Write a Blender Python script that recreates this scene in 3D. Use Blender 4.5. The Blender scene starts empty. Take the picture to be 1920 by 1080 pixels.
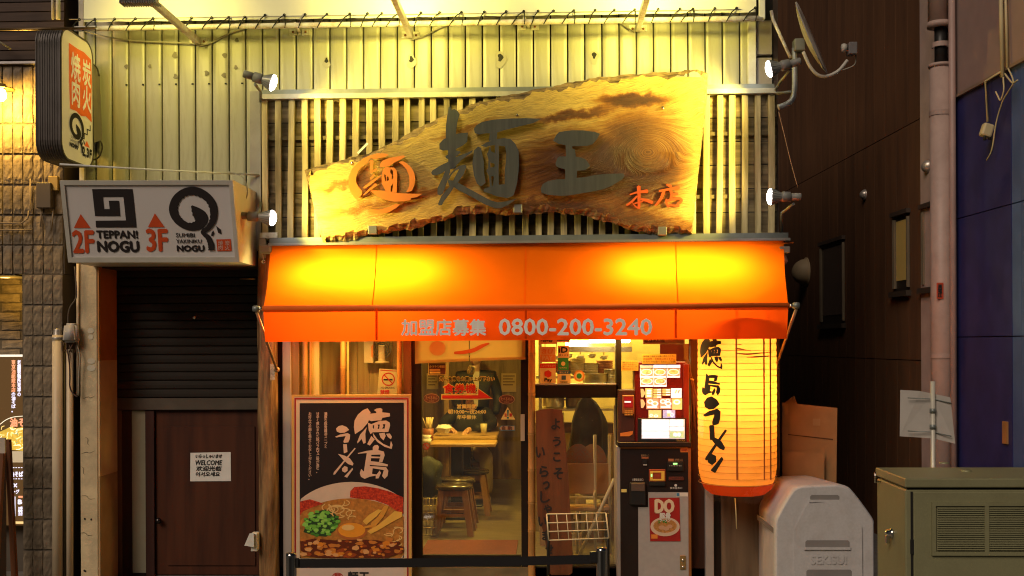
import bpy, bmesh, math, random
from mathutils import Vector, Matrix, geometry
random.seed(11)
SC = bpy.context.scene
COL = SC.collection
R = math.radians

# ------------------------------------------------------------------ camera
F, D, H = 2040.0, 8.5, 1.9            # focal length in photo pixels, distance to the shop front, eye height
CX, CY = 960.0, 645.0                 # where the optical axis meets the photograph
YAW, ROLL = R(1.9), R(0.27)
FWD = Vector((-math.sin(YAW), math.cos(YAW), 0))
_r0 = Vector((math.cos(YAW), math.sin(YAW), 0)); _u0 = Vector((0, 0, 1))
RGT = _r0 * math.cos(ROLL) - _u0 * math.sin(ROLL)
UPV = _u0 * math.cos(ROLL) + _r0 * math.sin(ROLL)
CAM = Vector((D * math.sin(YAW), -D * math.cos(YAW), H))
cd = bpy.data.cameras.new('camera'); cam = bpy.data.objects.new('camera', cd); COL.objects.link(cam)
cam.matrix_world = Matrix(((RGT.x, UPV.x, -FWD.x, CAM.x), (RGT.y, UPV.y, -FWD.y, CAM.y), (RGT.z, UPV.z, -FWD.z, CAM.z), (0, 0, 0, 1)))
cd.sensor_width = 36; cd.lens = 36 * F / 1920; cd.shift_y = (CY - 540) / 1920; cd.clip_end = 300; cd.clip_start = .05
SC.camera = cam

# ------------------------------------------------------------------ sky, sun, exposure (night: both turned far down)
w = bpy.data.worlds.new('World'); SC.world = w; w.use_nodes = True
nt = w.node_tree; bg = nt.nodes['Background']
sky = nt.nodes.new('ShaderNodeTexSky'); sky.sky_type = 'NISHITA'; sky.sun_disc = False
_sv = Vector((.42, .68, -.62)).normalized()   # the light of the street: from the front left, soft
sky.sun_elevation = math.asin(-_sv.z); sky.sun_rotation = R(180) + math.atan2(_sv.x, _sv.y)
nt.links.new(sky.outputs[0], bg.inputs[0]); bg.inputs[1].default_value = 0.004
sd = bpy.data.lights.new('sun', 'SUN'); sd.energy = 1.75; sd.angle = R(30); sd.color = (1, .82, .65)
so = bpy.data.objects.new('sun', sd); COL.objects.link(so)
so.rotation_euler = _sv.to_track_quat('-Z', 'Y').to_euler()
SC.view_settings.view_transform = 'Standard'; SC.view_settings.look = 'None'
SC.view_settings.exposure = 0; SC.view_settings.gamma = 1; SC.view_settings.use_curve_mapping = False
SC.render.engine = 'CYCLES'; SC.cycles.use_denoising = True
SC.cycles.max_bounces = 8; SC.cycles.transparent_max_bounces = 24; SC.cycles.sample_clamp_indirect = 3
SC.cycles.filter_width = 1.1; SC.cycles.adaptive_threshold = .006
SC.cycles.caustics_reflective = False; SC.cycles.caustics_refractive = False

# ------------------------------------------------------------------ pixel -> place helpers
def ray(px, py): return FWD * F + RGT * (px - CX) - UPV * (py - CY)
def P(px, py, y):                     # the point at world depth y that stands at that spot of the photograph
    d = ray(px, py); t = (y - CAM.y) / d.y; return CAM + d * t
def on_plane(px, py, p0, n):
    d = ray(px, py); return CAM + d * ((p0 - CAM).dot(n) / d.dot(n))
def M(y): return (D + y) / F          # metres per photo pixel at depth y
def PL(y): return lambda px, py, off=0: P(px, py, y - off)
def RP(p0, n):
    n = n.normalized(); return lambda px, py, off=0: on_plane(px, py, p0, n) + n * off

# ------------------------------------------------------------------ object helpers
ORG = {}
def link(o, parent):
    COL.objects.link(o)
    if parent is not None: o.parent = parent
    return o
def org(p): return ORG.get(p.name, Vector()) if p is not None else Vector()
def thing(name, label, cat, loc=(0, 0, 0), group=None):
    o = bpy.data.objects.new(name, None); COL.objects.link(o); o.location = loc
    o.empty_display_size = .1
    ORG[o.name] = Vector(loc); tag(o, label, cat, group); return o
def tag(o, label=None, cat=None, group=None, kind=None):
    if label: o['label'] = label
    if cat: o['category'] = cat
    if group: o['group'] = group
    if kind: o['kind'] = kind
    return o
def mk(name, verts, faces, m, parent=None, smooth=False):
    g = org(parent)
    me = bpy.data.meshes.new(name); me.from_pydata([tuple(Vector(v) - g) for v in verts], [], faces); me.update()
    if m: me.materials.append(m)
    if smooth: me.polygons.foreach_set('use_smooth', [True] * len(me.polygons))
    o = bpy.data.objects.new(name, me); link(o, parent); ORG[o.name] = g
    return o
def from_bm(name, bm, m, parent=None, smooth=False):
    g = org(parent)
    if g.length: bmesh.ops.translate(bm, verts=bm.verts, vec=-g)
    me = bpy.data.meshes.new(name); bm.to_mesh(me); bm.free()
    if m: me.materials.append(m)
    if smooth: me.polygons.foreach_set('use_smooth', [True] * len(me.polygons))
    o = bpy.data.objects.new(name, me); link(o, parent); ORG[o.name] = g
    return o
def copy_part(src, parent, delta=(0, 0, 0), rot=None, name=None):
    c = src.copy(); COL.objects.link(c); c.parent = parent
    if name: c.name = name
    c.location = Vector(src.location) + Vector(delta)
    if rot: c.rotation_euler = rot
    ORG[c.name] = org(parent)
    return c
def cbox(bm, x0, x1, y0, y1, z0, z1, bev=0):
    vs = [bm.verts.new(v) for v in ((x0,y0,z0),(x1,y0,z0),(x1,y1,z0),(x0,y1,z0),(x0,y0,z1),(x1,y0,z1),(x1,y1,z1),(x0,y1,z1))]
    fs = [bm.faces.new([vs[i] for i in q]) for q in ((3,2,1,0),(4,5,6,7),(0,1,5,4),(1,2,6,5),(2,3,7,6),(3,0,4,7))]
    if bev:
        es = {e for f in fs for e in f.edges}
        bmesh.ops.bevel(bm, geom=list(es), offset=bev, segments=2 if bev > .012 else 1, affect='EDGES', profile=.5)
def box(name, m, x0, x1, y0, y1, z0, z1, parent=None, bev=0, rot=None, smooth=False):
    bm = bmesh.new(); cbox(bm, x0, x1, y0, y1, z0, z1, bev)
    if rot:
        c = Vector(((x0+x1)/2, (y0+y1)/2, (z0+z1)/2)); bmesh.ops.rotate(bm, verts=bm.verts, cent=c, matrix=Matrix.Rotation(rot[0], 3, rot[1]))
    return from_bm(name, bm, m, parent, smooth)
def pext(px0, py0, px1, py1, y):
    xm, ym = (px0+px1)/2, (py0+py1)/2
    return P(px0, ym, y).x, P(px1, ym, y).x, P(xm, py1, y).z, P(xm, py0, y).z
def pbox(name, m, px0, py0, px1, py1, y, th, parent=None, bev=0, z0=None, rot=None):
    x0, x1, za, zb = pext(px0, py0, px1, py1, y)
    if z0 is not None: za = z0
    return box(name, m, x0, x1, y, y + th, za, zb, parent, bev, rot)
def frame_of(d):
    d = d.normalized(); a = Vector((0, 0, 1)) if abs(d.z) < .9 else Vector((1, 0, 0))
    u = d.cross(a).normalized(); return u, u.cross(d).normalized()
def tube_geo(pts, rad, n=8, cap=True, V=None, Fc=None):
    V = [] if V is None else V; Fc = [] if Fc is None else Fc
    pts = [Vector(p) for p in pts]; k = len(pts); base = len(V)
    rs = rad if isinstance(rad, (list, tuple)) else [rad] * k
    u, v = frame_of(pts[1] - pts[0])
    for i, p in enumerate(pts):
        t = (pts[min(i+1, k-1)] - pts[max(i-1, 0)])
        if t.length < 1e-9: t = pts[1] - pts[0]
        t.normalize(); u = (u - t * u.dot(t)).normalized(); v = t.cross(u)
        for j in range(n):
            a = 2 * math.pi * j / n; V.append(p + (u * math.cos(a) + v * math.sin(a)) * rs[i])
    for i in range(k - 1):
        for j in range(n):
            a, b = base + i*n + j, base + i*n + (j+1) % n
            Fc.append((a, b, b + n, a + n))
    if cap:
        Fc.append(tuple(base + j for j in reversed(range(n)))); Fc.append(tuple(base + (k-1)*n + j for j in range(n)))
    return V, Fc
def tube(name, m, pts, rad, parent=None, n=8, cap=True):
    V, Fc = tube_geo(pts, rad, n, cap); o = mk(name, V, Fc, m, parent, True)
    o.data.polygons.foreach_set('use_smooth', [len(p.vertices) == 4 for p in o.data.polygons]); return o
def tubes(name, m, plist, rad, parent=None, n=6):
    V, Fc = [], []
    for pts in plist: tube_geo(pts, rad, n, True, V, Fc)
    return mk(name, V, Fc, m, parent, True)
def lathe(name, m, prof, c, axis=(0, 0, 1), parent=None, n=24, smooth=True, cap=False):
    c = Vector(c); ax = Vector(axis).normalized(); u, v = frame_of(ax); V, Fc = [], []
    for r, h in prof:
        for j in range(n):
            a = 2*math.pi*j/n; V.append(c + ax*h + (u*math.cos(a) + v*math.sin(a))*r)
    for i in range(len(prof)-1):
        for j in range(n):
            a, b = i*n + j, i*n + (j+1) % n; Fc.append((a, b, b+n, a+n))
    if cap:
        Fc.append(tuple(reversed(range(n)))); Fc.append(tuple((len(prof)-1)*n + j for j in range(n)))
    return mk(name, V, Fc, m, parent, smooth)
def spl(pts, k=6):                    # smooth a list of tuples (Catmull-Rom)
    out = []; n = len(pts)
    for i in range(n-1):
        p0, p1, p2, p3 = pts[max(i-1, 0)], pts[i], pts[i+1], pts[min(i+2, n-1)]
        for j in range(k):
            t = j/k
            out.append(tuple(.5*((2*b) + (c-a)*t + (2*a-5*b+4*c-d)*t*t + (3*b-a-3*c+d)*t*t*t) for a, b, c, d in zip(p0, p1, p2, p3)))
    out.append(tuple(pts[-1])); return out
def stroke(pts, k=4, rnd=True):       # brush stroke (x, y, width) -> outline polygon
    q = spl(pts, k) if len(pts) > 2 else [pts[0], tuple((a+b)/2 for a, b in zip(*pts)), pts[1]]
    L, Rr = [], []
    for i, (x, y, wd) in enumerate(q):
        a, b = q[max(i-1, 0)], q[min(i+1, len(q)-1)]; dx, dy = b[0]-a[0], b[1]-a[1]; l = math.hypot(dx, dy) or 1
        nx, ny = -dy/l*wd/2, dx/l*wd/2
        L.append((x+nx, y+ny)); Rr.append((x-nx, y-ny))
    if rnd:
        (x, y, wd), (x2, y2, _) = q[0], q[1]; l = math.hypot(x-x2, y-y2) or 1
        L.insert(0, (x + (x-x2)/l*wd*.3, y + (y-y2)/l*wd*.3))
        (x, y, wd), (x2, y2, _) = q[-1], q[-2]; l = math.hypot(x-x2, y-y2) or 1
        L.append((x + (x-x2)/l*wd*.3, y + (y-y2)/l*wd*.3))
    return L + Rr[::-1]
def Z(pts, ox, oy, sc): return [(ox + p[0]/sc, oy + p[1]/sc) + tuple(v/sc for v in p[2:]) for p in pts]
def prism(name, m, polys, f, parent=None, off=.003, th=0, step=.0005, sub=0, back=False):
    V, Fc = [], []
    for i, pl in enumerate(polys):
        loops = [pl] if not isinstance(pl[0][0], (tuple, list)) else pl
        o2 = off + step * i; flat = [p for lp in loops for p in lp]
        tris = geometry.tessellate_polygon([[Vector((p[0], p[1], 0)) for p in lp] for lp in loops])
        pts2 = [(p[0], p[1]) for p in flat]; tris = [tuple(t) for t in tris]
        for _ in range(sub):
            cache, nt_ = {}, []
            def mid(a, b):
                k = (min(a, b), max(a, b))
                if k not in cache: pts2.append(((pts2[a][0]+pts2[b][0])/2, (pts2[a][1]+pts2[b][1])/2)); cache[k] = len(pts2)-1
                return cache[k]
            for a, b, c in tris:
                ab, bc, ca = mid(a, b), mid(b, c), mid(c, a); nt_ += [(a, ab, ca), (ab, b, bc), (ca, bc, c), (ab, bc, ca)]
            tris = nt_
        base = len(V); V += [f(x, y, o2) for x, y in pts2]
        def area(t): 
            a, b, c = [pts2[q] for q in t]; return (b[0]-a[0])*(c[1]-a[1]) - (b[1]-a[1])*(c[0]-a[0])
        for t in tris: Fc.append(tuple(base + q for q in (t if area(t) < 0 else t[::-1])))
        if th:
            k0 = 0
            for lp in loops:
                b0 = len(V); n = len(lp); V += [f(p[0], p[1], o2 - th) for p in lp]
                for j in range(n):
                    a, b = k0 + j, k0 + (j+1) % n; Fc.append((base + a, base + b, b0 + (j+1) % n, b0 + j))
                k0 += n
    return mk(name, V, Fc, m, parent)
TEXTS = []
def text(m, body, rect, f, parent, off=.003, bold=0, name='lettering', skew=0):
    TEXTS.append((m, body, rect, f, parent, off, bold, name, skew))
def vtext(m, body, rect, f, parent, **k): text(m, '\n'.join(body), rect, f, parent, **k)
def flush_text():
    cur = {}
    for t in TEXTS:
        if t[1] not in cur:
            c = bpy.data.curves.new('t', 'FONT'); c.body = t[1]; c.size = 1; c.resolution_u = 2
            if '\n' in t[1]: c.align_x = 'CENTER'; c.space_line = .92
            cur[t[1]] = (c, bpy.data.objects.new('t', c)); COL.objects.link(cur[t[1]][1])
    dg = bpy.context.evaluated_depsgraph_get(); geo = {}
    for b, (c, o) in cur.items():
        me = bpy.data.meshes.new_from_object(o.evaluated_get(dg))
        geo[b] = ([v.co[:2] for v in me.vertices], [tuple(p.vertices) for p in me.polygons]); bpy.data.meshes.remove(me)
    for c, o in cur.values(): bpy.data.objects.remove(o); bpy.data.curves.remove(c)
    for m, body, (x0, y0, x1, y1), f, parent, off, bold, name, skew in TEXTS:
        vs, fs = geo[body]
        if not vs: continue
        ax, bx = min(v[0] for v in vs), max(v[0] for v in vs); ay, by = min(v[1] for v in vs), max(v[1] for v in vs)
        V, Fc = [], []; sh = [(0, 0)] + ([(bold, 0), (-bold, 0), (0, bold), (0, -bold)] if bold else [])
        for i, (sx, sy) in enumerate(sh):
            base = len(V)
            for x, y in vs:
                u = (x-ax)/max(bx-ax, 1e-6); v = (by-y)/max(by-ay, 1e-6)
                V.append(f(x0 + u*(x1-x0) + sx + skew*(.5-v)*(y1-y0), y0 + v*(y1-y0) + sy, off + .0003*i))
            Fc += [tuple(base + q for q in p) for p in fs]
        mk(name, V, Fc, m, parent)

# ------------------------------------------------------------------ materials
def mat(name, col, rough=.6, metal=0, var=.12, scale=5, stretch=(1, 1, 1), bump=0, bscale=None, emit=None, es=0,
        dirt=0, dirtcol=None, dscale=2.2, dstretch=(1, 1, 1), rnd=0, spec=.4, coat=0, col2=None, detail=6, alpha=1):
    m = bpy.data.materials.new(name); m.use_nodes = True; t = m.node_tree; N, L = t.nodes, t.links
    b = N['Principled BSDF']; c = tuple(col) + (1,)
    b.inputs['Roughness'].default_value = rough; b.inputs['Metallic'].default_value = metal
    b.inputs['Specular IOR Level'].default_value = spec; b.inputs['Coat Weight'].default_value = coat
    if alpha < 1: b.inputs['Alpha'].default_value = alpha
    tc = N.new('ShaderNodeTexCoord'); mp = N.new('ShaderNodeMapping'); mp.inputs['Scale'].default_value = stretch
    L.new(tc.outputs['Object'], mp.inputs[0])
    no = N.new('ShaderNodeTexNoise'); no.inputs['Scale'].default_value = scale; no.inputs['Detail'].default_value = detail
    L.new(mp.outputs[0], no.inputs['Vector'])
    oi = N.new('ShaderNodeObjectInfo') if rnd else None
    if rnd:
        add = N.new('ShaderNodeVectorMath'); add.operation = 'ADD'; sc_ = N.new('ShaderNodeMath'); sc_.operation = 'MULTIPLY'; sc_.inputs[1].default_value = 37
        L.new(oi.outputs['Random'], sc_.inputs[0]); L.new(mp.outputs[0], add.inputs[0]); L.new(sc_.outputs[0], add.inputs[1]); L.new(add.outputs[0], no.inputs['Vector'])
    rp = N.new('ShaderNodeValToRGB'); rp.color_ramp.elements[0].position = .3; rp.color_ramp.elements[1].position = .72
    rp.color_ramp.elements[0].color = tuple(x*(1-var) for x in col) + (1,)
    rp.color_ramp.elements[1].color = (tuple(col2) if col2 else tuple(min(1, x*(1+var)) for x in col)) + (1,)
    L.new(no.outputs['Fac'], rp.inputs[0]); out = rp.outputs[0]
    if dirt:
        mp2 = N.new('ShaderNodeMapping'); mp2.inputs['Scale'].default_value = dstretch; L.new(tc.outputs['Object'], mp2.inputs[0])
        n2 = N.new('ShaderNodeTexNoise'); n2.inputs['Scale'].default_value = dscale; n2.inputs['Detail'].default_value = 8; n2.inputs['Roughness'].default_value = .68
        L.new(mp2.outputs[0], n2.inputs['Vector'])
        r2 = N.new('ShaderNodeValToRGB'); r2.color_ramp.elements[0].position = .46; r2.color_ramp.elements[1].position = .7
        L.new(n2.outputs['Fac'], r2.inputs[0]); mu = N.new('ShaderNodeMath'); mu.operation = 'MULTIPLY'; mu.inputs[1].default_value = dirt; L.new(r2.outputs[0], mu.inputs[0])
        mx = N.new('ShaderNodeMixRGB'); mx.inputs[2].default_value = (tuple(dirtcol) if dirtcol else tuple(x*.35 for x in col)) + (1,)
        L.new(mu.outputs[0], mx.inputs[0]); L.new(out, mx.inputs[1]); out = mx.outputs[0]
    if rnd:
        hs = N.new('ShaderNodeHueSaturation'); mr = N.new('ShaderNodeMapRange'); mr.inputs[3].default_value = 1-rnd; mr.inputs[4].default_value = 1+rnd
        L.new(oi.outputs['Random'], mr.inputs[0]); L.new(mr.outputs[0], hs.inputs['Value']); L.new(out, hs.inputs['Color']); out = hs.outputs[0]
    L.new(out, b.inputs['Base Color'])
    if bump:
        n3 = N.new('ShaderNodeTexNoise'); n3.inputs['Scale'].default_value = bscale or scale*3; n3.inputs['Detail'].default_value = 5; L.new(mp.outputs[0], n3.inputs['Vector'])
        bp = N.new('ShaderNodeBump'); bp.inputs['Strength'].default_value = bump; bp.inputs['Distance'].default_value = .01
        L.new(n3.outputs['Fac'], bp.inputs['Height']); L.new(bp.outputs[0], b.inputs['Normal'])
    if emit: b.inputs['Emission Color'].default_value = tuple(emit) + (1,); b.inputs['Emission Strength'].default_value = es; m.cycles.emission_sampling = 'NONE'
    return m
def glow(name, col, s): return mat(name, (.8, .8, .8), var=0, emit=col, es=s)
def flat(name, col, rough=.6): return mat(name, col, rough, var=.05, scale=14)
def wood(name, col, axis='z', rough=.6, col2=None, dirt=.5, rnd=0, bump=.25, scale=9):
    st = {'x': (.12, 1.4, 1.4), 'y': (1.4, .12, 1.4), 'z': (1.4, 1.4, .12)}[axis]
    return mat(name, col, rough, var=.4, scale=scale*1.6, stretch=st, bump=bump, bscale=scale*3, dirt=dirt, dscale=scale*.8, dstretch=st, rnd=rnd, col2=col2, spec=.3)
def glass(name, tint=(1, 1, 1), refl=.07, smudge=.05):
    m = bpy.data.materials.new(name); m.use_nodes = True; t = m.node_tree; N, L = t.nodes, t.links
    N.remove(N['Principled BSDF']); o = N['Material Output']
    tr = N.new('ShaderNodeBsdfTransparent'); tr.inputs[0].default_value = tint + (1,)
    gl = N.new('ShaderNodeBsdfGlossy'); gl.inputs['Roughness'].default_value = .04
    df = N.new('ShaderNodeBsdfDiffuse'); df.inputs[0].default_value = (.5, .48, .42, 1)
    m1 = N.new('ShaderNodeMixShader'); m1.inputs[0].default_value = refl; m2 = N.new('ShaderNodeMixShader')
    no = N.new('ShaderNodeTexNoise'); no.inputs['Scale'].default_value = 5; no.inputs['Detail'].default_value = 9
    mr = N.new('ShaderNodeMapRange'); mr.inputs[1].default_value = .4; mr.inputs[2].default_value = .75; mr.inputs[4].default_value = smudge
    tc = N.new('ShaderNodeTexCoord'); L.new(tc.outputs['Object'], no.inputs['Vector']); L.new(no.outputs['Fac'], mr.inputs[0])
    L.new(tr.outputs[0], m1.inputs[1]); L.new(gl.outputs[0], m1.inputs[2]); L.new(mr.outputs[0], m2.inputs[0])
    L.new(m1.outputs[0], m2.inputs[1]); L.new(df.outputs[0], m2.inputs[2]); L.new(m2.outputs[0], o.inputs[0]); return m
def fabric(name, col, trans=.5, emit=None, es=0, weave=300):
    m = bpy.data.materials.new(name); m.use_nodes = True; t = m.node_tree; N, L = t.nodes, t.links
    N.remove(N['Principled BSDF']); o = N['Material Output']
    d = N.new('ShaderNodeBsdfDiffuse'); tr = N.new('ShaderNodeBsdfTranslucent'); mx = N.new('ShaderNodeMixShader'); mx.inputs[0].default_value = trans
    no = N.new('ShaderNodeTexNoise'); no.inputs['Scale'].default_value = 3; no.inputs['Detail'].default_value = 8
    tc = N.new('ShaderNodeTexCoord'); L.new(tc.outputs['Object'], no.inputs['Vector'])
    rp = N.new('ShaderNodeValToRGB'); rp.color_ramp.elements[0].color = tuple(x*.86 for x in col) + (1,); rp.color_ramp.elements[1].color = tuple(min(1, x*1.1) for x in col) + (1,)
    L.new(no.outputs['Fac'], rp.inputs[0]); L.new(rp.outputs[0], d.inputs[0]); L.new(rp.outputs[0], tr.inputs[0])
    n2 = N.new('ShaderNodeTexNoise'); n2.inputs['Scale'].default_value = weave; L.new(tc.outputs['Object'], n2.inputs['Vector'])
    bp = N.new('ShaderNodeBump'); bp.inputs['Strength'].default_value = .15; bp.inputs['Distance'].default_value = .004; L.new(n2.outputs['Fac'], bp.inputs['Height'])
    n4 = N.new('ShaderNodeTexNoise'); n4.inputs['Scale'].default_value = 3.5; n4.inputs['Detail'].default_value = 3; L.new(tc.outputs['Object'], n4.inputs['Vector'])
    b2 = N.new('ShaderNodeBump'); b2.inputs['Strength'].default_value = .35; b2.inputs['Distance'].default_value = .03; L.new(n4.outputs['Fac'], b2.inputs['Height']); L.new(b2.outputs[0], bp.inputs['Normal'])
    L.new(bp.outputs[0], d.inputs['Normal']); L.new(b2.outputs[0], tr.inputs['Normal'])
    L.new(d.outputs[0], mx.inputs[1]); L.new(tr.outputs[0], mx.inputs[2]); L.new(mx.outputs[0], o.inputs[0]); return m
def lamp(name, kind, loc, energy, col, parent=None, aim=None, size=.05, spot=None, blend=.6):
    l = bpy.data.lights.new(name, kind); l.energy = energy; l.color = col
    if kind == 'AREA': l.shape = 'RECTANGLE'; l.size, l.size_y = size if isinstance(size, tuple) else (size, size)
    else: l.shadow_soft_size = size
    if spot: l.spot_size = spot; l.spot_blend = blend
    o = bpy.data.objects.new(name, l); link(o, parent); o.location = Vector(loc) - org(parent)
    if aim is not None: o.rotation_euler = (Vector(aim) - Vector(loc)).to_track_quat('-Z', 'Y').to_euler()
    return o
YEL = (1, .76, .14)
Mt = {}
Mt['siding'] = mat('painted_siding', (.40, .39, .30), .36, .0, var=.07, scale=3, stretch=(1, 1, .25), dirt=.5, dirtcol=(.20, .18, .12), dscale=5, dstretch=(2.5, 2.5, .35), rnd=.05, bump=.05, bscale=4)
Mt['white_metal'] = mat('white_metal', (.66, .66, .61), .45, var=.06, dirt=.35, dirtcol=(.35, .27, .16), dscale=9)
Mt['rusty_white'] = mat('rusty_white_paint', (.66, .64, .56), .5, var=.08, dirt=.75, dirtcol=(.28, .13, .04), dscale=14)
Mt['banner'] = mat('banner_vinyl', (.72, .71, .66), .5, var=.04, scale=1.5, dirt=.12, dirtcol=(.5, .47, .38), dscale=1.2)
Mt['dark_gap'] = mat('dark_gap', (.02, .018, .014), .8)
Mt['steel'] = mat('grey_steel', (.22, .24, .23), .45, .5, var=.15, scale=6, dirt=.3, dirtcol=(.1, .1, .08))
Mt['slat'] = wood('weathered_slat', (.48, .38, .17), 'z', .75, (.64, .53, .28), .8, rnd=.2, bump=.5)
Mt['back_board'] = wood('dark_back_board', (.10, .072, .035), 'x', .8, (.24, .18, .09), .7, rnd=.35, bump=.6)
Mt['ink'] = flat('black_ink', (.018, .015, .014), .7)
Mt['paper'] = flat('paper', (.74, .72, .67), .8)
Mt['red_ink'] = flat('red_ink', (.72, .07, .015))
Mt['orange_ink'] = flat('orange_ink', (.75, .17, .02))
Mt['chrome'] = mat('chrome', (.62, .6, .56), .16, 1, var=.05)
Mt['black_plastic'] = mat('black_plastic', (.015, .014, .013), .45)
Mt['black_metal'] = mat('black_metal', (.02, .018, .016), .4, .4)
Mt['grey_plastic'] = mat('grey_plastic', (.20, .20, .185), .5, var=.08, dirt=.2)
Mt['rope'] = mat('black_rope', (.02, .02, .018), .9)
Mt['cable'] = mat('grey_cable', (.30, .28, .22), .6)
Mt['pvc'] = mat('pvc_pipe', (.62, .51, .35), .45, var=.06, dirt=.3, dirtcol=(.28, .2, .12), dscale=5, dstretch=(1, 1, .3))
Mt['concrete'] = mat('concrete', (.60, .48, .29), .85, var=.16, scale=7, bump=.35, bscale=40, dirt=.35, dirtcol=(.24, .2, .15), dscale=6)
# ================================================================== ground
tag(box('pavement', mat('paving', (.16, .15, .14), .8, var=.2, scale=9, bump=.2), -14, 14, -4.6, 14, -.3, 0), kind='structure')
tag(box('road', mat('asphalt', (.05, .05, .05), .85, var=.25, scale=40, bump=.3), -40, 40, -45, -4.75, -.4, -.13), kind='structure')
tag(box('kerb', Mt['concrete'], -40, 40, -4.75, -4.6, -.3, .0, bev=.01), kind='structure')

# ================================================================== the shop building
shop = thing('shop_building', 'narrow shop building with pale ribbed metal siding above an orange awning', 'building', (0, 0, 0))
XL, XR = P(150, 400, 0).x, P(1452, 300, 0).x
box('wall', Mt['dark_gap'], XL, XR, .035, .30, 2.62, 5.3, shop)
box('wall', mat('render_side', (.10, .07, .05), .9), XR - .02, XR + .04, .04, 7, 0, 5.3, shop)
# siding: shallow pans, one by one
zt, zb = 4.62, 3.02; wpan = P(210.2, 200, 0).x - P(179, 200, 0).x
def pan_mesh(seed):
    rn = random.Random(seed); V, Fc = [], []; nx, nz = 7, 14; hw = wpan/2 - .0055
    ph, am = rn.uniform(0, 6), rn.uniform(.0004, .0010)
    for k in range(nz+1):
        for i in range(nx):
            u = (-1, -.95, -.5, 0, .5, .95, 1)[i]; y = .004 if abs(u) == 1 else (.0 - .0010*(1-u*u))
            y += am*math.sin(k*1.7/nz*6 + ph)*(1-u*u) + am*.5*math.sin(k*.9 + ph*2)*u*(1-abs(u))
            V.append((u*hw, y, zb + (zt-zb)*k/nz))
    for k in range(nz):
        for i in range(nx-1): a = k*nx + i; Fc.append((a, a+1, a+nx+1, a+nx))
    for s in (0, nx-1):                     # folded-back flanges
        bb = len(V)
        for k in range(nz+1): q = V[k*nx + s]; V.append((q[0], .034, q[2]))
        b2 = len(V); V += [V[k*nx + s] for k in range(nz+1)]
        for k in range(nz):
            f = (b2+k, b2+k+1, bb+k+1, bb+k); Fc.append(f if s == 0 else f[::-1])
    me = bpy.data.meshes.new('siding_panel'); me.from_pydata(V, [], Fc); me.materials.append(Mt['siding'])
    me.polygons.foreach_set('use_smooth', [i < nz*(nx-1) for i in range(len(me.polygons))]); return me
pans = [pan_mesh(s) for s in range(5)]
x = P(179, 200, 0).x - wpan/2; k = 0
while x < P(1404, 120, 0).x:
    o = bpy.data.objects.new('siding_panel', pans[(k*3) % 5]); link(o, shop); o.location = (x, 0, 0); o.rotation_euler = (0, 0, random.uniform(-.006, .006)); x += wpan; k += 1
# fixings, old silicone blots and rust on the siding
blot = mat('old_sealant', (.20, .18, .13), .7, var=.3); hl = mat('drill_hole', (.02, .02, .015), .8)
for i, (px, py, r) in enumerate([(612,113,4),(771,111,5),(938,108,6),(1114,104,5),(237,125,3.5),(281,124,3),(328,103,5),(329,143,4),(387,137,4),(386,86,4),(421,104,4),(420,141,4),(444,75,3.5),(442,126,3.5)]):
    big = px > 600
    pts = [(px + r*(1+.35*math.sin(a*3+i))*math.cos(a)*(.8 if big else 1), py + r*1.25*math.sin(a)) for a in [q*math.pi/7 for q in range(14)]]
    prism('sealant_blot', blot if not big else hl, [pts], PL(-.003), shop, off=.004, th=.004)
    if big:
        prism('sealant_blot', mat('blot_halo_%d' % i, (.35, .33, .24), .5), [[(px + (p[0]-px)*2.1, py+4 + (p[1]-py)*2.2) for p in pts]], PL(-.003), shop, off=.003)
for k in range(8): prism('screw_hole', hl, [[(237+k*31+dx, 159-k*.4+dy) for dx, dy in ((-2,-1.5),(2,-1.5),(2,1.5),(-2,1.5))]], PL(-.002), shop, off=.004)
# edge strip at the left end, corner post and boxed corner at the right
pbox('edge_strip', Mt['white_metal'], 148, -20, 157, 345, -.03, .05, shop)
pbox('corner_strip', mat('dull_plate', (.34, .32, .29), .55, dirt=.3), 469, 171, 489, 470, -.025, .04, shop)
pbox('corner_trim', Mt['white_metal'], 1403, 34, 1418, 158, -.05, .05, shop, bev=.004)
for a, b in ((38, 102), (108, 178)): pbox('corner_panel', mat('corner_clad_%d' % a, (.30, .26, .23), .6, dirt=.3), 1419, a, 1448, b, -.02, .1, shop, bev=.004)
# flashings over and under the lattice
def strip(name, m, pa, pb, y, hpx, th, lip=None):
    A, B = P(*pa, y), P(*pb, y); h = hpx*M(y); V = []
    for q in (A, B):
        V += [q, q + Vector((0, th, 0)), q + Vector((0, th, -h)), q + Vector((0, 0, -h))]
    o = mk(name, V, [(0,3,7,4),(1,0,4,5),(2,1,5,6),(3,2,6,7),(0,1,2,3),(7,6,5,4)], m, shop); return o
strip('flashing', Mt['steel'], (489, 168.5), (1452, 157), -.06, 8, .10)
strip('flashing', mat('worn_flashing', (.42, .40, .32), .5, .3, var=.25, scale=9), (489, 176.5), (1455, 165), -.085, 9, .12)
strip('flashing', Mt['steel'], (505, 446), (1478, 436), -.16, 10, .18)
strip('flashing', mat('flashing_lip', (.30, .31, .29), .4, .5), (503, 456), (1482, 446), -.20, 4.5, .22)
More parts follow.
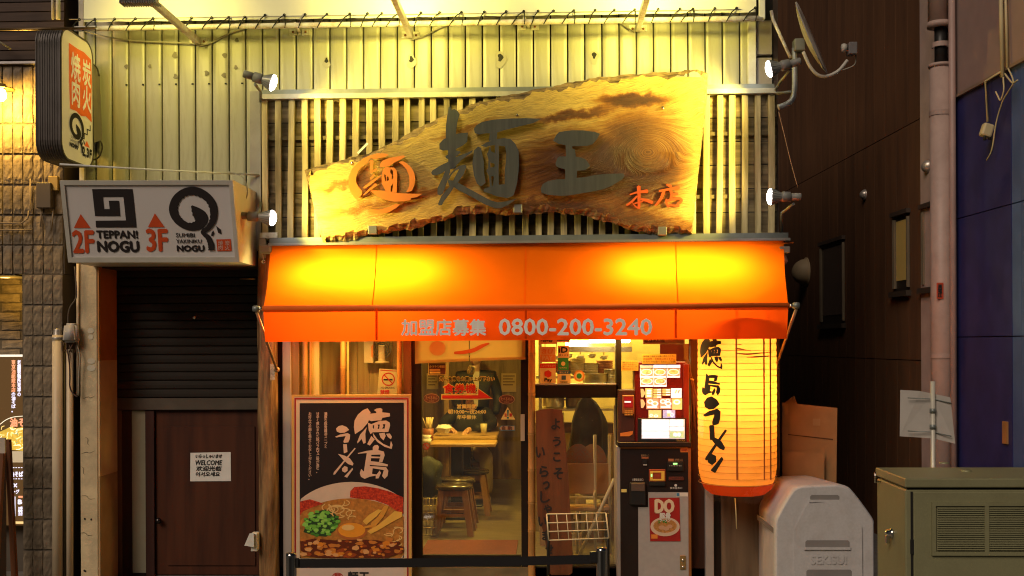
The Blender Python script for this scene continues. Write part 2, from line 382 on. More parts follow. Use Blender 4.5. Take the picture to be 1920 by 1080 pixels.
# ---- lattice of weathered slats in front of dark boards
lat = mk('lattice', [P(489,190,-.005), P(1456,178,-.005), P(1456,440,-.005), P(489,452,-.005)], [(0,3,2,1)], Mt['dark_gap'], shop)
for k in range(6):
    ya, yb = 186 + k*44.2, 186 + (k+1)*44.2 - 2
    A, B, C, E_ = P(490, ya+2, -.012), P(1456, ya-9, -.012), P(1456, yb-9, -.012), P(490, yb+2, -.012)
    bm = bmesh.new(); fr = [bm.verts.new(q + Vector((0, random.uniform(-.002, .002), 0))) for q in (A, E_, C, B)]; bk = [bm.verts.new(Vector((v.co.x, -.003, v.co.z))) for v in fr]
    bm.faces.new(fr); 
    for i in range(4): bm.faces.new((fr[i], bk[i], bk[(i+1) % 4], fr[(i+1) % 4]))
    from_bm('back_board', bm, Mt['back_board'], lat)
for yr in (254, 372):
    A, B = P(490, yr+2, -.035), P(1456, yr-8, -.035); hh = 7*M(0)
    mk('rail', [A, B, B-Vector((0,0,hh)), A-Vector((0,0,hh)), A+Vector((0,.02,0)), B+Vector((0,.02,0))], [(0,3,2,1),(4,0,1,5)], wood('rail_wood_%d' % yr, (.08, .06, .03), 'x', .8, (.13, .10, .05)), lat)
sx = 497.0; k = 0
while sx <= 1462:
    ya, yb = 187 - (sx-497)*.0115 + random.uniform(-2, 2), 450 - (sx-497)*.0105
    if sx > 1440: yb -= 4
    A, B = P(sx + random.uniform(-1.2, 1.2), ya, -.06), P(sx + random.uniform(-1.4, 1.4), yb, -.06)
    wv = .0235 + random.uniform(-.0015, .002); ph = random.uniform(0, 6); V, Fc = [], []
    for i in range(7):
        t = i/6; c = A.lerp(B, t); c.x += .003*math.sin(t*4+ph); 
        for dx, dy in ((-wv, .028), (-wv, .002), (-wv+.004, 0), (wv-.004, 0), (wv, .002), (wv, .028)): V.append(c + Vector((dx, dy - .001*math.sin(t*9+ph), 0)))
    for i in range(6):
        for j in range(5): a = i*6+j; Fc.append((a, a+6, a+7, a+1))
    Fc += [(0,1,2,3,4,5), tuple(36+j for j in (5,4,3,2,1,0))]
    mk('slat', V, Fc, Mt['slat'], lat); sx += 24.35; k += 1
pbox('end_cap', Mt['slat'], 1426, 436, 1462, 441, -.075, .06, lat)

# ================================================================== shop interior (seen through door and windows)
IX0, IX1, ID, IZ0, IZ1 = P(524, 800, .12).x, P(1318, 800, .12).x, 5.6, .15, 2.75
iw = wood('interior_boards', (.20, .11, .03), 'z', .5, (.32, .19, .06), .4, bump=.1)
tag(box('shop_floor', mat('shop_floor', (.17, .13, .065), .35, var=.3, scale=12, stretch=(.4, 3, 1), bump=.05), IX0, IX1, .0, ID, -.02, IZ0), kind='structure')
tag(box('shop_ceiling', mat('shop_ceiling', (.5, .42, .26), .8), IX0, IX1, .10, ID, IZ1, IZ1+.1), kind='structure')
tag(box('shop_back_wall', iw, IX0, IX1, ID, ID+.1, IZ0, IZ1), kind='structure')
tag(box('shop_wall_left', iw, IX0-.08, IX0, .05, ID, 0, IZ1), kind='structure')
tag(box('shop_wall_right', mat('kitchen_tile', (.55, .48, .3), .4, var=.1), IX1, IX1+.08, .05, ID, 0, IZ1), kind='structure')
# ---- shop front: posts, frames, glass
dk = mat('dark_bronze_frame', (.018, .010, .007), .4, .3)
al = mat('aluminium_frame', (.44, .38, .34), .4, .3, var=.05, stretch=(1, 1, .1), dirt=.25)
front = mk('shop_front', [P(524,640,.16), P(545,640,.16), P(545,1100,.16), P(524,1100,.16)], [(0,3,2,1)], dk, shop)
box('header', dk, IX0, IX1+.5, .02, .14, 2.0, 2.66, front)
pbox('frame_post', al, 530, 600, 546, 1100, -.02, .12, front, bev=.004, z0=0)
pbox('frame_post', wood('front_post', (.28, .16, .06), 'z'), 546, 600, 561, 1100, .0, .12, front, z0=0)
pbox('frame_post', dk, 518, 600, 530, 1100, .0, .12, front, z0=0)
pbox('frame_post', wood('front_post2', (.13, .05, .02), 'z'), 757, 600, 772, 1100, .02, .10, front, z0=0)
gl = glass('window_glass', smudge=.02)
pbox('glass', gl, 561, 600, 757, 1100, .075, .005, front, z0=0)
# door: dark frame, big pane, noren handled later
door = thing('glass_door', 'sliding glass shop door in a dark frame with red ticket machine arrow', 'door', (P(885, 1080, .08).x, .08, 0))
pbox('frame', dk, 772, 600, 791, 1120, .04, .05, door, z0=.01); pbox('frame', dk, 977, 600, 997, 1120, .04, .05, door, z0=.01)
pbox('frame', dk, 791, 1041, 977, 1062, .045, .04, door)
pbox('pane', glass('door_glass', refl=.09, smudge=.025), 791, 600, 977, 1041, .065, .005, door)
pbox('lower_pane', mat('mottled_panel', (.36, .32, .27), .25, var=.5, scale=9), 791, 1062, 977, 1116, .06, .01, door, z0=.06)  # pale panel with strong random mottling
pbox('lock_plate', mat('lock_plate', (.5, .42, .3), .4, .3), 976, 777, 984, 827, .025, .02, door, bev=.002)
fd = PL(.06)
# red arrow and its lettering on the glass
ye = flat('yellow_film', (.80, .62, .16)); rd = flat('red_film', (.62, .03, .015))
def Zd(p): return Z(p, 770, 630, 4.5)
ar = Zd([(266,500),(570,500),(570,450),(685,524),(570,528),(266,528)]); ao = Zd([(257,491),(564,491),(564,436),(694,531),(564,537),(257,537)])
prism('arrow_border', ye, [ao], fd, door, off=.002); prism('arrow', rd, [ar], fd, door, off=.004)
text(ye, '食券機', (831, 719, 893, 738), fd, door, off=.002, bold=1.4); text(rd, '食券機', (832, 720, 892, 737), fd, door, off=.005, bold=.5)
text(ye, '先に食券をお買い上げ下さい', (824, 706, 927, 714.5), fd, door, off=.002, bold=.9); text(Mt['ink'], '先に食券をお買い上げ下さい', (824.5, 706.5, 926.5, 714), fd, door, off=.005, bold=.15)
text(ye, '営業時間', (857, 758, 893, 766), fd, door, bold=.3); text(ye, '朝10:00～夜24:00', (840, 767.5, 911, 776), fd, door, bold=.3); text(ye, '年中無休', (857, 778, 893, 786), fd, door, bold=.3)
def ell(cx, cy, rx, ry, n=20): return [(cx + rx*math.cos(2*math.pi*i/n), cy + ry*math.sin(2*math.pi*i/n)) for i in range(n)]
st = flat('brown_sticker', (.12, .05, .03)); tanp = flat('tan_print', (.42, .26, .12))
for cx, cy in ((809, 747), (950, 749)):
    prism('sticker', tanp, [ell(cx, cy, 15, 9)], fd, door, off=.002); prism('sticker', st, [ell(cx, cy, 13.8, 8)], fd, door, off=.003)
    text(tanp, 'たべるのん', (cx-11, cy-4, cx+11, cy+2), fd, door, off=.005, bold=.2); text(tanp, '加盟店', (cx-5, cy+3.5, cx+5, cy+6.5), fd, door, off=.005)
prism('sticker', ye, [Zd([(818,600),(882,705),(760,705)])], fd, door, off=.002); prism('sticker', flat('warn_green', (.05, .2, .17)), [Zd([(811,622),(829,622),(824,675),(816,675)]), Zd([(812,682),(828,682),(828,697),(812,697)])], fd, door, off=.004)
text(rd, '注', (946, 775, 950, 781), fd, door, off=.004, bold=.4); text(rd, '意', (955, 775, 960, 781), fd, door, off=.004, bold=.4)
prism('sticker', flat('blue_sticker', (.08, .2, .24)), [Zd([(745,778),(762,757),(880,757),(880,799),(762,799)])], fd, door, off=.002)
prism('sticker', tanp, [Zd([(752,778),(765,762),(875,762),(875,794),(765,794)])], fd, door, off=.003); text(st, '自 動', (941, 799, 960, 806), fd, door, off=.005, bold=.2)
prism('sticker', ye, [Zd([(148,226),(298,226),(298,330),(148,330)])], fd, door, off=.002); prism('sticker', st, [Zd([(153,230),(293,230),(293,325),(153,325)])], fd, door, off=.003)
text(ye, 'ガイドライン推進店', (805.5, 685, 833.5, 689.5), fd, door, off=.005, bold=.2); prism('sticker', ye, [Zd([(160,278),(250,278),(250,294),(160,294)]), Zd([(160,300),(250,300),(250,316),(160,316)])], fd, door, off=.005)
prism('sticker', rd, [Z([(p[0], p[1]) for p in ell(130, 930, 29, 29)], 770, 630, 4.5)], fd, door, off=.002); prism('sticker', tanp, [Z(ell(130, 930, 23, 23), 770, 630, 4.5)], fd, door, off=.003)
prism('sticker', rd, [Zd([(112,910),(118,904),(150,948),(144,954)])], fd, door, off=.005); text(tanp, '禁煙', (795, 844, 803, 848), fd, door)
# right window: upper pane, rail, lower pane
pbox('frame_post', dk, 1156, 600, 1166, 1100, .0, .12, front, z0=0)
pbox('rail', dk, 1003, 722, 1160, 746, .0, .10, front, bev=.004); pbox('rail', al, 1003, 719, 1160, 722, .0, .08, front)
pbox('glass', glass('upper_glass', smudge=.04), 1003, 600, 1300, 719, .075, .005, front)
pbox('glass', glass('lower_glass', smudge=.04), 1003, 746, 1160, 1100, .075, .005, front, z0=.05)
pbox('sill', dk, 1003, 1062, 1160, 1100, .0, .10, front, z0=0)
# right of the ticket machine: dark post, pale post, brown board
pbox('frame_post', wood('dark_post', (.07, .025, .012), 'z'), 1296, 600, 1322, 1120, .0, .10, front, z0=0)
pbox('frame_post', al, 1322, 600, 1338, 1120, -.05, .08, front, bev=.004, z0=0)
pbox('frame_post', dk, 1338, 600, 1352, 1120, .0, .08, front, z0=0)
pbox('front_board', wood('grey_brown_board', (.15, .10, .06), 'z', .7, (.20, .14, .085)), 1352, 600, 1430, 1120, -.03, .05, front, z0=0)
pbox('frame_post', dk, 1430, 600, 1456, 1120, .0, .3, front, z0=0)
pbox('frame_post', wood('dim_post', (.10, .07, .045), 'z'), 1434, 640, 1444, 1120, -.02, .02, front, z0=0)
# stickers on the upper right pane
fw = PL(.07); TN = flat('sticker_cream', (.72, .52, .24)); GY = flat('sticker_white', (.7, .66, .58))
def sticker(rect, m, par=front, off=.002): x0, y0, x1, y1 = rect; return prism('sticker', m, [[(x0,y0),(x1,y0),(x1,y1),(x0,y1)]], fw, par, off=off)
bl = flat('blue_print', (.03, .08, .16)); gr = flat('green_print', (.02, .22, .05)); og = flat('orange_print', (.72, .22, .03))
sticker((1011,625,1044,645), TN); text(Mt['ink'], 'PayPay', (1014, 636, 1036, 642), fw, front, off=.004, bold=.3)
sticker((1012,650,1042,679), TN); sticker((1013,665,1041,678), flat('au_orange', (.70, .30, .08)), off=.003); text(flat('au_print', (.66, .28, .08)), 'au', (1016, 655, 1036, 663), fw, front, off=.005, bold=.3, skew=.2); text(TN, 'PAY', (1017, 667, 1036, 675), fw, front, off=.006, bold=.5)
sticker((1012,681,1042,722), TN); sticker((1012,682,1042,690), rd, off=.003); text(TN, 'メルペイ使えます', (1014, 684, 1040, 688), fw, front, off=.005)
prism('sticker', rd, [[(1021,697),(1028,694),(1034,698),(1034,705),(1028,708),(1021,704)]], fw, front, off=.004); text(Mt['ink'], 'Pay', (1021, 709, 1035, 717), fw, front, off=.004, bold=.4)
sticker((1044,625,1069,641), bl); sticker((1045,639,1068,642), GY, off=.004); sticker((1046,648,1067,671), TN); text(Mt['ink'], 'iD', (1048, 651, 1064, 661), fw, front, off=.004, bold=.6); text(Mt['ink'], '使えます', (1048, 664, 1066, 668), fw, front, off=.004)
sticker((1046,671,1066,694), gr); prism('sticker', TN, [ell(1056, 682, 4, 4)], fw, front, off=.004); text(TN, 'QUICPay', (1049, 688, 1063, 691.5), fw, front, off=.004)
sticker((1045,695,1070,720), TN); sticker((1045,695,1070,701), bl, off=.003); text(TN, '使えます', (1049, 696.5, 1066, 700), fw, front, off=.005); sticker((1053,704,1061,712), bl, off=.004); text(Mt['ink'], 'nanaco', (1051, 714, 1064, 718), fw, front, off=.004)
prism('sticker', og, [ell(1086, 705, 10, 10.5)], fw, front, off=.002); prism('sticker', TN, [ell(1086, 705, 7.5, 8)], fw, front, off=.003); prism('sticker', gr, [ell(1086, 705, 4.8, 5)], fw, front, off=.004)

# ---- left window: blind boards, bamboo, planks, fan, no smoking notice
for k in range(9):
    pbox('board', wood('gold_board_%d' % (k % 3), (.36+.04*(k % 3), .22, .055), 'z', .5, (.55, .38, .14), .3, bump=.1), 561+k*22, 560, 582.5+k*22, 1110, .34 + .002*(k % 2), .02, front, z0=0)
bam = mat('bamboo', (.45, .22, .06), .45, var=.2, scale=4, stretch=(2, 2, .3), dirt=.4, dirtcol=(.2, .08, .02), dscale=6)
def bamboo(px, py0, py1, r, y, label, knots):
    b = P(px, py1, y); b.z = max(b.z, .01); t = thing('bamboo_pole', label, 'bamboo pole', (b.x, y, b.z), 'bamboo poles in the shop front'); tp = P(px, py0, y); prof = []
    zs = sorted([P(px, q, y).z for q in knots]); h = tp.z - b.z; last = 0
    prof.append((r, 0))
    for z in zs:
        q = z - b.z; prof += [(r*.97, q-.012), (r*1.10, q-.004), (r*.92, q), (r*1.08, q+.004), (r*.98, q+.014)]
    prof.append((r*.95, h)); lathe('culm', bam, prof, b, (tp-b).normalized(), t, 14); return t
bamboo(572, 600, 1100, .021, .02, 'thick bamboo pole at the left edge of the left window', (707, 830)); bamboo(582, 600, 1100, .010, .03, 'thin bamboo stick beside the pale plank in the left window', (653, 721))
bamboo(643, 600, 1100, .022, .02, 'bamboo pole in the middle of the left window', (688,)); bamboo(749, 600, 1100, .021, .02, 'bamboo pole beside the no smoking notice', (655, 726))
bamboo(997, 600, 1110, .029, -.02, 'bamboo pole standing right of the glass door', (664, 739, 813, 881, 942, 995))
pk = thing('bark_plank', 'narrow pale plank with a rough bark edge in the left window', 'plank', (P(592, 1100, .06).x, .06, 0))
bm = bmesh.new(); pbox('plank_board', wood('bark_plank_wood', (.62, .45, .14), 'z', .7, (.75, .58, .22), .5), 585, 600, 599, 1100, .05, .02, pk, z0=0); bm.free()
pk2 = thing('bark_plank', 'thin ragged bark strip beside the middle bamboo pole', 'plank', (P(653, 1100, .06).x, .06, 0))
pbox('plank_board', wood('bark_strip_wood', (.62, .45, .14), 'z', .7, (.75, .58, .22), .7, scale=20), 651, 600, 655, 1100, .05, .02, pk2, z0=0)
fan = thing('wall_fan', 'round ventilation fan with a cream hub behind the left window', 'fan', P(716, 680, .25))
fm = mat('fan_cream', (.66, .55, .34), .5); c = P(716, 655, .24)
pbox('housing', fm, 682, 600, 700, 681, .20, .08, fan, bev=.004); prism('mark', og, [[(696,650),(699,646),(699,672),(696,668)]], PL(.195), fan)
for r in (.078, .060, .044): 
    lathe('ring', Mt['grey_plastic'], [(r-.004, -.004), (r, 0), (r-.004, .004), (r-.008, 0), (r-.004, -.004)], c, (0, 1, 0), fan, 28)
box('hub', fm, c.x-.025, c.x+.025, .215, .25, c.z-.035, c.z+.035, fan, bev=.006)
lathe('base', fm, [(.0, -.0), (.028, 0), (.03, -.05), (.03, -.07), (.06, -.078), (.06, -.09), (0, -.09)], Vector((c.x, .24, P(716, 660, .24).z)), (0, 0, 1), fan, 20)
ns = thing('no_smoking_notice', 'tilted cream no smoking notice behind the left window', 'notice', P(727, 740, .22)); fs_ = PL(.22)
prism('sheet', flat('notice_cream', (.72, .60, .32)), [[(711,691),(744,693),(744,745),(707,742)]], fs_, ns); prism('border', rd, [[(713,693),(743,695),(743,696.5),(713,694.5)]], fs_, ns, off=.005)
prism('ban_ring', rd, [[ell(728, 711, 12.5, 12.5), ell(728, 711, 10.5, 10.5)]], fs_, ns, off=.006); prism('ban_bar', rd, [[(719,703),(720.5,701.5),(737,719),(735.5,720.5)]], fs_, ns, off=.008)
prism('cigarette', Mt['ink'], [[(719,710.5),(736,710.5),(736,713),(719,713)]], fs_, ns, off=.007); text(Mt['ink'], 'NO SMOKING', (714, 725, 740, 729), fs_, ns, off=.006); text(rd, '禁煙', (713, 731, 730, 740), fs_, ns, off=.006, bold=.4)

# ================================================================== side entrance left of the shop
ent = thing('side_entrance', 'dark side entrance with half lowered shutter between concrete pillar and shop', 'entrance', (P(330, 1080, .33).x, .33, 0))
YE = .36
pbox('lintel', mat('dark_soffit', (.05, .03, .02), .8), 150, 330, 485, 502, .05, .30, ent)
pbox('pillar', Mt['concrete'], 150, 440, 183, 1130, -.02, .36, ent, bev=.006, z0=0)
xr = P(183, 800, -.02).x + .001
box('reveal_plate', mat('lit_reveal_upper', (.48, .20, .04), .6, dirt=.4), xr, xr+.012, -.012, .34, P(183, 676, 0).z, 2.75, ent)  # upper and mid reveal colours brightened to paint in light from the right
box('reveal_plate', mat('lit_reveal_mid', (.68, .50, .26), .6, dirt=.2), xr, xr+.012, -.012, .34, P(183, 893, 0).z, P(183, 676, 0).z-.002, ent)
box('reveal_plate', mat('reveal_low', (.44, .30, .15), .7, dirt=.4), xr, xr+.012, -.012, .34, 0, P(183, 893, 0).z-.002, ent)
sh = mk('shutter', [P(205,495,YE+.03), P(490,495,YE+.03), P(490,772,YE+.03), P(205,772,YE+.03)], [(0,3,2,1)], Mt['dark_gap'], ent)
sm = mat('shutter_slat', (.026, .020, .015), .5, .4, var=.2, scale=4, stretch=(.3, 1, 1), dirt=.5, dirtcol=(.02, .016, .012), rnd=.1)
x0, x1 = P(212, 600, YE).x, P(484, 600, YE).x; z = P(300, 746, YE).z; hs_ = 16.3*M(YE)
for k in range(16):
    zz = z + k*hs_; V = []
    for xx in (x0, x1):
        for t, d in ((0, .007), (.06, .0), (.14, -.004), (.50, -.005), (.88, -.004), (.95, .0), (1.0, .007)): V.append((xx, YE + d, zz + t*hs_))
    mk('slat', V, [(i, i+7, i+8, i+1) for i in range(6)], sm, sh)
box('bottom_bar', mat('shutter_bar', (.10, .08, .06), .5, .4, dirt=.4), x0, x1, YE-.015, YE+.02, P(300, 768, YE).z, z-.002, sh)
lk = P(364, 595, YE-.012); lathe('lock', Mt['chrome'], [(0, 0), (.017, 0), (.017, .01), (0, .012)], lk, (0, -1, 0), sh, 14)
dw = wood('red_brown_door', (.062, .016, .006), 'z', .5, (.095, .027, .009), .3, bump=.08, scale=5)
edoor = box('door', dw, P(290, 900, YE).x, P(484, 900, YE).x, YE+.03, YE+.07, .01, P(300, 770, YE).z, ent)
pbox('door_panel', dw, 313, 800, 478, 1060, YE+.018, .02, edoor)
kb = P(300, 975, YE+.03); lathe('knob', mat('knob', (.06, .05, .05), .25, .9), [(0, -.06), (.02, -.056), (.026, -.04), (.02, -.026), (.010, -.018), (.010, 0)], kb, (0, 1, 0), edoor, 16)
pbox('jamb', wood('entry_jamb', (.16, .09, .045), 'z'), 210, 770, 228, 1130, YE-.005, .08, ent, z0=0); pbox('jamb', wood('entry_jamb2', (.045, .015, .01), 'z'), 228, 770, 247, 1130, YE+.01, .08, ent, z0=0)
pbox('side_light', mat('pale_glass_strip', (.40, .38, .27), .25, var=.06), 247, 770, 273, 1074, YE+.02, .03, ent); pbox('jamb', wood('entry_jamb3', (.055, .018, .012), 'z'), 273, 770, 289, 1130, YE+.0, .08, ent, z0=0); pbox('jamb', dk, 247, 1075, 273, 1130, YE+.01, .05, ent, z0=0)
tag(box('entrance_back_wall', Mt['dark_gap'], P(150,900,.5).x, P(490,900,.5).x, .5, .55, 0, 2.9), kind='structure')
br = P(478, 523, .1); tube('bracket_rod', mat('brass', (.5, .33, .12), .4, .7), [P(450, 523, .2), br], .006, ent)
wn = thing('welcome_notice', 'white handwritten welcome paper in three scripts on the brown door', 'notice', P(394, 902, YE+.018)); fn = PL(YE+.015)
prism('sheet', Mt['paper'], [[(357,849),(432.5,847.5),(433,902),(356.5,902.5)]], fn, wn, off=.002)
for s, r in (('いらっしゃいませ', (367, 852, 416, 859)), ('WELCOME', (366, 863, 416, 872)), ('欢迎光临', (368, 874, 415, 883)), ('어서오세요', (367, 885, 412, 893))): text(Mt['ink'], s, r, fn, wn, off=.004, bold=.35, skew=.15)
# old stickers and stains on the pillar
for px, py, rx, ry in ((170,620,6,5.5),(170,632,5,5),(171,690,8,6),(171,677,7.5,5.5)): prism('old_sticker', flat('faded_sticker', (.55, .5, .38)), [ell(px, py, rx, ry, 14)], PL(-.021), ent, off=.002)
for k, (x0, y0, x1, y1) in enumerate(((150,852,178,845),(152,875,160,890),(150,930,178,935),(148,1000,175,1003),(160,820,168,835),(155,748,178,742))):
    prism('crack', hl, [stroke([(x0, y0, .3), ((x0*2+x1)/3+2, (y0*2+y1)/3-2, .8), ((x0+x1*2)/3-1, (y0+y1*2)/3+2, .6), (x1, y1, .25)])], PL(-.021), ent, off=.002)
for px, py in ((159,973),(171,974),(148+10,1070),(148+12,1071)): prism('hole', hl, [ell(px, py, 1.8, 2.2, 8)], PL(-.021), ent, off=.002)
# ================================================================== left neighbour: tile clad building
lb = thing('tiled_building', 'neighbouring building clad in stacked brown stone tiles at the left edge', 'building', (P(60, 1100, 0).x, 0, 0))
LXm = P(120, 800, 0).x
tl = mat('stone_tile', (.20, .155, .105), .75, var=.3, scale=14, bump=.8, bscale=26, dirt=.35, dscale=9, rnd=.14)
mortar = mat('tile_joint', (.10, .08, .06), .9)
box('wall', mortar, P(-60, 300, .03).x, P(120, 300, .03).x, .03, .5, P(50, 514, .03).z, P(50, 118, .03).z, lb)
def tile_mesh(wd, hh, dp, seed):
    rn = random.Random(seed); bm = bmesh.new(); nx, nz = 4, 6; g = []
    for k in range(nz+1):
        for i in range(nx+1):
            e = (i in (0, nx)) or (k in (0, nz)); g.append(bm.verts.new(((i/nx-.5)*wd + (rn.uniform(-.002, .002)), -dp*(.55 if e else 1) + rn.uniform(-.0028, .0028)*(0.4 if e else 1), (k/nz-.5)*hh + rn.uniform(-.002, .002))))
    for k in range(nz):
        for i in range(nx): a = k*(nx+1)+i; bm.faces.new((g[a], g[a+1], g[a+nx+2], g[a+nx+1]))
    for e in [e for e in bm.edges if e.is_boundary]:
        a, b = e.verts
        va, vb = bm.verts.new((a.co.x, .004, a.co.z)), bm.verts.new((b.co.x, .004, b.co.z)); bm.faces.new((a, va, vb, b))
    bmesh.ops.remove_doubles(bm, verts=bm.verts, dist=1e-5); bmesh.ops.recalc_face_normals(bm, faces=bm.faces)
    me = bpy.data.meshes.new('tile'); bm.to_mesh(me); bm.free(); me.materials.append(tl); return me
def put(me, p, par, name='tile'):
    o = bpy.data.objects.new(name, me); link(o, par); o.location = p - org(par); return o
mpx = M(0); tmU = [tile_mesh(17.6*mpx, 53.5*mpx, .018, s) for s in range(5)]
cols = (-4, 15.5, 34.5, 53.5, 72.5, 91.5, 109.5)
for r, yc in enumerate((152, 204, 261, 318, 375, 432, 487)):
    for c_, xc in enumerate(cols):
        if xc > 100 and r < 0: continue
        put(random.choice(tmU), P(xc, yc, .03), lb)
# upper dark cladding in long boards, bright drip strip
bw = wood('dark_cladding', (.055, .030, .022), 'x', .7, (.085, .05, .035), .4, rnd=.2)
box('wall', mortar, P(-60, 50, .05).x, P(120, 50, .05).x, .05, .5, P(50, 116, .05).z, 5.2, lb)
for k in range(8):
    ya = 112 - k*18; pbox('cladding_board', bw, -60, ya-17, 120, ya, .02 + .012*(k % 2)*0, .03, lb, rot=(R(-6), 'X'))
pbox('drip_strip', mat('drip_strip', (.5, .46, .46), .4, .4), -60, 115, 66, 119.5, -.01, .06, lb)
# lower pillar of stone tiles, deep warm recess with bricks
pil = pbox('pillar', mortar, 43, 514, 119, 1130, .0, .4, lb, z0=0)
tmP = [tile_mesh(17.8*mpx, 55*mpx, .012, 20+s) for s in range(4)]
for r in range(11):
    for c_ in range(4):
        if c_ >= 3 and r > 1: continue
        put(random.choice(tmP), P(53.2 + 18.6*c_, 543 + r*57.4, -.001), pil)
pbox('pillar_gap_shade', mat('pillar_shadow_gap', (.02, .012, .01), .8), 100, 605, 119, 1130, -.004, .02, lb, z0=0)  # near-black strip paints the shaded gap beside the pillar tiles
box('wall', mortar, P(-80, 600, .55).x, P(60, 600, .55).x, .55, .6, 0, P(20, 500, .55).z, lb)
tmB = [tile_mesh(52*mpx, 16.2*mpx, .012, 40+s) for s in range(4)]
for r in range(10):
    for c_ in range(3): put(random.choice(tmB), P(-28 + 56*c_ - (r % 2)*14, 508 + r*17.2, .55), lb, 'brick')
box('soffit', mortar, P(-80, 600, .3).x, P(60, 600, .3).x, .03, .55, P(20, 512, .03).z-.02, P(20, 505, .03).z, lb)
# brass coloured wall lamp, lit
wl = thing('wall_lamp', 'lit wall lamp with a shallow brass shade on the stone tiles', 'lamp', P(2, 165, -.02))
c = P(3, 165, -.16); brass = mat('lamp_brass', (.55, .36, .10), .35, .6)
lathe('shade', brass, [(.015, .035), (.03, .03), (.035, .012), (.095, -.004), (.098, -.010), (.03, -.002)], c, (0, 0, 1), wl, 28)
tube('arm', brass, [P(3, 150, .02), P(3, 150, -.10), c + Vector((0, 0, .03))], .009, wl)
lathe('bulb', glow('warm_bulb', (1, .72, .28), 30), [(.0, -.005), (.022, -.01), (.036, -.045), (.033, -.075), (.018, -.098), (0, -.105)], c, (0, 0, 1), wl, 20)
lamp('bulb_light', 'POINT', c + Vector((.0, -.03, -.14)), 60, (1, .56, .08), wl, size=.06)
rl = thing('assumed_recess_lamp', 'assumed small downlight warming the brick recess above the lit menu', 'lamp', P(10, 522, .3)); lathe('disc', glow('assumed_recess_glow', (1, .6, .15), 6), [(0, -.01), (.04, -.008), (.045, 0)], P(10, 519, .3), (0, 0, 1), rl, 14); lamp('assumed_recess_light', 'POINT', P(12, 545, .28), 4.5, (1, .55, .08), rl, size=.05)  # lamp itself unseen, assumed from the amber light on the recess bricks
# lamp arm above (only its end in view)
la = thing('slanted_lamp_arm', 'short pale slanted rod end against dark cladding above the wall lamp', 'rod', P(-10, 70, .0)); tube('rod', Mt['cable'], [P(-20, 66, -.1), P(20, 92, -.06)], .008, la)
# junction box and conduits on the tiles
jb = thing('junction_box', 'small dark junction box screwed to the stone tiles', 'junction box', P(82, 395, 0))
pbox('case', mat('jb_dark', (.075, .06, .05), .5), 67, 342, 95, 390, -.05, .06, jb, bev=.006); pbox('bracket', mat('brass_plate', (.35, .24, .08), .5, .4), 90, 330, 108, 357, -.025, .03, jb, bev=.003)
for a in ([(78,390),(76,425)],[(100,392),(96,432)],[(57,335),(56,395),(60,398)],[(0,418),(40,419),(52,410),(54,395)],[(0,431),(60,431)]):
    tube('conduit', mat('old_conduit', (.22, .17, .12), .6), [P(*q, -.012) for q in a], .006, jb, n=6)
# lit menu sign in the recess
ms = thing('lit_menu_sign', 'dark backlit menu sign with ramen picture and white lettering at the left edge', 'sign', P(20, 1080, .45))
fm_ = PL(.44); MY = .44
pbox('panel', mat('menu_dark', (.03, .02, .015), .4, emit=(.30, .14, .035), es=.35), -40, 669, 50, 985, MY, .06, ms); pbox('edge', glow('menu_edge', (1, .9, .7), .9), -40, 665, 50, 669, MY-.005, .06, ms)
wg = glow('menu_white', (.8, .76, 1), 1.0); ogl = glow('menu_orange', (1, .22, .02), .8)
vtext(wg, '老舗製麺所発祥の', (32.5, 675, 39, 743), fm_, ms, bold=.3); vtext(ogl, '東京油組総本店', (21.5, 675, 29, 735), fm_, ms, bold=.3); vtext(wg, 'の油そば。', (21.5, 736, 29, 773), fm_, ms, bold=.3)
prism('bowl_rim', glow('menu_rim', (1, .9, .6), .9), [stroke([(-5,800,1.2),(10,788,1.4),(25,782,1.4),(46,780,1.2)])], fm_, ms, off=.004)
text(ogl, '油そ', (19, 784, 46, 800), fm_, ms, off=.006, bold=.8)
prism('bowl_picture', mat('noodle_glow', (.5, .35, .08), .6, var=.8, scale=40, emit=(.9, .55, .06), es=.7), [[(-6,812),(8,806),(20,800),(30,803),(46,800),(46,846),(20,843),(-6,845)]], fm_, ms, off=.003)
rn = random.Random(5)
for k in range(26):
    x, y = rn.uniform(0, 42), rn.uniform(802, 842); a = rn.uniform(0, 6)
    prism('noodle', glow('noodle_%d' % (k % 3), ((1, .8, .2), (1, .9, .5), (.85, .5, .05))[k % 3], 1.2), [stroke([(x-6*math.cos(a), y-4*math.sin(a), 1.2), (x+rn.uniform(-3, 3), y+rn.uniform(-3, 3), 1.6), (x+6*math.cos(a), y+4*math.sin(a), 1.2)])], fm_, ms, off=.005+.0003*k)
for k in range(9): prism('herb', glow('herb', (.10, .35, .03), .5), [ell(rn.uniform(25, 42), rn.uniform(806, 830), 1.6, 1.2, 7)], fm_, ms, off=.014)
prism('menu_band', glow('menu_band', (.75, .45, .10), .35), [[(15,846),(50,846),(50,867),(15,867)]], fm_, ms)
text(wg, '油そば', (19, 884, 43, 894), fm_, ms, bold=.5); text(wg, '×', (25, 906, 32, 914), fm_, ms, bold=.4); text(wg, 'ング', (22, 918, 36, 926), fm_, ms, bold=.3); text(wg, 'B', (34, 937, 41, 945), fm_, ms, bold=.7); text(ogl, 'ー', (35, 930, 42, 933), fm_, ms, bold=.5); text(wg, 'お得\n味噌\n汁付', (34, 950, 42, 967), fm_, ms, bold=.3)
for y0 in (876, 897): prism('dots', wg, [[(19+5*k, y0), (22+5*k, y0), (22+5*k, y0+1.6), (19+5*k, y0+1.6)] for k in range(5)], fm_, ms)
prism('rule', wg, [[(27.5,931),(29,931),(29,968),(27.5,968)]], fm_, ms); pbox('edge', glow('menu_gold', (1, .6, .1), .8), 25, 978, 50, 982, MY-.006, .05, ms)
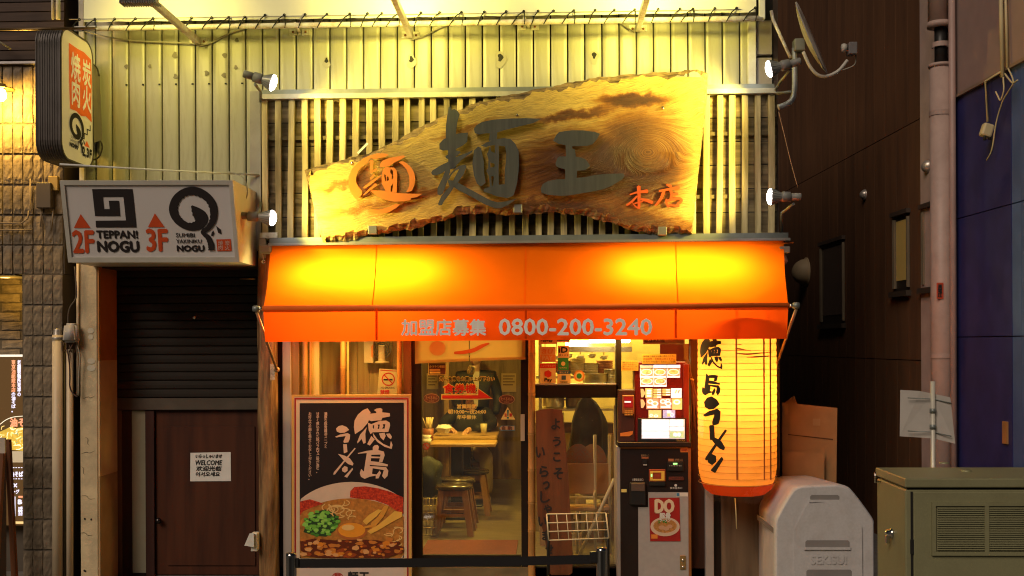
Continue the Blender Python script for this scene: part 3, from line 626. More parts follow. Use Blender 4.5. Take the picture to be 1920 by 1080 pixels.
# A-board leaning at the very edge
ab = thing('a_board', 'wooden A-board standing at the left edge before the lit menu', 'A-board', Vector((P(8, 1100, -.15).x, -.15, 0)))
aw = wood('a_board_wood', (.16, .055, .02), 'z', .5, (.22, .08, .03), .3)
def beam(name, m, a, b, wx, wy, par):
    a, b = Vector(a), Vector(b); V = []
    for q in (a, b):
        for dx, dy in ((-wx, -wy), (wx, -wy), (wx, wy), (-wx, wy)): V.append(q + Vector((dx, dy, 0)))
    return mk(name, V, [(0,1,5,4),(1,2,6,5),(2,3,7,6),(3,0,4,7),(3,2,1,0),(4,5,6,7)], m, par)
A, B = P(15, 824, -.15), P(29, 1110, -.15); beam('leg', aw, B, A, .018, .02, ab); A2, B2 = P(6, 824, -.35), P(-10, 1110, -.45); beam('leg', aw, B2, A2, .016, .02, ab)
mk('face', [P(-40, 1095, -.45), P(12, 1090, -.28), P(12, 826, -.16), P(-40, 826, -.3)], [(0,1,2,3)], mat('chalk_black', (.03, .02, .02), .6), ab); pbox('header', mat('a_head', (.5, .42, .34), .6), -40, 821, 9, 850, -.38, .02, ab)

# ================================================================== pipes beside the tiled pillar
def pipe(name, label, cat, pts, r, m, y, n=14, collars=(), group=None):
    t = thing(name, label, cat, Vector((P(*pts[-1], y).x, y, min(P(*q, y).z for q in pts))), group); tube('pipe_run', m, [P(*q, y) for q in pts], r, t, n)
    for q, rr, h in collars: c = P(*q, y); lathe('collar', m, [(r*.9, -h), (rr, -h), (rr, h), (r*.9, h)], c, (0, 0, 1), t, n)
    return t
t = pipe('drain_pipe', 'thicker pale drain pipe with a grey cap beside the stone tiles', 'pipe', [(108, 628), (108, 1115)], .041, Mt['pvc'], -.06, collars=[((108, 637), .043, .006)])
lathe('cap', mat('pipe_cap', (.42, .38, .34), .4, .5), [(.026, .075), (.03, .06), (.034, .02), (.044, .0), (.044, -.01)], P(108, 634, -.06), (0, 0, 1), t, 16, cap=True)
pipe('drain_pipe', 'thinner pale pipe rising under the weather hood', 'pipe', [(131, 655), (131, 1115)], .026, Mt['pvc'], -.05)
pipe('conduit_pipe', 'slim pale conduit running up past the weather hood', 'pipe', [(146, 470), (146, 740)], .011, Mt['pvc'], -.03)
pipe('conduit_pipe', 'thin dark green pipe between the two drain pipes', 'pipe', [(121, 640), (121, 1115)], .009, mat('grimy_pipe', (.2, .18, .12), .6), -.02)
hd = thing('weather_hood', 'pale rounded weather hood with cables hanging from its open bottom', 'hood', P(131, 642, -.03))
bm = bmesh.new(); x0, x1, za, zb_ = pext(117, 606, 145, 642, -.10); cbox(bm, x0, x1, -.12, -.03, za, zb_)
for v in bm.verts:
    if v.co.z > za + .01: v.co.x = (v.co.x - (x0+x1)/2)*.82 + (x0+x1)/2; v.co.y += .012 if v.co.y < -.1 else 0
bmesh.ops.bevel(bm, geom=[e for e in bm.edges], offset=.018, segments=3, affect='EDGES'); from_bm('cover', bm, mat('hood_plastic', (.42, .40, .38), .5, dirt=.2), hd, True)
rn = random.Random(8)
for k in range(7): a = P(120 + k*3.6, 642, -.07); tube('wire', mat('brown_wire', (.10, .05, .03), .7), [a, a + Vector((rn.uniform(-.03, .03), rn.uniform(-.02, .02), -.045)), a + Vector((rn.uniform(-.03, .03), 0, -.08))], .004, hd, 5)
tube('cable', mat('dark_cable', (.06, .035, .03), .6), [P(*q, -.09) for q in spl([(126, 655), (130, 680), (131, 705), (131, 725), (137, 738), (145, 744)], 4)], .006, hd, 6)
tube('cable', mat('dark_cable2', (.10, .08, .06), .6), [P(*q, -.08) for q in spl([(140, 500), (143, 540), (142, 560), (132, 575), (128, 590), (128, 608)], 4)], .006, hd, 6)
tube('cable', Mt['cable'], [P(*q, -.06) for q in spl([(144, 645), (150, 668), (148, 700), (147, 742)], 4)], .006, hd, 6)
# rough timber post beside the entrance
tp = thing('timber_post', 'rough knotted timber post holding the left end of the shop front', 'post', (P(501, 1100, -.1).x, -.1, 0))
tw = mat('old_timber', (.17, .075, .025), .65, var=.5, scale=16, stretch=(1.6, 1.6, .16), bump=1.0, bscale=34, dirt=.9, dirtcol=(.045, .018, .007), dscale=9, dstretch=(1.5, 1.5, .22), col2=(.42, .25, .10))
V, Fc = [], []; zz0, zz1 = 0.0, P(500, 468, -.1).z; n = 40; K = 110
rn = random.Random(3); xc = P(500, 800, -.1).x
for k in range(K+1):
    z = zz0 + (zz1-zz0)*k/K
    for j in range(n):
        a = 2*math.pi*j/n; r = .078*(1 + .05*math.sin(3*a + z*2.3) + .04*math.sin(5*a - z*7) + .025*math.sin(11*a + 3*math.sin(z*5)))
        for kz, ka, kr in ((P(0, 770, 0).z, -2.2, .014), (P(0, 930, 0).z, -1.3, .018), (P(0, 720, 0).z, -1.9, .012)):
            dd = ((z-kz)/.06)**2 + ((a + ka if a < 4 else a - 6.28 + -ka*0 + ka)/.5)**2; r += kr*math.exp(-dd)
        V.append((xc + r*.98*math.cos(a), -.05 + r*.8*math.sin(a), z))
for k in range(K):
    for j in range(n): Fc.append((k*n+j, k*n+(j+1) % n, (k+1)*n+(j+1) % n, (k+1)*n+j))
mk('trunk', V, Fc, tw, tp, True)
pn = thing('small_notice', 'tiny worn paper strip stuck on the timber post', 'notice', P(512, 712, -.12)); prism('sheet', mat('worn_paper', (.42, .36, .26), .8, var=.5, scale=60), [[(506,682),(514,683),(516,712),(507,713)]], PL(-.135), pn, th=.004)
bx = thing('intercom_box', 'small white hooded intercom box on the edge of the timber post', 'intercom', P(471, 1033, -.1)); 
mk('hood', [P(458,1023,-.2), P(468,1000,-.2), P(476,1000,-.2), P(476,1026,-.2), P(458,1023,-.1), P(468,1000,-.1), P(476,1000,-.1), P(476,1026,-.1)], [(0,3,2,1),(0,1,5,4),(1,2,6,5),(3,0,4,7),(4,5,6,7)], Mt['white_metal'], bx); pbox('base', Mt['white_metal'], 470, 1000, 482, 1034, -.17, .08, bx, bev=.004)

# ================================================================== right neighbour: a wall running back along the alley
ang = R(2.3); WN = Vector((-math.cos(ang), -math.sin(ang), 0)); WD = Vector((-math.sin(ang), math.cos(ang), 0))
W0 = Vector((3.62, 0, 0)); fr_ = RP(W0, WN)
rb = thing('neighbour_building', 'dark building with brown upper wall and blue lower tiles across the alley', 'building', (3.62, 0, 0))
def wallquad(name, m, pts, off, th, par): return prism(name, m, [pts], fr_, par, off=off, th=th)
def wq(name, m, d0, d1, z0, z1, off, th, par):   # a slab on that wall given by distance along it and height
    V = []
    for o2 in (off, off-th):
        for d, z in ((d0, z0), (d1, z0), (d1, z1), (d0, z1)): V.append(W0 + WD*d + WN*o2 + Vector((0, 0, z)))
    return mk(name, V, [(0,1,2,3),(0,4,5,1),(1,5,6,2),(2,6,7,3),(3,7,4,0)], m, par)
def dz(px, py): p = on_plane(px, py, W0, WN); return (p - W0).dot(WD), p.z
brown = mat('brown_panel', (.115, .050, .020), .7, var=.15, scale=3, stretch=(1, 1, .2), dirt=.5, dirtcol=(.04, .017, .008), dscale=4, dstretch=(2, 2, .25), rnd=.10)
box('wall', mat('wall_core', (.04, .025, .02), .9), 3.70, 9, -1.2, 12, 0, 7, rb)
dC, dB = dz(1896, 500)[0], dz(1783, 500)[0]
zS = dz(1740, 215)[1]; zS2 = dz(1796, 632)[1]; zU = dz(1782, 188)[1]; zM = dz(1792, 411)[1]; zlow = dz(1754, 678)[1]
# brown vertical panels
d = dz(1727, 400)[0]; pw = .30; k = 0
while d < 7.2:
    for a, b in ((0.0, zlow), (zlow+.008, zS), (zS+.008, 6.6)): wq('wall_panel', brown, d+.003, d+pw-.003, a, b, .0, .05, rb)
    d += pw; k += 1
wq('end_strip', mat('lit_wall_pink', (.42, .30, .26), .7, dirt=.2), dz(1776, 500)[0], dz(1729, 500)[0], 0, 6.6, .012, .05, rb)  # pinkish strip paints the street-lit end of the brown wall
pk_ = mat('pink_wall', (.30, .21, .185), .75, var=.08); blu = mat('blue_tile_wall', (.030, .030, .135), .45, var=.2, scale=4, dirt=.4, dirtcol=(.018, .016, .06), rnd=.08); blu2 = mat('blue_tile_lit', (.06, .10, .26), .45, var=.15, rnd=.08)  # blu2 is the tile blue lightened to paint in street light
wq('upper_wall', pk_, dC-.6, dB, zU+.004, 6.6, .0, .05, rb)
for a, b in ((0, zS2-.004), (zS2+.004, zM-.004), (zM+.004, zU-.004)):
    wq('wall_panel', blu, dC+.004, dB, a, b, -.004, .05, rb); wq('wall_panel', blu2, dC-.14, dC-.004, a, b, -.006, .05, rb); wq('wall_panel', blu2, dC-.6, dC-.148, a, b, -.004, .05, rb)
wq('ledge', mat('ledge', (.25, .17, .12), .6), dC-.6, dB, zU-.012, zU+.012, .02, .05, rb)
# windows of the neighbour
def rwin(a, b, c, d_, m, label):
    (d1, z1), (d0, _), (_, z0) = dz(a, c), dz(b, c), dz(a, d_); 
    w_ = wq('window', mat('window_hole', (.02, .014, .01), .5), d0, d1, z0, z1, .004, .02, rb)
    wq('pane', m, d0+.03, d1-.07, z0+.12, z1-.05, .010, .004, w_)
    for e0, e1 in ((d1-.06, d1-.045), (d1-.03, d1-.015), (d0, d0+.018)): wq('frame', mat('window_bar', (.24, .19, .13), .4, .4), e0, e1, z0+.05, z1-.03, .03, .03, w_)
    wq('sill', mat('window_sill', (.05, .035, .025), .5), d0-.03, d1+.03, z0-.03, z0+.02, .05, .05, w_); wq('head', mat('window_head', (.06, .04, .03), .5), d0-.02, d1+.02, z1, z1+.04, .04, .05, w_)
pgl = mat('frosted_pane', (.42, .30, .10), .35, var=.08, emit=(.9, .5, .08), es=.035)
rwin(1677, 1706, 408, 552, pgl, ''); rwin(1731, 1752, 393, 545, pgl, ''); rwin(1540, 1584, 462, 612, mat('dark_pane', (.05, .03, .02), .15), '')
# vent hoods
for k, (px, py, r, lab) in enumerate(((1622, 365, .05, 'round steel vent hood above the alley window'), (1742, 312, .06, 'round steel vent hood half hidden by the pink pipe'), (1512, 510, .16, 'large pale vent hood deep in the alley'))):
    d_, z_ = dz(px, py); c = W0 + WD*d_ + Vector((0, 0, z_)); v = thing('vent_hood', lab, 'vent', c); prof = [(r*math.cos(a), r*1.1*math.sin(a)) for a in [i*math.pi/16 for i in range(9)]]
    mm = mat('vent_steel_%d' % k, (.45, .40, .36), .35, .6) if k < 2 else mat('vent_cream', (.40, .30, .18), .6)
    lathe('hood', mm, prof, c, WN, v, 20); lathe('flange', mm, [(r*1.1, 0), (r*1.1, .012), (r*.95, .012)], c, WN, v, 20)
# drain pipe on the neighbour wall with black coupling, clamps and a red label
pm = mat('pink_pipe', (.40, .285, .245), .5, var=.07, dirt=.3, dirtcol=(.2, .13, .11), dscale=7)
def wp(px, py, off): d_, z_ = dz(px, py); p = RP(W0 + WN*off, WN)(px, py); return p
rp = thing('rain_pipe', 'tall pink rain pipe with a black rubber coupling on the alley wall', 'pipe', Vector((wp(1765, 700, .12).x, wp(1765, 700, .12).y, 0)))
o_ = .10; bx_ = wp(1766, 600, o_); 
def zat(py): return wp(1766, py, o_).z
def seg(name, m, za, zb2, r, dx=0): lathe(name, m, [(r, 0), (r, zb2-za)], Vector((bx_.x+dx, bx_.y, za)), (0, 0, 1), rp, 20, cap=True)
rr = 19.5*M(bx_.y)*1.0
seg('pipe_run', pm, 0.02, zat(125), rr); seg('rim', pm, zat(125), zat(119), rr*1.12); seg('coupling', Mt['black_plastic'], zat(119), zat(48), rr*.55); seg('rim', pm, zat(50), zat(40), rr*1.1, -.01); seg('pipe_run', pm, zat(40), 6.2, rr, -.012)
for py in (83, 212, 667):
    z = zat(py); lathe('clamp', pm, [(rr*(.8 if py < 100 else 1.06), -.02), (rr*(.8 if py < 100 else 1.06), .02)], Vector((bx_.x, bx_.y, z)), (0, 0, 1), rp, 20)
    box('clamp_bolt', pm, bx_.x+.05, bx_.x+.15, bx_.y-.03, bx_.y+.02, z-.025, z+.03, rp, bev=.005)
fp_ = PL(bx_.y - rr - .002); prism('label', flat('red_label', (.50, .06, .02)), [[(1756,530),(1769,530),(1769,560),(1756,560)]], fp_, rp, off=.002); vtext(Mt['ink'], '高電圧', (1758.5, 533, 1766.5, 557), fp_, rp, off=.005, bold=.3)
pipe2 = thing('rain_pipe', 'slender pink pipe just right of the rain pipe', 'pipe', wp(1788, 1000, .04)); tube('pipe_run', mat('pink_pipe2', (.36, .24, .21), .5), [Vector((wp(1787, 500, .05).x, wp(1787, 500, .05).y, z)) for z in (0.02, 6.2)], .028, pipe2)
# conduits, cables and sensor at the top right
cd_ = thing('wall_conduit', 'pair of cream conduits with loose cables high on the right wall', 'conduit', wp(1875, 150, .03)); cm = mat('cream_conduit', (.50, .42, .24), .5)
tube('conduit', cm, [wp(1876, -60, .04), wp(1877, 20, .04), wp(1880, 145, .04)], .016, cd_); tube('conduit', cm, [wp(1884, -60, .03), wp(1889, 128, .03)], .010, cd_); tube('conduit', cm, [wp(1878, 134, .04), wp(1848, 152, .04), wp(1852, 228, .04)], .009, cd_)
for q in ([(1881,145),(1882,170),(1876,188),(1871,180),(1867,172)],[(1890,128),(1900,152),(1893,168),(1880,190),(1868,230),(1860,280),(1850,300)],[(1884,138),(1898,155),(1908,150)]): tube('cable', cm, [wp(*a, .05) for a in spl(q, 4)], .006, cd_, 6)
sn = thing('sensor_box', 'small cream sensor hanging on a thin rod on the blue wall', 'sensor', wp(1852, 262, .03)); c = wp(1852, 245, .06)
box('case', cm, c.x-.05, c.x+.03, c.y-.04, c.y+.03, c.z-.05, c.z+.05, sn, bev=.015, rot=(R(18), 'Y')); 
for s in (-1, 1): lathe('lens', Mt['black_plastic'], [(.011, 0), (.013, -.03), (0, -.032)], c + Vector((s*.018-.012, -.02, -.045)), (0, 0, 1), sn, 10)
lp_ = thing('wall_plate', 'small orange metal plate on the blue wall above the cabinet', 'plate', wp(1886, 810, .01)); wq('plate', mat('copper_plate', (.45, .22, .08), .45, .3), dz(1891, 810)[0], dz(1882, 810)[0], dz(1886, 832)[1], dz(1886, 790)[1], .012, .012, lp_)
# far end of the alley
tag(box('alley_end_wall', mat('alley_dark', (.03, .02, .016), .9), 1.5, 6, 8.2, 8.4, 0, 7), kind='structure')
# ================================================================== banner sheet laced to a pipe above the siding
YB = -.22
bn = thing('banner_sheet', 'large blank cream banner sheet laced along its lower edge over the siding', 'banner', P(790, 36, YB))
V, Fc = [], []; nb = 40
for i in range(nb+1):
    px = 157 + (1418-157)*i/nb; yb = 41 - (px-157)*.0148
    V += [P(px, yb + (1.2 if i % 2 else 0), YB), P(px, yb - 10, YB-.004), P(px, yb - 150, YB)]
for i in range(nb):
    for j in range(2): a = i*3+j; Fc.append((a, a+3, a+4, a+1))
mk('sheet', V, Fc, Mt['banner'], bn, True)
pp = thing('banner_pipe', 'long cream paint-chipped pipe the banner is tied to', 'pipe', P(790, 44, YB))
tube('pipe_run', Mt['rusty_white'], [P(140 + (1430-140)*i/12, 54 - i*19.5/12, YB-.0) for i in range(13)], .021, pp, 12)
pbox('end_strip', Mt['white_metal'], 1424, -60, 1435, 35, YB-.02, .05, bn, bev=.004)
tube('edge_post', Mt['white_metal'], [P(109, -60, YB), P(109, 36, YB)], .018, bn); tube('edge_post', Mt['white_metal'], [P(99, -60, YB+.05), P(99, 36, YB+.05)], .012, bn)
tube('cord', Mt['cable'], [P(px, 36 - (px-150)*.0148, YB-.012) for px in range(130, 1425, 60)], .0032, bn, 5)
lx = [149,178,215,254,287,359,397,429,459,497,533,572,613,656,689,716,747,789,824,865,908,949,982,1009,1038,1076,1116,1152,1190,1234,1275,1299,1340,1381,1416]
for i, px in enumerate(lx):
    yg = 36.5 - (px-150)*.0148 - (3 if i > 8 else 0); yp = 53 - (px-150)*.0148
    lathe('grommet', Mt['rope'], [(.0045, -.003), (.0105, -.003), (.0105, .003), (.0045, .003)], P(px, yg, YB-.012), (0, 1, 0), bn, 10)
    dx = 18 + 6*math.sin(i*2.1)
    pts = [P(px, yg, YB-.016), P(px-dx*.45, yg+7, YB-.024), P(px-dx*.8, yp-1, YB-.024), P(px-dx, yp+5.5, YB-.008)]
    tube('lace', Mt['rope'], pts, .0045, bn, 5)
    if i % 3 == 1: tube('lace', Mt['rope'], [P(px+1, yg, YB-.016), P(px+2, yp-3, YB-.025), P(px+1, yp+5, YB-.01)], .004, bn, 5)
# brackets from the wall to the pipe
for k, (px, py) in enumerate(((561, 60), (991, 50))):
    b = thing('pipe_bracket', ('rusty cream pipe bracket above the upper left spotlight', 'rusty cream pipe bracket near the middle of the siding')[k], 'bracket', P(px, py, 0))
    for s in (-1, 1):
        pbox('foot_plate', Mt['rusty_white'], px-19 if s < 0 else px+5, py-5, px-5 if s < 0 else px+19, py+6, -.012, .012, b, bev=.002)
        lathe('bolt', mat('rust', (.2, .08, .03), .8), [(0, .008), (.008, .006), (.009, 0)], P(px + s*12, py, -.013), (0, -1, 0), b, 8)
    tube('stay', Mt['rusty_white'], [P(px, py, -.01), P(px-8, py-16, YB+.01)], .013, b, 8)
# floodlights on long arms
FLOODS = []
for k, (fx, fy, lab) in enumerate(((372, 78, 'floodlight on a rusty white arm above the left siding'), (770, 66, 'floodlight on a cream arm above the tilted wooden sign'), (1196, 54, 'cream floodlight arm right of the middle, lamp above the frame'))):
    f0 = P(fx, fy, -.01); f1 = f0 + Vector((0, -1.02, .0)); t = thing('floodlight', lab, 'floodlight', f0, 'floodlights on arms above the siding')
    box('arm', Mt['rusty_white'], f0.x-.02, f0.x+.02, f1.y, f0.y, f0.z-.025, f0.z+.025, t, bev=.004)
    for s in (-1, 1):
        pbox('foot_plate', Mt['rusty_white'], fx-17 if s < 0 else fx+4, fy-7, fx-4 if s < 0 else fx+17, fy+5, -.014, .012, t, bev=.002)
        lathe('bolt', mat('rust2', (.2, .08, .03), .8), [(0, .008), (.009, .006), (.010, 0)], P(fx + s*10, fy, -.015), (0, -1, 0), t, 8)
    c = f1 + Vector((-.085 if k == 0 else 0, .05, .0)); hw = .125
    box('yoke', Mt['rusty_white'], min(c.x, f1.x)-.02, max(c.x, f1.x)+.02, c.y+.008, c.y+.03, f1.z+.03, f1.z+.06, t)
    bd = box('housing', Mt['grey_plastic'], c.x-hw, c.x+hw, c.y-.10, c.y+.0, c.z-.02, c.z+.16, t, bev=.012)
    for q in range(16): box('fin', Mt['grey_plastic'], c.x-hw+.012+q*.0168, c.x-hw+.018+q*.0168, c.y-.12, c.y-.02, c.z-.034, c.z-.0185, bd)
    box('lens', glow('flood_lens_%d' % k, (1, .93, .7), 6), c.x-hw+.02, c.x+hw-.02, c.y+.001, c.y+.006, c.z+.005, c.z+.15, t)
    lamp('flood_light', 'SPOT', c + Vector((0, .03, .09)), (65, 165, 165)[k], (1, .81, .13), t, aim=c + Vector((0, 1.0, (-.15, .10, .10)[k])), size=.16, spot=R(125), blend=.6)
    tube('cable', Mt['cable'], [P(*q, -.02) for q in spl([(fx, fy+8), (fx+25, fy+2), (fx+55, fy-14), (fx+90, fy-26)] if k < 2 else [(fx-6, fy+6), (fx-25, fy-5), (fx-45, fy-22)], 4)], .006, t, 6)
# slack cable along the left siding
sc_ = thing('slack_cable', 'slack grey cable sagging across the left siding', 'cable', P(250, 75, -.02)); tube('cable', Mt['cable'], [P(*q, -.04) for q in spl([(160, 58), (200, 69), (250, 76), (310, 79), (372, 82)], 4)], .006, sc_, 6)
sw = thing('stay_wire', 'thin cream stay rod running above the box sign', 'rod', P(300, 318, -.15)); tube('rod', Mt['white_metal'], [P(*q, y) for q, y in (((112, 308), -.75), ((300, 319), -.35), ((485, 328), -.03))], .008, sw, 6)

# ================================================================== projecting vertical sign
vs = thing('vertical_sign', 'tall rounded projecting sign with an orange square of white characters', 'sign', P(120, 310, -.1))
Xf = P(113, 160, -.66).x; y0v, y1v = -.66, -.09; zt_, zb_ = P(113, 44, -.66).z, P(113, 296, -.66).z; thk = .185
def rrect(y0, y1, z0, z1, r, n=6):
    out = []
    for cy, cz, a0 in ((y1-r, z1-r, 0), (y0+r, z1-r, 90), (y0+r, z0+r, 180), (y1-r, z0+r, 270)):
        for i in range(n+1): a = R(a0 + 90*i/n); out.append((cy + r*math.cos(a), cz + r*math.sin(a)))
    return out
rib = mat('ribbed_sign_edge', (.10, .085, .075), .45, .2, var=.2, scale=4, dirt=.5, dirtcol=(.06, .045, .035), dscale=5)
lp = rrect(y0v, y1v, zb_, zt_, .13); n = len(lp); prof = [(0, .0)]; V, Fc = [], []; nr = 12
xs = [(0, 0), (.012, .0), (.018, -.006)] + [q for i in range(8) for q in ((.024+i*.018, -.006), (.028+i*.018, -.001), (.034+i*.018, -.001), (.038+i*.018, -.006))] + [(thk-.012, -.004), (thk-.006, 0), (thk, 0)]
cy_, cz_ = (y0v+y1v)/2, (zb_+zt_)/2
for dx, off in xs:
    for y, z in lp: s_ = 1 + off/.3; V.append((Xf - dx, cy_ + (y-cy_)*s_, cz_ + (z-cz_)*(1 + off/.5)))
for i in range(len(xs)-1):
    for j in range(n): a, b = i*n+j, i*n+(j+1) % n; Fc.append((a, b, b+n, a+n))
Fc.append(tuple((len(xs)-1)*n + j for j in range(n)))
mk('casing', V, Fc, rib, vs)
ff = lambda u, v, off=0: Vector((Xf + off, y0v + u*(y1v-y0v), zt_ + v*(zb_-zt_)))
def rq(u0, v0, u1, v1, j=0): return [(u0, v0), (u1, v0), (u1, v1), (u0, v1)]
face = mk('face', [(Xf+.002, y, z) for y, z in rrect(y0v+.012, y1v-.012, zb_+.012, zt_-.012, .12)], [tuple(range(n))], mat('sign_face', (.72, .66, .50), .35, var=.05, emit=(1, .78, .42), es=.10), vs)
mk('rim', [(Xf+.006, y, z) for y, z in rrect(y0v, y1v, zb_, zt_, .13)] + [(Xf+.006, y, z) for y, z in rrect(y0v+.014, y1v-.014, zb_+.014, zt_-.014, .12)], [(j, (j+1) % n, n+(j+1) % n, n+j) for j in range(n)], rib, vs)
og2 = mat('sign_orange', (.78, .14, .02), .5, emit=(.9, .12, .01), es=.10); wh = mat('sign_white', (.78, .72, .55), .5, emit=(1, .8, .5), es=.12)
jag = [(.24, .105), (.5, .11), (.70, .105), (.93, .13), (.95, .30), (.92, .50), (.94, .625), (.75, .60), (.6, .615), (.45, .595), (.27, .60), (.245, .40)]
prism('orange_square', og2, [jag], ff, vs, off=.005)
vtext(wh, '焼肉', (.29, .16, .57, .56), ff, vs, off=.008, bold=.006); vtext(wh, '炭火', (.64, .16, .90, .56), ff, vs, off=.008, bold=.006)
def swirl(ox, oy, sx, sy, m, f, par, off):
    q = [(1245,315,14),(1290,370,90),(1335,430,120),(1300,490,90),(1210,500,66),(1120,440,72),(1082,350,80),(1110,255,76),(1190,192,72),(1290,185,76),(1390,240,72),(1442,330,72),(1440,440,60),(1395,515,45),(1345,550,34),(1395,600,46),(1420,660,52),(1425,715,56)]
    k = max(sx, sy); pts = spl(q, 5); polys = []
    st_ = stroke([(a, b, c) for a, b, c in q], 5); cv = lambda p: (ox + (p[0]-1040)/440*sx, oy + (p[1]-150)/590*sy)
    n_ = len(pts); L_, R_ = [], []
    for i, (x, y, wd) in enumerate(pts):
        a, b = pts[max(i-1, 0)], pts[min(i+1, n_-1)]; dx, dy = b[0]-a[0], b[1]-a[1]; l = math.hypot(dx, dy) or 1; jj = 1 + .12*math.sin(i*2.7)
        L_.append(cv((x - dy/l*wd/2*jj, y + dx/l*wd/2*jj))); R_.append(cv((x + dy/l*wd/2, y - dx/l*wd/2)))
    V, Fc = [], []
    for i in range(n_): V += [f(*L_[i], off + .00005*i), f(*R_[i], off + .00005*i)]
    for i in range(n_-1): Fc.append((2*i, 2*i+1, 2*i+3, 2*i+2))
    mk('swirl_mark', V, Fc, m, par)
    for lf in ([(1440,535),(1450,560),(1440,590),(1420,585),(1425,560)], [(1465,495),(1510,530),(1515,570),(1485,560)]): prism('leaf_mark', m, [[cv(p) for p in lf]], f, par, off=off)
swirl(.24, .615, .44, .30, Mt['ink'], ff, vs, .005)
text(Mt['ink'], 'SUMIBI\nYAKINIKU', (.25, .80, .48, .845), ff, vs, off=.005); text(Mt['ink'], 'NOGU', (.25, .855, .50, .885), ff, vs, off=.005, bold=.006)
stp = []; u, v = .88, .655
for k in range(5): stp += [[(u, v), (u+.022, v), (u+.022, v+.045), (u, v+.045)], [(u-.10, v+.038), (u+.02, v+.038), (u+.02, v+.046), (u-.10, v+.046)]]; u -= .10; v += .043
prism('stair_mark', Mt['ink'], stp, ff, vs, off=.005); prism('arrow_mark', og2, [[(.78, .79), (.87, .835), (.70, .835)]], ff, vs, off=.005); text(Mt['ink'], '2,3F', (.64, .85, .93, .925), ff, vs, off=.005, bold=.006)
box('wall_bracket', Mt['steel'], Xf-.12, Xf-.06, y1v, .04, zb_+.2, zt_-.2, vs)
rd_ = thing('stay_rod', 'dark horizontal rod crossing before the top of the vertical sign', 'rod', P(90, 54, -.8)); tube('rod', mat('rod_dark', (.14, .09, .04), .4, .6), [P(-20, 55, -.78), P(179, 53, -.70)], .010, rd_, 8)
sb = thing('dark_side_sheet', 'dark slanted sheet on the siding behind the vertical sign', 'plate', P(182, 270, 0)); mk('plate', [P(174,118,-.1), P(187,142,-.05), P(192,262,-.05), P(176,268,-.1)], [(0,3,2,1)], mat('dark_sheet', (.16, .14, .11), .5, .3), sb)  # single dark slanted sheet right of the vertical sign
for q in ([(174,120),(182,128),(186,142)], [(172,268),(185,262),(192,275),(185,295),(172,300)]): tube('cable', mat('sign_cable', (.06, .05, .04), .6), [P(*a, -.06) for a in spl(q, 4)], .006, sb, 6)

# ================================================================== box sign leaning over the entrance
bs = thing('box_sign', 'white box sign with black swirl and square spiral over the dark entrance', 'sign', P(290, 495, -.1))
yT, yBt = -.65, -.47
C = [P(113, 338, yT), P(437, 337.5, yT), P(450, 491, yBt), P(129, 491.5, yBt)]
BK = [Vector((C[0].x, .0, C[0].z)), Vector((C[1].x, .0, C[1].z)), Vector((C[2].x, .0, C[2].z)), Vector((C[3].x, .0, C[3].z))]
fc = mat('sign_acrylic', (.66, .62, .60), .3, var=.04, scale=2); frm = mat('sign_frame', (.64, .61, .53), .4, .2, var=.05, dirt=.25)
mk('casing', C + BK, [(1,2,6,5),(3,0,4,7),(4,0,1,5),(2,3,7,6)], mat('sign_case', (.55, .5, .42), .45, dirt=.2), bs)
nB = (C[1]-C[0]).cross(C[3]-C[0]).normalized(); nB = nB if nB.y < 0 else -nB; fB = RP(C[0], nB)
mk('face', [q + nB*.0 for q in C], [(0,3,2,1)], fc, bs)
def bar4(pts, th, m, par, name='frame'): return prism(name, m, [pts], fB, par, off=th, th=th)
bar4([(113,338),(437,337.5),(437.5,346),(114,346.5)], .012, frm, bs); bar4([(128,482),(449,481.5),(450,491),(129,491.5)], .012, frm, bs)
bar4([(114,346.5),(122,346.5),(135.5,482),(128,482)], .012, frm, bs); bar4([(430,346),(437.5,346),(449,481.5),(441.5,481.5)], .012, frm, bs)
Zb = lambda p: Z(p, 100, 320, 4.8)
oi_ = flat('sign_orange_ink', (.62, .075, .012)); ik = flat('sign_black_ink', (.018, .012, .012))
prism('square_mark', ik, [Zb([(350,165),(715,165),(750,510),(385,510),(382,450),(655,447),(632,235),(447,235),(458,345),(508,345),(500,270),(592,270),(603,408),(377,408)])], fB, bs, off=.003)
swirl(100+1040/4.8, 320+150/4.8, 440/4.8, 590/4.8, ik, fB, bs, .003)
for s, r, b in (('2F', (180, 540, 365, 735), 1.6), ('3F', (843, 527, 1028, 722), 1.6)): text(oi_, s, (100+r[0]/4.8, 320+r[1]/4.8, 100+r[2]/4.8, 320+r[3]/4.8), fB, bs, bold=b, skew=-.06)
prism('arrow_mark', oi_, [Zb([(247,390),(337,515),(186,515)])], fB, bs); prism('arrow_mark', oi_, [Zb([(915,383),(1003,508),(852,508)])], fB, bs)
for s, r, b, sk in (('TEPPAN!', (392, 540, 760, 608), .9, -.1), ('NOGU', (402, 635, 770, 728), 1.5, -.1), ('SUMIBI', (1105, 562, 1272, 598), .25, -.08), ('YAKINIKU', (1107, 618, 1336, 652), .25, -.08), ('NOGU', (1117, 674, 1358, 724), 1.1, -.08)):
    text(ik, s, (100+r[0]/4.8, 320+r[1]/4.8, 100+r[2]/4.8, 320+r[3]/4.8), fB, bs, bold=b, skew=sk)
prism('seal_mark', oi_, [Zb([(1467,618),(1598,615),(1606,722),(1478,725)])], fB, bs); pale = flat('seal_pale', (.66, .5, .42))
vtext(pale, '焼肉', (100+1484/4.8, 320+628/4.8, 100+1528/4.8, 320+715/4.8), fB, bs, off=.005); vtext(pale, '炭火', (100+1546/4.8, 320+628/4.8, 100+1590/4.8, 320+715/4.8), fB, bs, off=.005)
tube('cable', Mt['cable'], [P(*q, -.3) for q in spl([(428, 322), (452, 330), (462, 345), (464, 365), (455, 385)], 4)], .005, bs, 6)

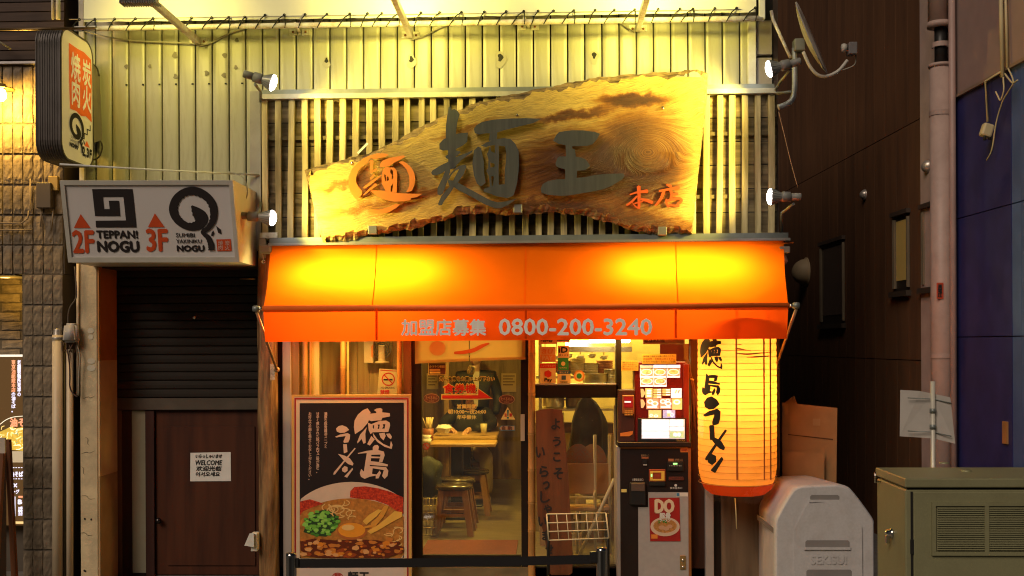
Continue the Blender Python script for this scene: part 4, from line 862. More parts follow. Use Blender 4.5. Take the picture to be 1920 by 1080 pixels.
# ================================================================== the slab of wood with the shop's name
ws = thing('wooden_sign', 'long live-edge wooden slab sign with dark raised shop name characters', 'sign', P(950, 450, -.2))
YW = -.20
top = spl([(571,318),(640,300),(700,284),(745,262),(800,232),(860,206),(905,190),(985,172),(1050,159),(1110,147),(1190,139),(1270,134),(1312,131),(1327,138)], 12)
rgt = [(1326,170),(1323,205),(1317,260),(1309,330),(1302,400),(1298,437)]
bot = spl([(1298,437),(1240,439),(1205,437),(1150,420),(1090,404),(1030,399),(960,403),(890,400),(840,410),(770,430),(700,440),(645,453),(607,456)], 12)
lef = [(598,430),(588,385),(578,345)]
rn = random.Random(4)
wob = lambda x, s: 1.5*math.sin(x*.11+s) + 1.0*math.sin(x*.31+2*s) + .6*math.sin(x*.77+s*3)
out = [(x, y + wob(x, 1)*.7) for x, y in top] + rgt + [(x, y + wob(x, 4)) for x, y in bot] + lef
def wood_sign_mat():
    m = bpy.data.materials.new('live_edge_wood'); m.use_nodes = True; t = m.node_tree; N, L = t.nodes, t.links; b = N['Principled BSDF']
    tc = N.new('ShaderNodeTexCoord'); kn = P(1215, 285, YW) - org(ws); OB = tc.outputs['Object']
    def mt(op, a, b_=None, c=None):
        n_ = N.new('ShaderNodeMath'); n_.operation = op
        for i, v in enumerate((a, b_, c)):
            if v is None: continue
            if isinstance(v, (int, float)): n_.inputs[i].default_value = v
            else: L.new(v, n_.inputs[i])
        return n_.outputs[0]
    def noise(vec, sc, det=6, ro=.55): 
        n_ = N.new('ShaderNodeTexNoise'); n_.inputs['Scale'].default_value = sc; n_.inputs['Detail'].default_value = det; n_.inputs['Roughness'].default_value = ro; L.new(vec, n_.inputs['Vector']); return n_.outputs['Fac']
    def ramp(fac, *st_):
        r_ = N.new('ShaderNodeValToRGB'); e = r_.color_ramp.elements
        while len(e) < len(st_): e.new(.5)
        for q, (p_, c_) in zip(e, st_): q.position = p_; q.color = tuple(c_) + (1,)
        L.new(fac, r_.inputs[0]); return r_.outputs[0]
    sx = N.new('ShaderNodeSeparateXYZ'); L.new(OB, sx.inputs[0]); X, Zc = sx.outputs['X'], sx.outputs['Z']
    dx, dz_ = mt('SUBTRACT', X, kn.x), mt('SUBTRACT', Zc, kn.z); rr_ = mt('SQRT', mt('ADD', mt('MULTIPLY', dx, dx), mt('MULTIPLY', mt('MULTIPLY', dz_, dz_), 1.9)))
    lowf = noise(OB, 2.2, 3); near = mt('POWER', 2.718, mt('MULTIPLY', mt('POWER', mt('DIVIDE', rr_, .30), 2), -1))
    # the grain climbs to the right along the slab and bends round the knot
    bend = mt('MULTIPLY', mt('POWER', 2.718, mt('MULTIPLY', mt('POWER', mt('DIVIDE', rr_, .55), 2), -1)), .22)
    lvl = mt('ADD', mt('SUBTRACT', Zc, mt('MULTIPLY', X, .22)), mt('MULTIPLY', bend, mt('SIGN', dz_)))
    lvl = mt('ADD', lvl, mt('MULTIPLY', lowf, .16)); g = mt('ADD', mt('MULTIPLY', lvl, mt('SUBTRACT', 1, near)), mt('MULTIPLY', rr_, mt('MULTIPLY', near, 1.4)))
    cv = N.new('ShaderNodeCombineXYZ'); L.new(mt('MULTIPLY', X, 1.8), cv.inputs[0]); L.new(mt('MULTIPLY', g, 46), cv.inputs[2]); gv = cv.outputs[0]
    grain, fine = noise(gv, 1.0, 5, .6), noise(gv, 5.5, 6, .7)
    rings = mt('SINE', mt('ADD', mt('MULTIPLY', g, 170), mt('MULTIPLY', lowf, 6)))
    def blob(px, py, rx, ry, wt, tilt=0):
        q = P(px, py, YW) - org(ws); ax_, az_ = mt('SUBTRACT', X, q.x), mt('SUBTRACT', mt('SUBTRACT', Zc, q.z), mt('MULTIPLY', mt('SUBTRACT', X, q.x), tilt)); kx, kz = 1/(rx*M(YW)), 1/(ry*M(YW))
        ax_, az_ = mt('MULTIPLY', mt('ADD', ax_, mt('MULTIPLY', mt('SUBTRACT', lowf, .5), .14)), kx), mt('MULTIPLY', mt('ADD', az_, mt('MULTIPLY', mt('SUBTRACT', med, .5), .16)), kz)
        return mt('MULTIPLY', mt('POWER', 2.718, mt('MULTIPLY', mt('POWER', mt('ADD', mt('MULTIPLY', ax_, ax_), mt('MULTIPLY', az_, az_)), 1.6), -1)), wt)
    med = noise(OB, 9, 5, .6); heart = None
    for args in ((1095, 315, 150, 75, .75, .05), (1200, 300, 85, 95, .8), (1185, 187, 65, 12, .95, .02), (1070, 216, 75, 9, .8, .15), (1160, 412, 170, 20, .75, -.12), (1010, 385, 120, 14, .5), (760, 372, 150, 11, .45, .22), (640, 345, 45, 9, .5, .2), (870, 245, 60, 8, .45, .3), (1216, 283, 42, 40, -.55), (1150, 262, 40, 16, -.3, -.5)):  # negative blob by the knot paints a glossy highlight into the wood
        b_ = blob(*args); heart = b_ if heart is None else mt('ADD', heart, b_)
    hf = mt('ADD', heart, mt('ADD', mt('MULTIPLY', mt('SUBTRACT', grain, .5), .75), mt('MULTIPLY', mt('SUBTRACT', fine, .5), .5)))
    base = ramp(hf, (.02, (.62, .45, .11)), (.22, (.52, .32, .06)), (.42, (.34, .15, .012)), (.66, (.17, .058, .004)), (1.0, (.075, .024, .002)))
    tone = ramp(mt('ADD', fine, mt('MULTIPLY', rings, mt('MULTIPLY_ADD', near, .03, .008))), (.34, (.22, .16, .10)), (.50, (.90, .86, .80)), (.66, (1.35, 1.32, 1.2)))
    mx = N.new('ShaderNodeMixRGB'); mx.blend_type = 'MULTIPLY'; mx.inputs[0].default_value = .85; L.new(base, mx.inputs[1]); L.new(tone, mx.inputs[2])
    L.new(mx.outputs[0], b.inputs['Base Color'])
    bp = N.new('ShaderNodeBump'); bp.inputs['Strength'].default_value = .8; bp.inputs['Distance'].default_value = .012; L.new(mt('ADD', mt('ADD', fine, mt('MULTIPLY', grain, .8)), mt('MULTIPLY', rings, mt('MULTIPLY', near, .06))), bp.inputs['Height']); L.new(bp.outputs[0], b.inputs['Normal'])
    b.inputs['Roughness'].default_value = .34; b.inputs['Specular IOR Level'].default_value = .3; return m
wsm = wood_sign_mat(); bark = mat('bark_edge', (.15, .085, .025), .8, var=.7, scale=22, stretch=(.4, 1, 2), bump=1.0, bscale=40, col2=(.34, .23, .09))
def inset(pts, d):
    o = []; n = len(pts)
    for i in range(n):
        a, b = pts[(i-1) % n], pts[(i+1) % n]; dx, dy = b[0]-a[0], b[1]-a[1]; l = math.hypot(dx, dy) or 1
        dd = d[i] if isinstance(d, list) else d; o.append((pts[i][0] - dy/l*dd, pts[i][1] + dx/l*dd))
    return o
nT, nR, nBo = len(top), len(rgt), len(bot)
ins = [8 + 2.2*wob(out[i][0]*.6, 7) if i < nT else (2 if i < nT+nR else (12 + 2.6*wob(out[i][0]*.5, 3) if i < nT+nR+nBo else 2)) for i in range(len(out))]
inn = inset(out, ins); n = len(out)
fW = PL(YW)
V = [fW(x, y, 0) for x, y in inn] + [fW(x, y, -.035 + rn.uniform(-.005, .005)) for x, y in out] + [fW(x, y, -.09) for x, y in inset(out, 3)]
faces = [tuple(reversed(t)) if ((inn[t[1]][0]-inn[t[0]][0])*(inn[t[2]][1]-inn[t[0]][1]) - (inn[t[1]][1]-inn[t[0]][1])*(inn[t[2]][0]-inn[t[0]][0])) > 0 else tuple(t) for t in geometry.tessellate_polygon([[Vector((p[0], p[1], 0)) for p in inn]])]
mk('slab', V[:n], faces, wsm, ws)
mk('bark', V, [(j, n+j, n+(j+1) % n, (j+1) % n) for j in range(n)] + [(n+j, 2*n+j, 2*n+(j+1) % n, n+(j+1) % n) for j in range(n)], bark, ws)
slate = mat('slate_letter', (.060, .066, .058), .5, .0, var=.2, scale=9, stretch=(3, 3, .2), dirt=.3, dirtcol=(.13, .135, .11), dscale=12, dstretch=(3, 3, .15))
K1 = lambda p: Z(p, 800, 200, 5.4)
men = [[(222,0),(244,0),(250,40),(280,22),(318,48),(333,82),(310,160),(296,260),(295,620),(222,640),(215,450),(192,300),(195,190),(212,70)],
 [(290,280),(350,268),(418,262),(410,355),(370,390),(290,435)], [(205,312),(165,335),(128,375),(130,430),(165,445),(220,440)],
 [(285,515),(350,490),(470,440),(455,465),(350,540),(290,610)], [(288,445),(335,450),(345,465),(288,510)], [(220,482),(190,500),(195,522),(224,532)],
 [(228,552),(140,595),(60,645),(45,668),(58,690),(100,694),(150,676),(185,655),(150,740),(110,825),(108,888),(140,898),(165,878),(215,740),(240,640)],
 [(310,765),(400,815),(520,880),(640,945),(710,968),(800,960),(915,930),(830,990),(750,1030),(690,1028),(580,985),(440,905),(340,855),(275,815),(285,785)],
 [(478,225),(500,190),(560,155),(680,130),(840,120),(1000,116),(1165,122),(1080,165),(920,205),(780,240),(715,262),(708,345),(630,345),(640,270),(600,270),(530,282),(488,268)],
 [(480,440),(520,405),(550,415),(560,470),(580,560),(580,660),(598,770),(550,808),(510,780),(480,700),(462,580)]]
menh = [[[(225,700),(270,645),(330,598),(392,588),(402,612),(370,690),(318,765),(272,820),(235,880),(172,962),(155,996),(120,998),(116,980),(150,905),(232,805),(213,755)], [(330,630),(268,748),(222,742),(255,685),(295,645)]],
 [[(550,395),(600,365),(700,330),(780,318),(850,328),(900,380),(932,450),(935,600),(915,780),(880,900),(820,925),(720,910),(640,880),(580,860),(575,835),(640,810),(630,700),(603,650),(622,620),(625,530),(610,480),(630,440),(640,395),(600,410)],
  [(730,395),(790,400),(805,460),(803,560),(790,640),(790,785),(730,790),(728,650),(732,520)], [(645,395),(690,390),(690,470),(650,450)], [(645,565),(688,580),(685,610),(645,615)], [(652,705),(680,705),(672,800),(660,800)]]]
prism('character', slate, [K1(p) for p in men] + [[K1(q) for q in p] for p in menh], fW, ws, off=.050, th=.030, step=.0006)
wang = [(268,245),(310,165),(345,128),(430,112),(520,102),(680,104),(830,125),(900,150),(860,220),(800,290),(720,315),(525,318),(525,350),(560,360),(575,460),(640,470),(700,490),(740,540),(768,585),(700,640),(590,650),(585,745),(700,735),(840,705),(1010,690),(1215,685),(1235,715),(1200,765),(1060,850),(940,900),(760,935),(620,960),(500,980),(380,990),(200,975),(110,945),(100,890),(125,830),(200,785),(320,765),(430,762),(430,630),(340,605),(305,585),(300,545),(325,480),(345,458),(440,455),(435,305),(340,285)]
prism('character', slate, [Z(wang, 1000, 230, 7.2)], fW, ws, off=.050, th=.030)
orl = mat('orange_letter', (.78, .24, .03), .45, var=.08); K3 = lambda p: Z(p, 640, 275, 7.71)
logo = [[(690,120),(640,100),(520,98),(420,125),(320,170),(220,250),(150,330),(105,440),(103,560),(130,650),(190,740),(235,768),(265,720),(300,690),(298,640),(250,580),(215,520),(210,430),(250,340),(310,280),(385,225),(400,180),(430,165),(480,180),(620,150)],
 [(830,225),(880,205),(940,235),(1010,300),(1055,380),(1070,470),(1055,560),(1020,640),(980,650),(930,660),(970,610),(985,520),(980,420),(940,330),(890,270)],
 [(380,935),(420,905),(560,910),(700,870),(780,830),(850,835),(790,890),(680,950),(560,970),(400,950)], [(555,255),(590,205),(700,160),(820,140),(905,125),(922,148),(850,190),(760,235),(700,280),(640,290),(560,300)],
 [(395,625),(640,640),(800,668),(1000,680),(1175,680),(1090,730),(1005,745),(1000,775),(900,790),(760,795),(640,770),(520,715),(440,660)]]
logoh = [[[(640,290),(600,340),(580,440),(590,540),(640,640),(720,660),(800,665),(808,400),(800,340),(760,300),(700,300)], [(712,315),(745,350),(750,460),(725,470),(735,410),(708,380)], [(615,400),(640,405),(650,490),(635,500)], [(660,430),(680,430),(688,480),(660,500)], [(750,530),(735,650),(712,650),(715,570)]]]
lst = [[(435,205,55),(432,340,36)], [(510,325,28),(430,370,30)], [(475,408,22),(425,465,34)], [(575,415,12),(470,490,34),(330,595,34)], [(500,545,44),(400,630,28),(320,700,12)]]
prism('logo', orl, [K3(p) for p in logo] + [[K3(q) for q in p] for p in logoh] + [stroke(K3(s_)) for s_ in lst], fW, ws, off=.034, th=.02, step=.0005)
hs2 = [[(480,290,110),(490,520,90),(490,800,80),(490,900,60)], [(240,515,40),(450,450,60),(720,420,110)], [(430,560,50),(300,700,60),(150,810,60)], [(540,640,60),(720,680,90),(860,740,90)], [(300,730,20),(400,850,40),(490,890,60)], [(370,760,40),(600,700,40)],
 [(1260,240,50),(1380,290,90)], [(1050,420,60),(1300,370,70),(1600,320,90)], [(1180,420,90),(1100,620,80),(940,820,50)], [(1350,400,60),(1400,500,80),(1370,640,80)], [(1430,510,60),(1560,495,80)], [(1250,640,50),(1250,740,60),(1310,860,60)], [(1270,690,60),(1560,620,90),(1680,680,60),(1560,780,80)], [(1340,810,50),(1600,830,60)]]
prism('small_characters', mat('carved_orange', (.72, .12, .02), .5), [stroke(Z(s_, 1165, 330, 14.77)) for s_ in hs2], fW, ws, off=.008, th=.006, step=.0004)
for k, (px, py) in enumerate(((698, 431), (971, 391), (1242, 433))):
    pbox('holder', Mt['steel'], px-8, py-8, px+8, py+8, YW-.02, .14, ws, bev=.004)
for px, py in ((660, 306), (970, 216), (1243, 202)): lathe('stud', Mt['chrome'], [(0, .016), (.010, .012), (.014, 0)], P(px, py, YW-.001), (0, -1, 0), ws, 10)
prism('label_tag', Mt['white_metal'], [[(669,286),(688,267),(691,270),(672,289)]], PL(-.19), ws, th=.01)

# ================================================================== spotlights around the wooden sign
FIN = mat('lamp_fin', (.34, .34, .31), .4, .3)
def spotlight(p0, p1, label, y0, y1, mount, rlens, energy, aim):
    """p0 = tail, p1 = centre of the lens (photo pixels), mount = wall point"""
    a, b = P(*p0, y0), P(*p1, y1); ax = (b-a).normalized(); Lh = (b-a).length
    t = thing('spotlight', label, 'spotlight', P(*mount[-1], 0), 'spotlights aimed at the wooden sign')
    s = rlens/.062
    lathe('socket', Mt['grey_plastic'], [(0, 0), (.026*s, .0), (.028*s, .004), (.028*s, .30*Lh), (.024*s, .305*Lh), (.024*s, .33*Lh), (.037*s, .335*Lh), (.039*s, .58*Lh), (.034*s, .62*Lh), (.0, .62*Lh)], a, ax, t, 20)
    bd = lathe('body', FIN, [(.028*s, .58*Lh), (.032*s, .64*Lh), (.055*s, .88*Lh), (.061*s, .93*Lh), (.061*s, .96*Lh)], a, ax, t, 28)
    u, v = frame_of(ax); V, Fc = [], []
    for k in range(18):
        an = 2*math.pi*k/18; e = u*math.cos(an) + v*math.sin(an); w_ = ax.cross(e)*.0022; i = len(V)
        for r, h in ((.030*s, .62*Lh), (.057*s, .86*Lh), (.063*s, .93*Lh), (.050*s, .93*Lh)):
            V += [a + ax*h + e*r + w_, a + ax*h + e*r - w_]
        Fc += [(i, i+1, i+3, i+2), (i+2, i+3, i+5, i+4), (i, i+2, i+4, i+6), (i+1, i+7, i+5, i+3), (i+4, i+5, i+7, i+6)]
    mk('cooling_fins', V, Fc, Mt['steel'], bd)
    lathe('lens', glow('lamp_lens', (1, .97, .9), 22), [(.061*s, .945*Lh), (.058*s, 1.0*Lh), (.045*s, 1.05*Lh), (.025*s, 1.08*Lh), (0, 1.09*Lh)], a, ax, t, 24)
    pts = [P(*q, yy) for q, yy in zip(mount, [(y0+y1)/2] + [(y0+y1)/4]*(len(mount)-2) + [-.04])]
    tube('arm', Mt['steel'], pts, .011, t, 8)
    lamp('spot', 'SPOT', b + ax*.085, energy, YEL, t, aim=aim, size=.05, spot=R(135), blend=.85)
spotlight((457, 138), (513, 156), 'spotlight pointing down to the right above the left end of the lattice', -.42, -.40, [(478, 158), (489, 172), (488, 190)], .064, 60, P(700, 260, -.2))
spotlight((441, 403), (512, 409), 'spotlight beside the box sign pointing at the left end of the slab', -.42, -.40, [(482, 402), (487, 392), (489, 380)], .060, 100, P(680, 385, -.2))
spotlight((1501, 115), (1441, 130), 'spotlight below the satellite dish pointing left', -.42, -.40, [(1483, 130), (1462, 155), (1452, 172)], .064, 105, P(1230, 240, -.2))
spotlight((1502, 369), (1443, 369), 'spotlight at the lower right corner of the lattice pointing left', -.42, -.40, [(1488, 382), (1466, 400), (1466, 440)], .062, 85, P(1250, 330, -.2))

# ================================================================== satellite dish
sdh = thing('satellite_dish', 'cream satellite dish seen edge-on with a curved receiver arm', 'satellite dish', P(1460, 195, -.1))
c = P(1519, 72, -.25); dn = Vector((.86, -.36, .36)).normalized(); dm = mat('dish_paint', (.50, .47, .41), .5, dirt=.2)
uu = Vector((0, 0, 1)); uu = (uu - dn*uu.dot(dn)).normalized(); vv = dn.cross(uu); V, Fc = [], []; rd2 = .275
for s_, o2 in ((1, 0), (1, -.008)):
    for i in range(7):
        r = rd2*i/6
        for j in range(32): a = 2*math.pi*j/32; V.append(c + uu*math.cos(a)*r*1.06 + vv*math.sin(a)*r + dn*(.045*(i/6)**2 - .03 + o2))
for L0 in (0, 7*32):
    for i in range(6):
        for j in range(32): a, b = L0 + i*32+j, L0 + i*32+(j+1) % 32; Fc.append((a, b, b+32, a+32))
for j in range(32): a, b = 6*32+j, 6*32+(j+1) % 32; Fc.append((a, b, 7*32+b, 7*32+a))
mk('reflector', V, Fc, dm, sdh, True)
tube('receiver_arm', dm, [P(*q, -.30) for q in spl([(1506, 97), (1519, 125), (1533, 140), (1550, 143), (1572, 133), (1589, 113)], 4)], .013, sdh)
box('receiver', mat('receiver', (.16, .15, .15), .5), *(P(1590, 95, -.33).x, P(1606, 95, -.33).x), -.36, -.28, P(1598, 103, -.33).z, P(1598, 80, -.33).z, sdh, bev=.006)
lathe('receiver_cap', dm, [(0, 0), (.03, .002), (.034, .02), (.03, .035), (0, .036)], P(1587, 90, -.32), (-1, 0, .0), sdh, 16)
tube('receiver_cable', Mt['cable'], [P(*q, -.30) for q in spl([(1605, 103), (1603, 120), (1590, 128), (1570, 134)], 4)], .005, sdh, 6)
box('mount', Mt['steel'], *(P(1488, 90, -.2).x, P(1508, 90, -.2).x), -.24, -.14, P(1498, 97, -.2).z, P(1498, 74, -.2).z, sdh, bev=.006)
tube('mast', mat('galvanised', (.34, .36, .36), .4, .5), [P(*q, -.18) for q in spl([(1490, 90), (1490, 130), (1490, 165), (1486, 185), (1474, 196), (1459, 201)], 4)], .022, sdh, 12)
tube('strut', Mt['rusty_white'], [P(1446, 20, -.12), P(1449, 36, -.12), P(1482, 108, -.2)], .013, sdh); tube('brace', Mt['steel'], [P(1455, 175, -.1), P(1486, 172, -.18)], .012, sdh)
dc = thing('drop_cable', 'thin brown cable dropping from the dish to the lower right spotlight', 'cable', P(1480, 300, -.2)); tube('cable', mat('brown_cable', (.35, .2, .12), .6), [P(*q, -.2) for q in spl([(1460, 210), (1470, 250), (1482, 300), (1496, 352)], 4)], .0035, dc, 5)
# ================================================================== awning
aw_ = thing('awning', 'wide orange fabric awning with white phone number on its valance', 'awning', P(980, 460, -.1))
orf = fabric('orange_canvas', (.86, .150, .005), .55); tY, bY = -.15, -.62
V, Fc = [], []; nx, nz = 120, 20
def canopy(u, t, off=0):
    T_ = P(507 + u*(1469-507), 461 - u*10, tY); B_ = P(494 + u*(1478-494), 577 - u*5, bY); q = T_.lerp(B_, t); sag = .026*math.sin(math.pi*t)*(1 + .35*math.sin(u*12.5))
    ten = .009*math.sin((u*60 + t*9))*math.exp(-min(u, 1-u)*16)*(1-t) + .004*math.sin(u*75 + 4*math.sin(t*5))*math.exp(-((t-.93)/.09)**2) + .004*math.sin(u*26 + t*3)*t*(1-t)*4 + .0025*math.sin(u*47 - t*8)
    for xs_ in (706, 986, 1267): ten += .006*math.exp(-(((507+u*962)-xs_)/9)**2)*math.sin(math.pi*t)
    return q + Vector((0, sag*.8 + ten - off*.7, -sag + ten*.6 + off*.7))
for i in range(nx+1):
    for k in range(nz+1): V.append(canopy(i/nx, k/nz))
for i in range(nx):
    for k in range(nz): a = i*(nz+1)+k; Fc.append((a, a+1, a+nz+2, a+nz+1))
mk('canopy', V, Fc, orf, aw_, True)
for xs_ in (706, 986, 1267):
    uu_ = (xs_-507)/962; V, Fc = [], []
    for k in range(nz+1): V += [canopy(uu_-.0009, k/nz, .003), canopy(uu_+.0009, k/nz, .003)]
    for k in range(nz): Fc.append((2*k, 2*k+2, 2*k+3, 2*k+1))
    mk('seam', V, Fc, fabric('canopy_seam', (.86, .145, .005), .62), aw_, True)
V, Fc = [], []; nz = 9; nx = 48; rn = random.Random(2)
for i in range(nx+1):
    u = i/nx; T_ = P(494 + u*(1478-494), 574 - u*5, bY-.012); B_ = P(497 + u*(1475-497), 641 - u*6, bY-.02)
    for k in range(nz+1):
        t = k/nz; q = T_.lerp(B_, t); q.y += (.012*math.sin(u*9+.5) + .005*math.sin(u*31))*t + (.018*math.exp(-((u-.05)/.08)**2) + .015*math.exp(-((u-.93)/.06)**2))*math.sin(t*3)*-1; V.append(q)
for i in range(nx):
    for k in range(nz): a = i*(nz+1)+k; Fc.append((a, a+1, a+nz+2, a+nz+1))
mk('valance', V, Fc, fabric('valance_canvas', (.80, .085, .005), .28), aw_, True)
tube('front_bar', mat('bar_sleeve', (.80, .13, .008), .7), [P(493, 578.5, bY), P(1479, 573, bY)], .021, aw_, 12)
tube('bar_end', Mt['chrome'], [P(483, 578.5, bY), P(494, 578.5, bY)], .012, aw_, 10); lathe('bar_cap', Mt['steel'], [(0, -.025), (.022, -.022), (.025, 0), (.022, .022), (0, .025)], P(480, 579, bY), (1, 0, 0), aw_, 14)
tube('bar_end', Mt['chrome'], [P(1478, 573, bY), P(1490, 573, bY)], .012, aw_, 10); lathe('bar_cap', Mt['steel'], [(0, -.025), (.022, -.022), (.025, 0), (.022, .022), (0, .025)], P(1493, 573, bY), (1, 0, 0), aw_, 14)
arm = mat('arm_paint', (.42, .26, .14), .4, .4)
tube('arm', arm, [P(481, 585, bY), P(519, 693, -.16)], .011, aw_); lathe('arm_joint', arm, [(0, -.02), (.02, -.02), (.02, .02), (0, .02)], P(519, 693, -.15), (0, 1, 0), aw_, 12)
tube('arm', arm, [P(1493, 580, bY), P(1454, 690, -.10)], .011, aw_); lathe('arm_joint', arm, [(0, -.02), (.02, -.02), (.02, .02), (0, .02)], P(1454, 690, -.10), (0, 1, 0), aw_, 12)
tube('roller', mat('roller_dark', (.12, .05, .03), .6), [P(507, 464, -.10), P(1470, 454, -.10)], .035, aw_, 14)
gb = mat('gear_grey', (.25, .21, .17), .5, .4, dirt=.3)
pbox('gear_box', gb, 485, 458, 508, 475, -.2, .12, aw_, bev=.012); pbox('gear_plate', Mt['rusty_white'], 487, 436, 520, 447, -.10, .02, aw_); pbox('gear_plate', gb, 486, 446, 498, 484, -.12, .03, aw_)
lathe('crank_eye', Mt['chrome'], [(.007, -.004), (.015, -.004), (.015, .004), (.007, .004)], P(494, 491, -.15), (0, 1, 0), aw_, 14); tube('crank_eye', Mt['chrome'], [P(494, 476, -.15), P(494, 487, -.15)], .006, aw_)
pbox('gear_box', gb, 1462, 462, 1482, 474, -.2, .1, aw_, bev=.006); tube('gear_pipe', gb, [P(1468, 474, -.15), P(1473, 490, -.15), P(1464, 497, -.15)], .02, aw_); tube('tie_pin', Mt['orange_ink'], [P(1466, 456, -.16), P(1488, 455, -.16)], .006, aw_)
# sewn seams, patches
fA = lambda px, py, off=0: P(px, py, bY - .052 - off); sm_ = fabric('seam', (.62, .07, .004), .4)
for px in (706, 986, 1267):
    u = (px-497)/978; prism('seam', sm_, [[(px-2.2, 578), (px+2.2, 578), (px+2.2, 639-u*6), (px-2.2, 639-u*6)]], fA, aw_, off=.012)
lw = flat('valance_white', (.92, .89, .80)); fV = lambda px, py, off=0: P(px, py, bY - .066 - off)
text(lw, '加盟店募集', (753, 599, 911, 629), fV, aw_, bold=1.0); text(lw, '0800-200-3240', (936, 598, 1222, 628), fV, aw_, bold=1.1)
# assumed tube lamps under the awning, behind the glowing cloth, and unseen downlights added to brighten the shop front
for k, (px, py, hl_, es_) in enumerate(((720, 542, .62, (17, 24, 18, 11)), (1250, 530, .56, (7, 12, 18, 12)))):
    c = P(px, py, -.06); t = thing('assumed_awning_lamp', ('assumed long tube lamp glowing through the left of the awning', 'assumed long tube lamp glowing through the right of the awning')[k], 'lamp', c, 'assumed lamps behind the awning')
    box('holder', Mt['grey_plastic'], c.x-hl_-.03, c.x+hl_+.03, -.045, .0, c.z+.022, c.z+.05, t, bev=.004); tube('tube', glow('assumed_awning_tube', (1, .8, .4), 5), [c + Vector((-hl_, 0, 0)), c + Vector((hl_, 0, 0))], .013, t, 10)
    lamp('tube_light', 'AREA', c + Vector((-.10 if k == 0 else .10, -.02, 0)), (60, 42)[k], (1, .72, .20), t, aim=c + Vector((-.10 if k == 0 else .10, -1, -.12)), size=((1.05, .05), (.95, .05))[k])
for k, px in enumerate((650, 880, 1180)):
    c = P(px, 604, -.28); t = thing('added_downlight', ('added unseen downlight under the awning above the ramen poster', 'added unseen downlight under the awning above the glass door', 'added unseen downlight under the awning above the ticket machine')[k], 'lamp', c, 'added downlights under the awning')
    lathe('can', Mt['grey_plastic'], [(0, .08), (.035, .078), (.04, .0), (.036, .0)], c, (0, 0, 1), t, 16); tube('stem', Mt['grey_plastic'], [c + Vector((0, 0, .07)), Vector((c.x, .01, c.z+.07))], .008, t, 6); lathe('lens', glow('added_down_glow', (1, .75, .3), 8), [(0, -.004), (.034, .0), (.036, .004)], c, (0, 0, 1), t, 14)
    lamp('added_down_light', 'SPOT', c + Vector((0, 0, -.01)), (34, 4, 24)[k], (1, .64, .14), t, aim=c + Vector((0, .06, -1)), size=.03, spot=R(160), blend=.6)

# ================================================================== noren behind the valance
nr_ = thing('noren_curtain', 'short tan split curtain with a red brush mark over the glass door', 'curtain', P(880, 640, .0))
nf = fabric('noren_linen', (.56, .40, .17), .5, weave=160)
for (a, b, c_, d_) in ((778, 879, 682, 677), (881, 985, 677, 674)):
    V, Fc = [], []
    for i in range(13):
        u = i/12; px = a + (b-a)*u; yb = c_ + (d_-c_)*u
        for k in range(5): t = k/4; V.append(P(px, 590 + (yb-590)*t, .0 + .008*math.sin(u*7)*t))
    for i in range(12):
        for k in range(4): q = i*5+k; Fc.append((q, q+1, q+6, q+5))
    mk('cloth', V, Fc, nf, nr_, True)
prism('brush_mark', flat('noren_red', (.45, .07, .01)), [stroke(Z([(370,142,22),(440,138,30),(530,120,34),(600,85,30),(662,62,14)], 770, 630, 4.5))], PL(-.012), nr_)
prism('hem', nf, [[(778,677),(879,672),(879,677),(778,682)], [(881,672),(985,669),(985,674),(881,677)]], PL(-.010), nr_)
prism('faded_round', flat('noren_fade', (.48, .31, .11)), [Z(ell(227, 105, 70, 62), 770, 630, 4.5)], PL(-.012), nr_)

# ================================================================== ramen poster board
ps = thing('ramen_poster', 'tall black poster board with brush lettering and a bowl of ramen', 'poster', (P(659, 1100, -.12).x, -.12, 0))
YP = -.12; fP = PL(YP)
cream = flat('poster_cream', (.66, .47, .30)); mar = flat('poster_maroon', (.30, .015, .008)); pbk = flat('poster_black', (.012, .006, .006), .45)
pbox('board', cream, 547, 740, 771, 1112, YP, .025, ps, z0=.02)
def fr4(x0, y0, x1, y1, w_, m, off, nm='border'): prism(nm, m, [[(x0,y0),(x1,y0),(x1,y0+w_),(x0,y0+w_)], [(x0,y0+w_),(x0+w_,y0+w_),(x0+w_,1110),(x0,1110)], [(x1-w_,y0+w_),(x1,y0+w_),(x1,1110),(x1-w_,1110)]], fP, ps, off=off, step=0)
fr4(547, 740, 771, 0, 4, flat('poster_gold', (.62, .33, .07)), .002); fr4(552, 746, 766, 0, 3, mar, .002)
prism('black_field', pbk, [[(562,756),(757,755),(757,1046),(562,1047)]], fP, ps, off=.002)
pink = flat('poster_letter', (.66, .43, .30))
TOKU = [[(570,75),(610,130),(600,200),(575,270),(500,360),(400,425),(385,330),(395,240),(440,160),(510,100)], [(560,330),(540,420),(545,540),(515,555),(490,490),(435,550),(430,530),(470,430)],
 [(655,100),(690,80),(740,72),(770,85),(768,130),(870,140),(875,185),(770,205),(755,240),(700,240),(620,250),(585,235),(600,150),(690,140),(685,120)],
 [[(575,270),(620,290),(720,250),(820,240),(870,270),(875,310),(850,395),(640,400),(610,425),(585,370)], [(640,305),(660,305),(655,355),(640,340)], [(705,295),(735,295),(725,355),(705,350),(715,320)], [(775,290),(810,290),(800,350),(765,350),(785,320)]],
 [(620,450),(668,495),(600,580),(565,560)], [(640,405),(700,490),(780,555),(870,595),(885,515),(908,570),(895,625),(800,595),(700,530),(650,460)], [(725,415),(800,405),(815,450),(785,510),(745,470)], [(820,420),(870,415),(900,460),(885,495),(845,465)]]
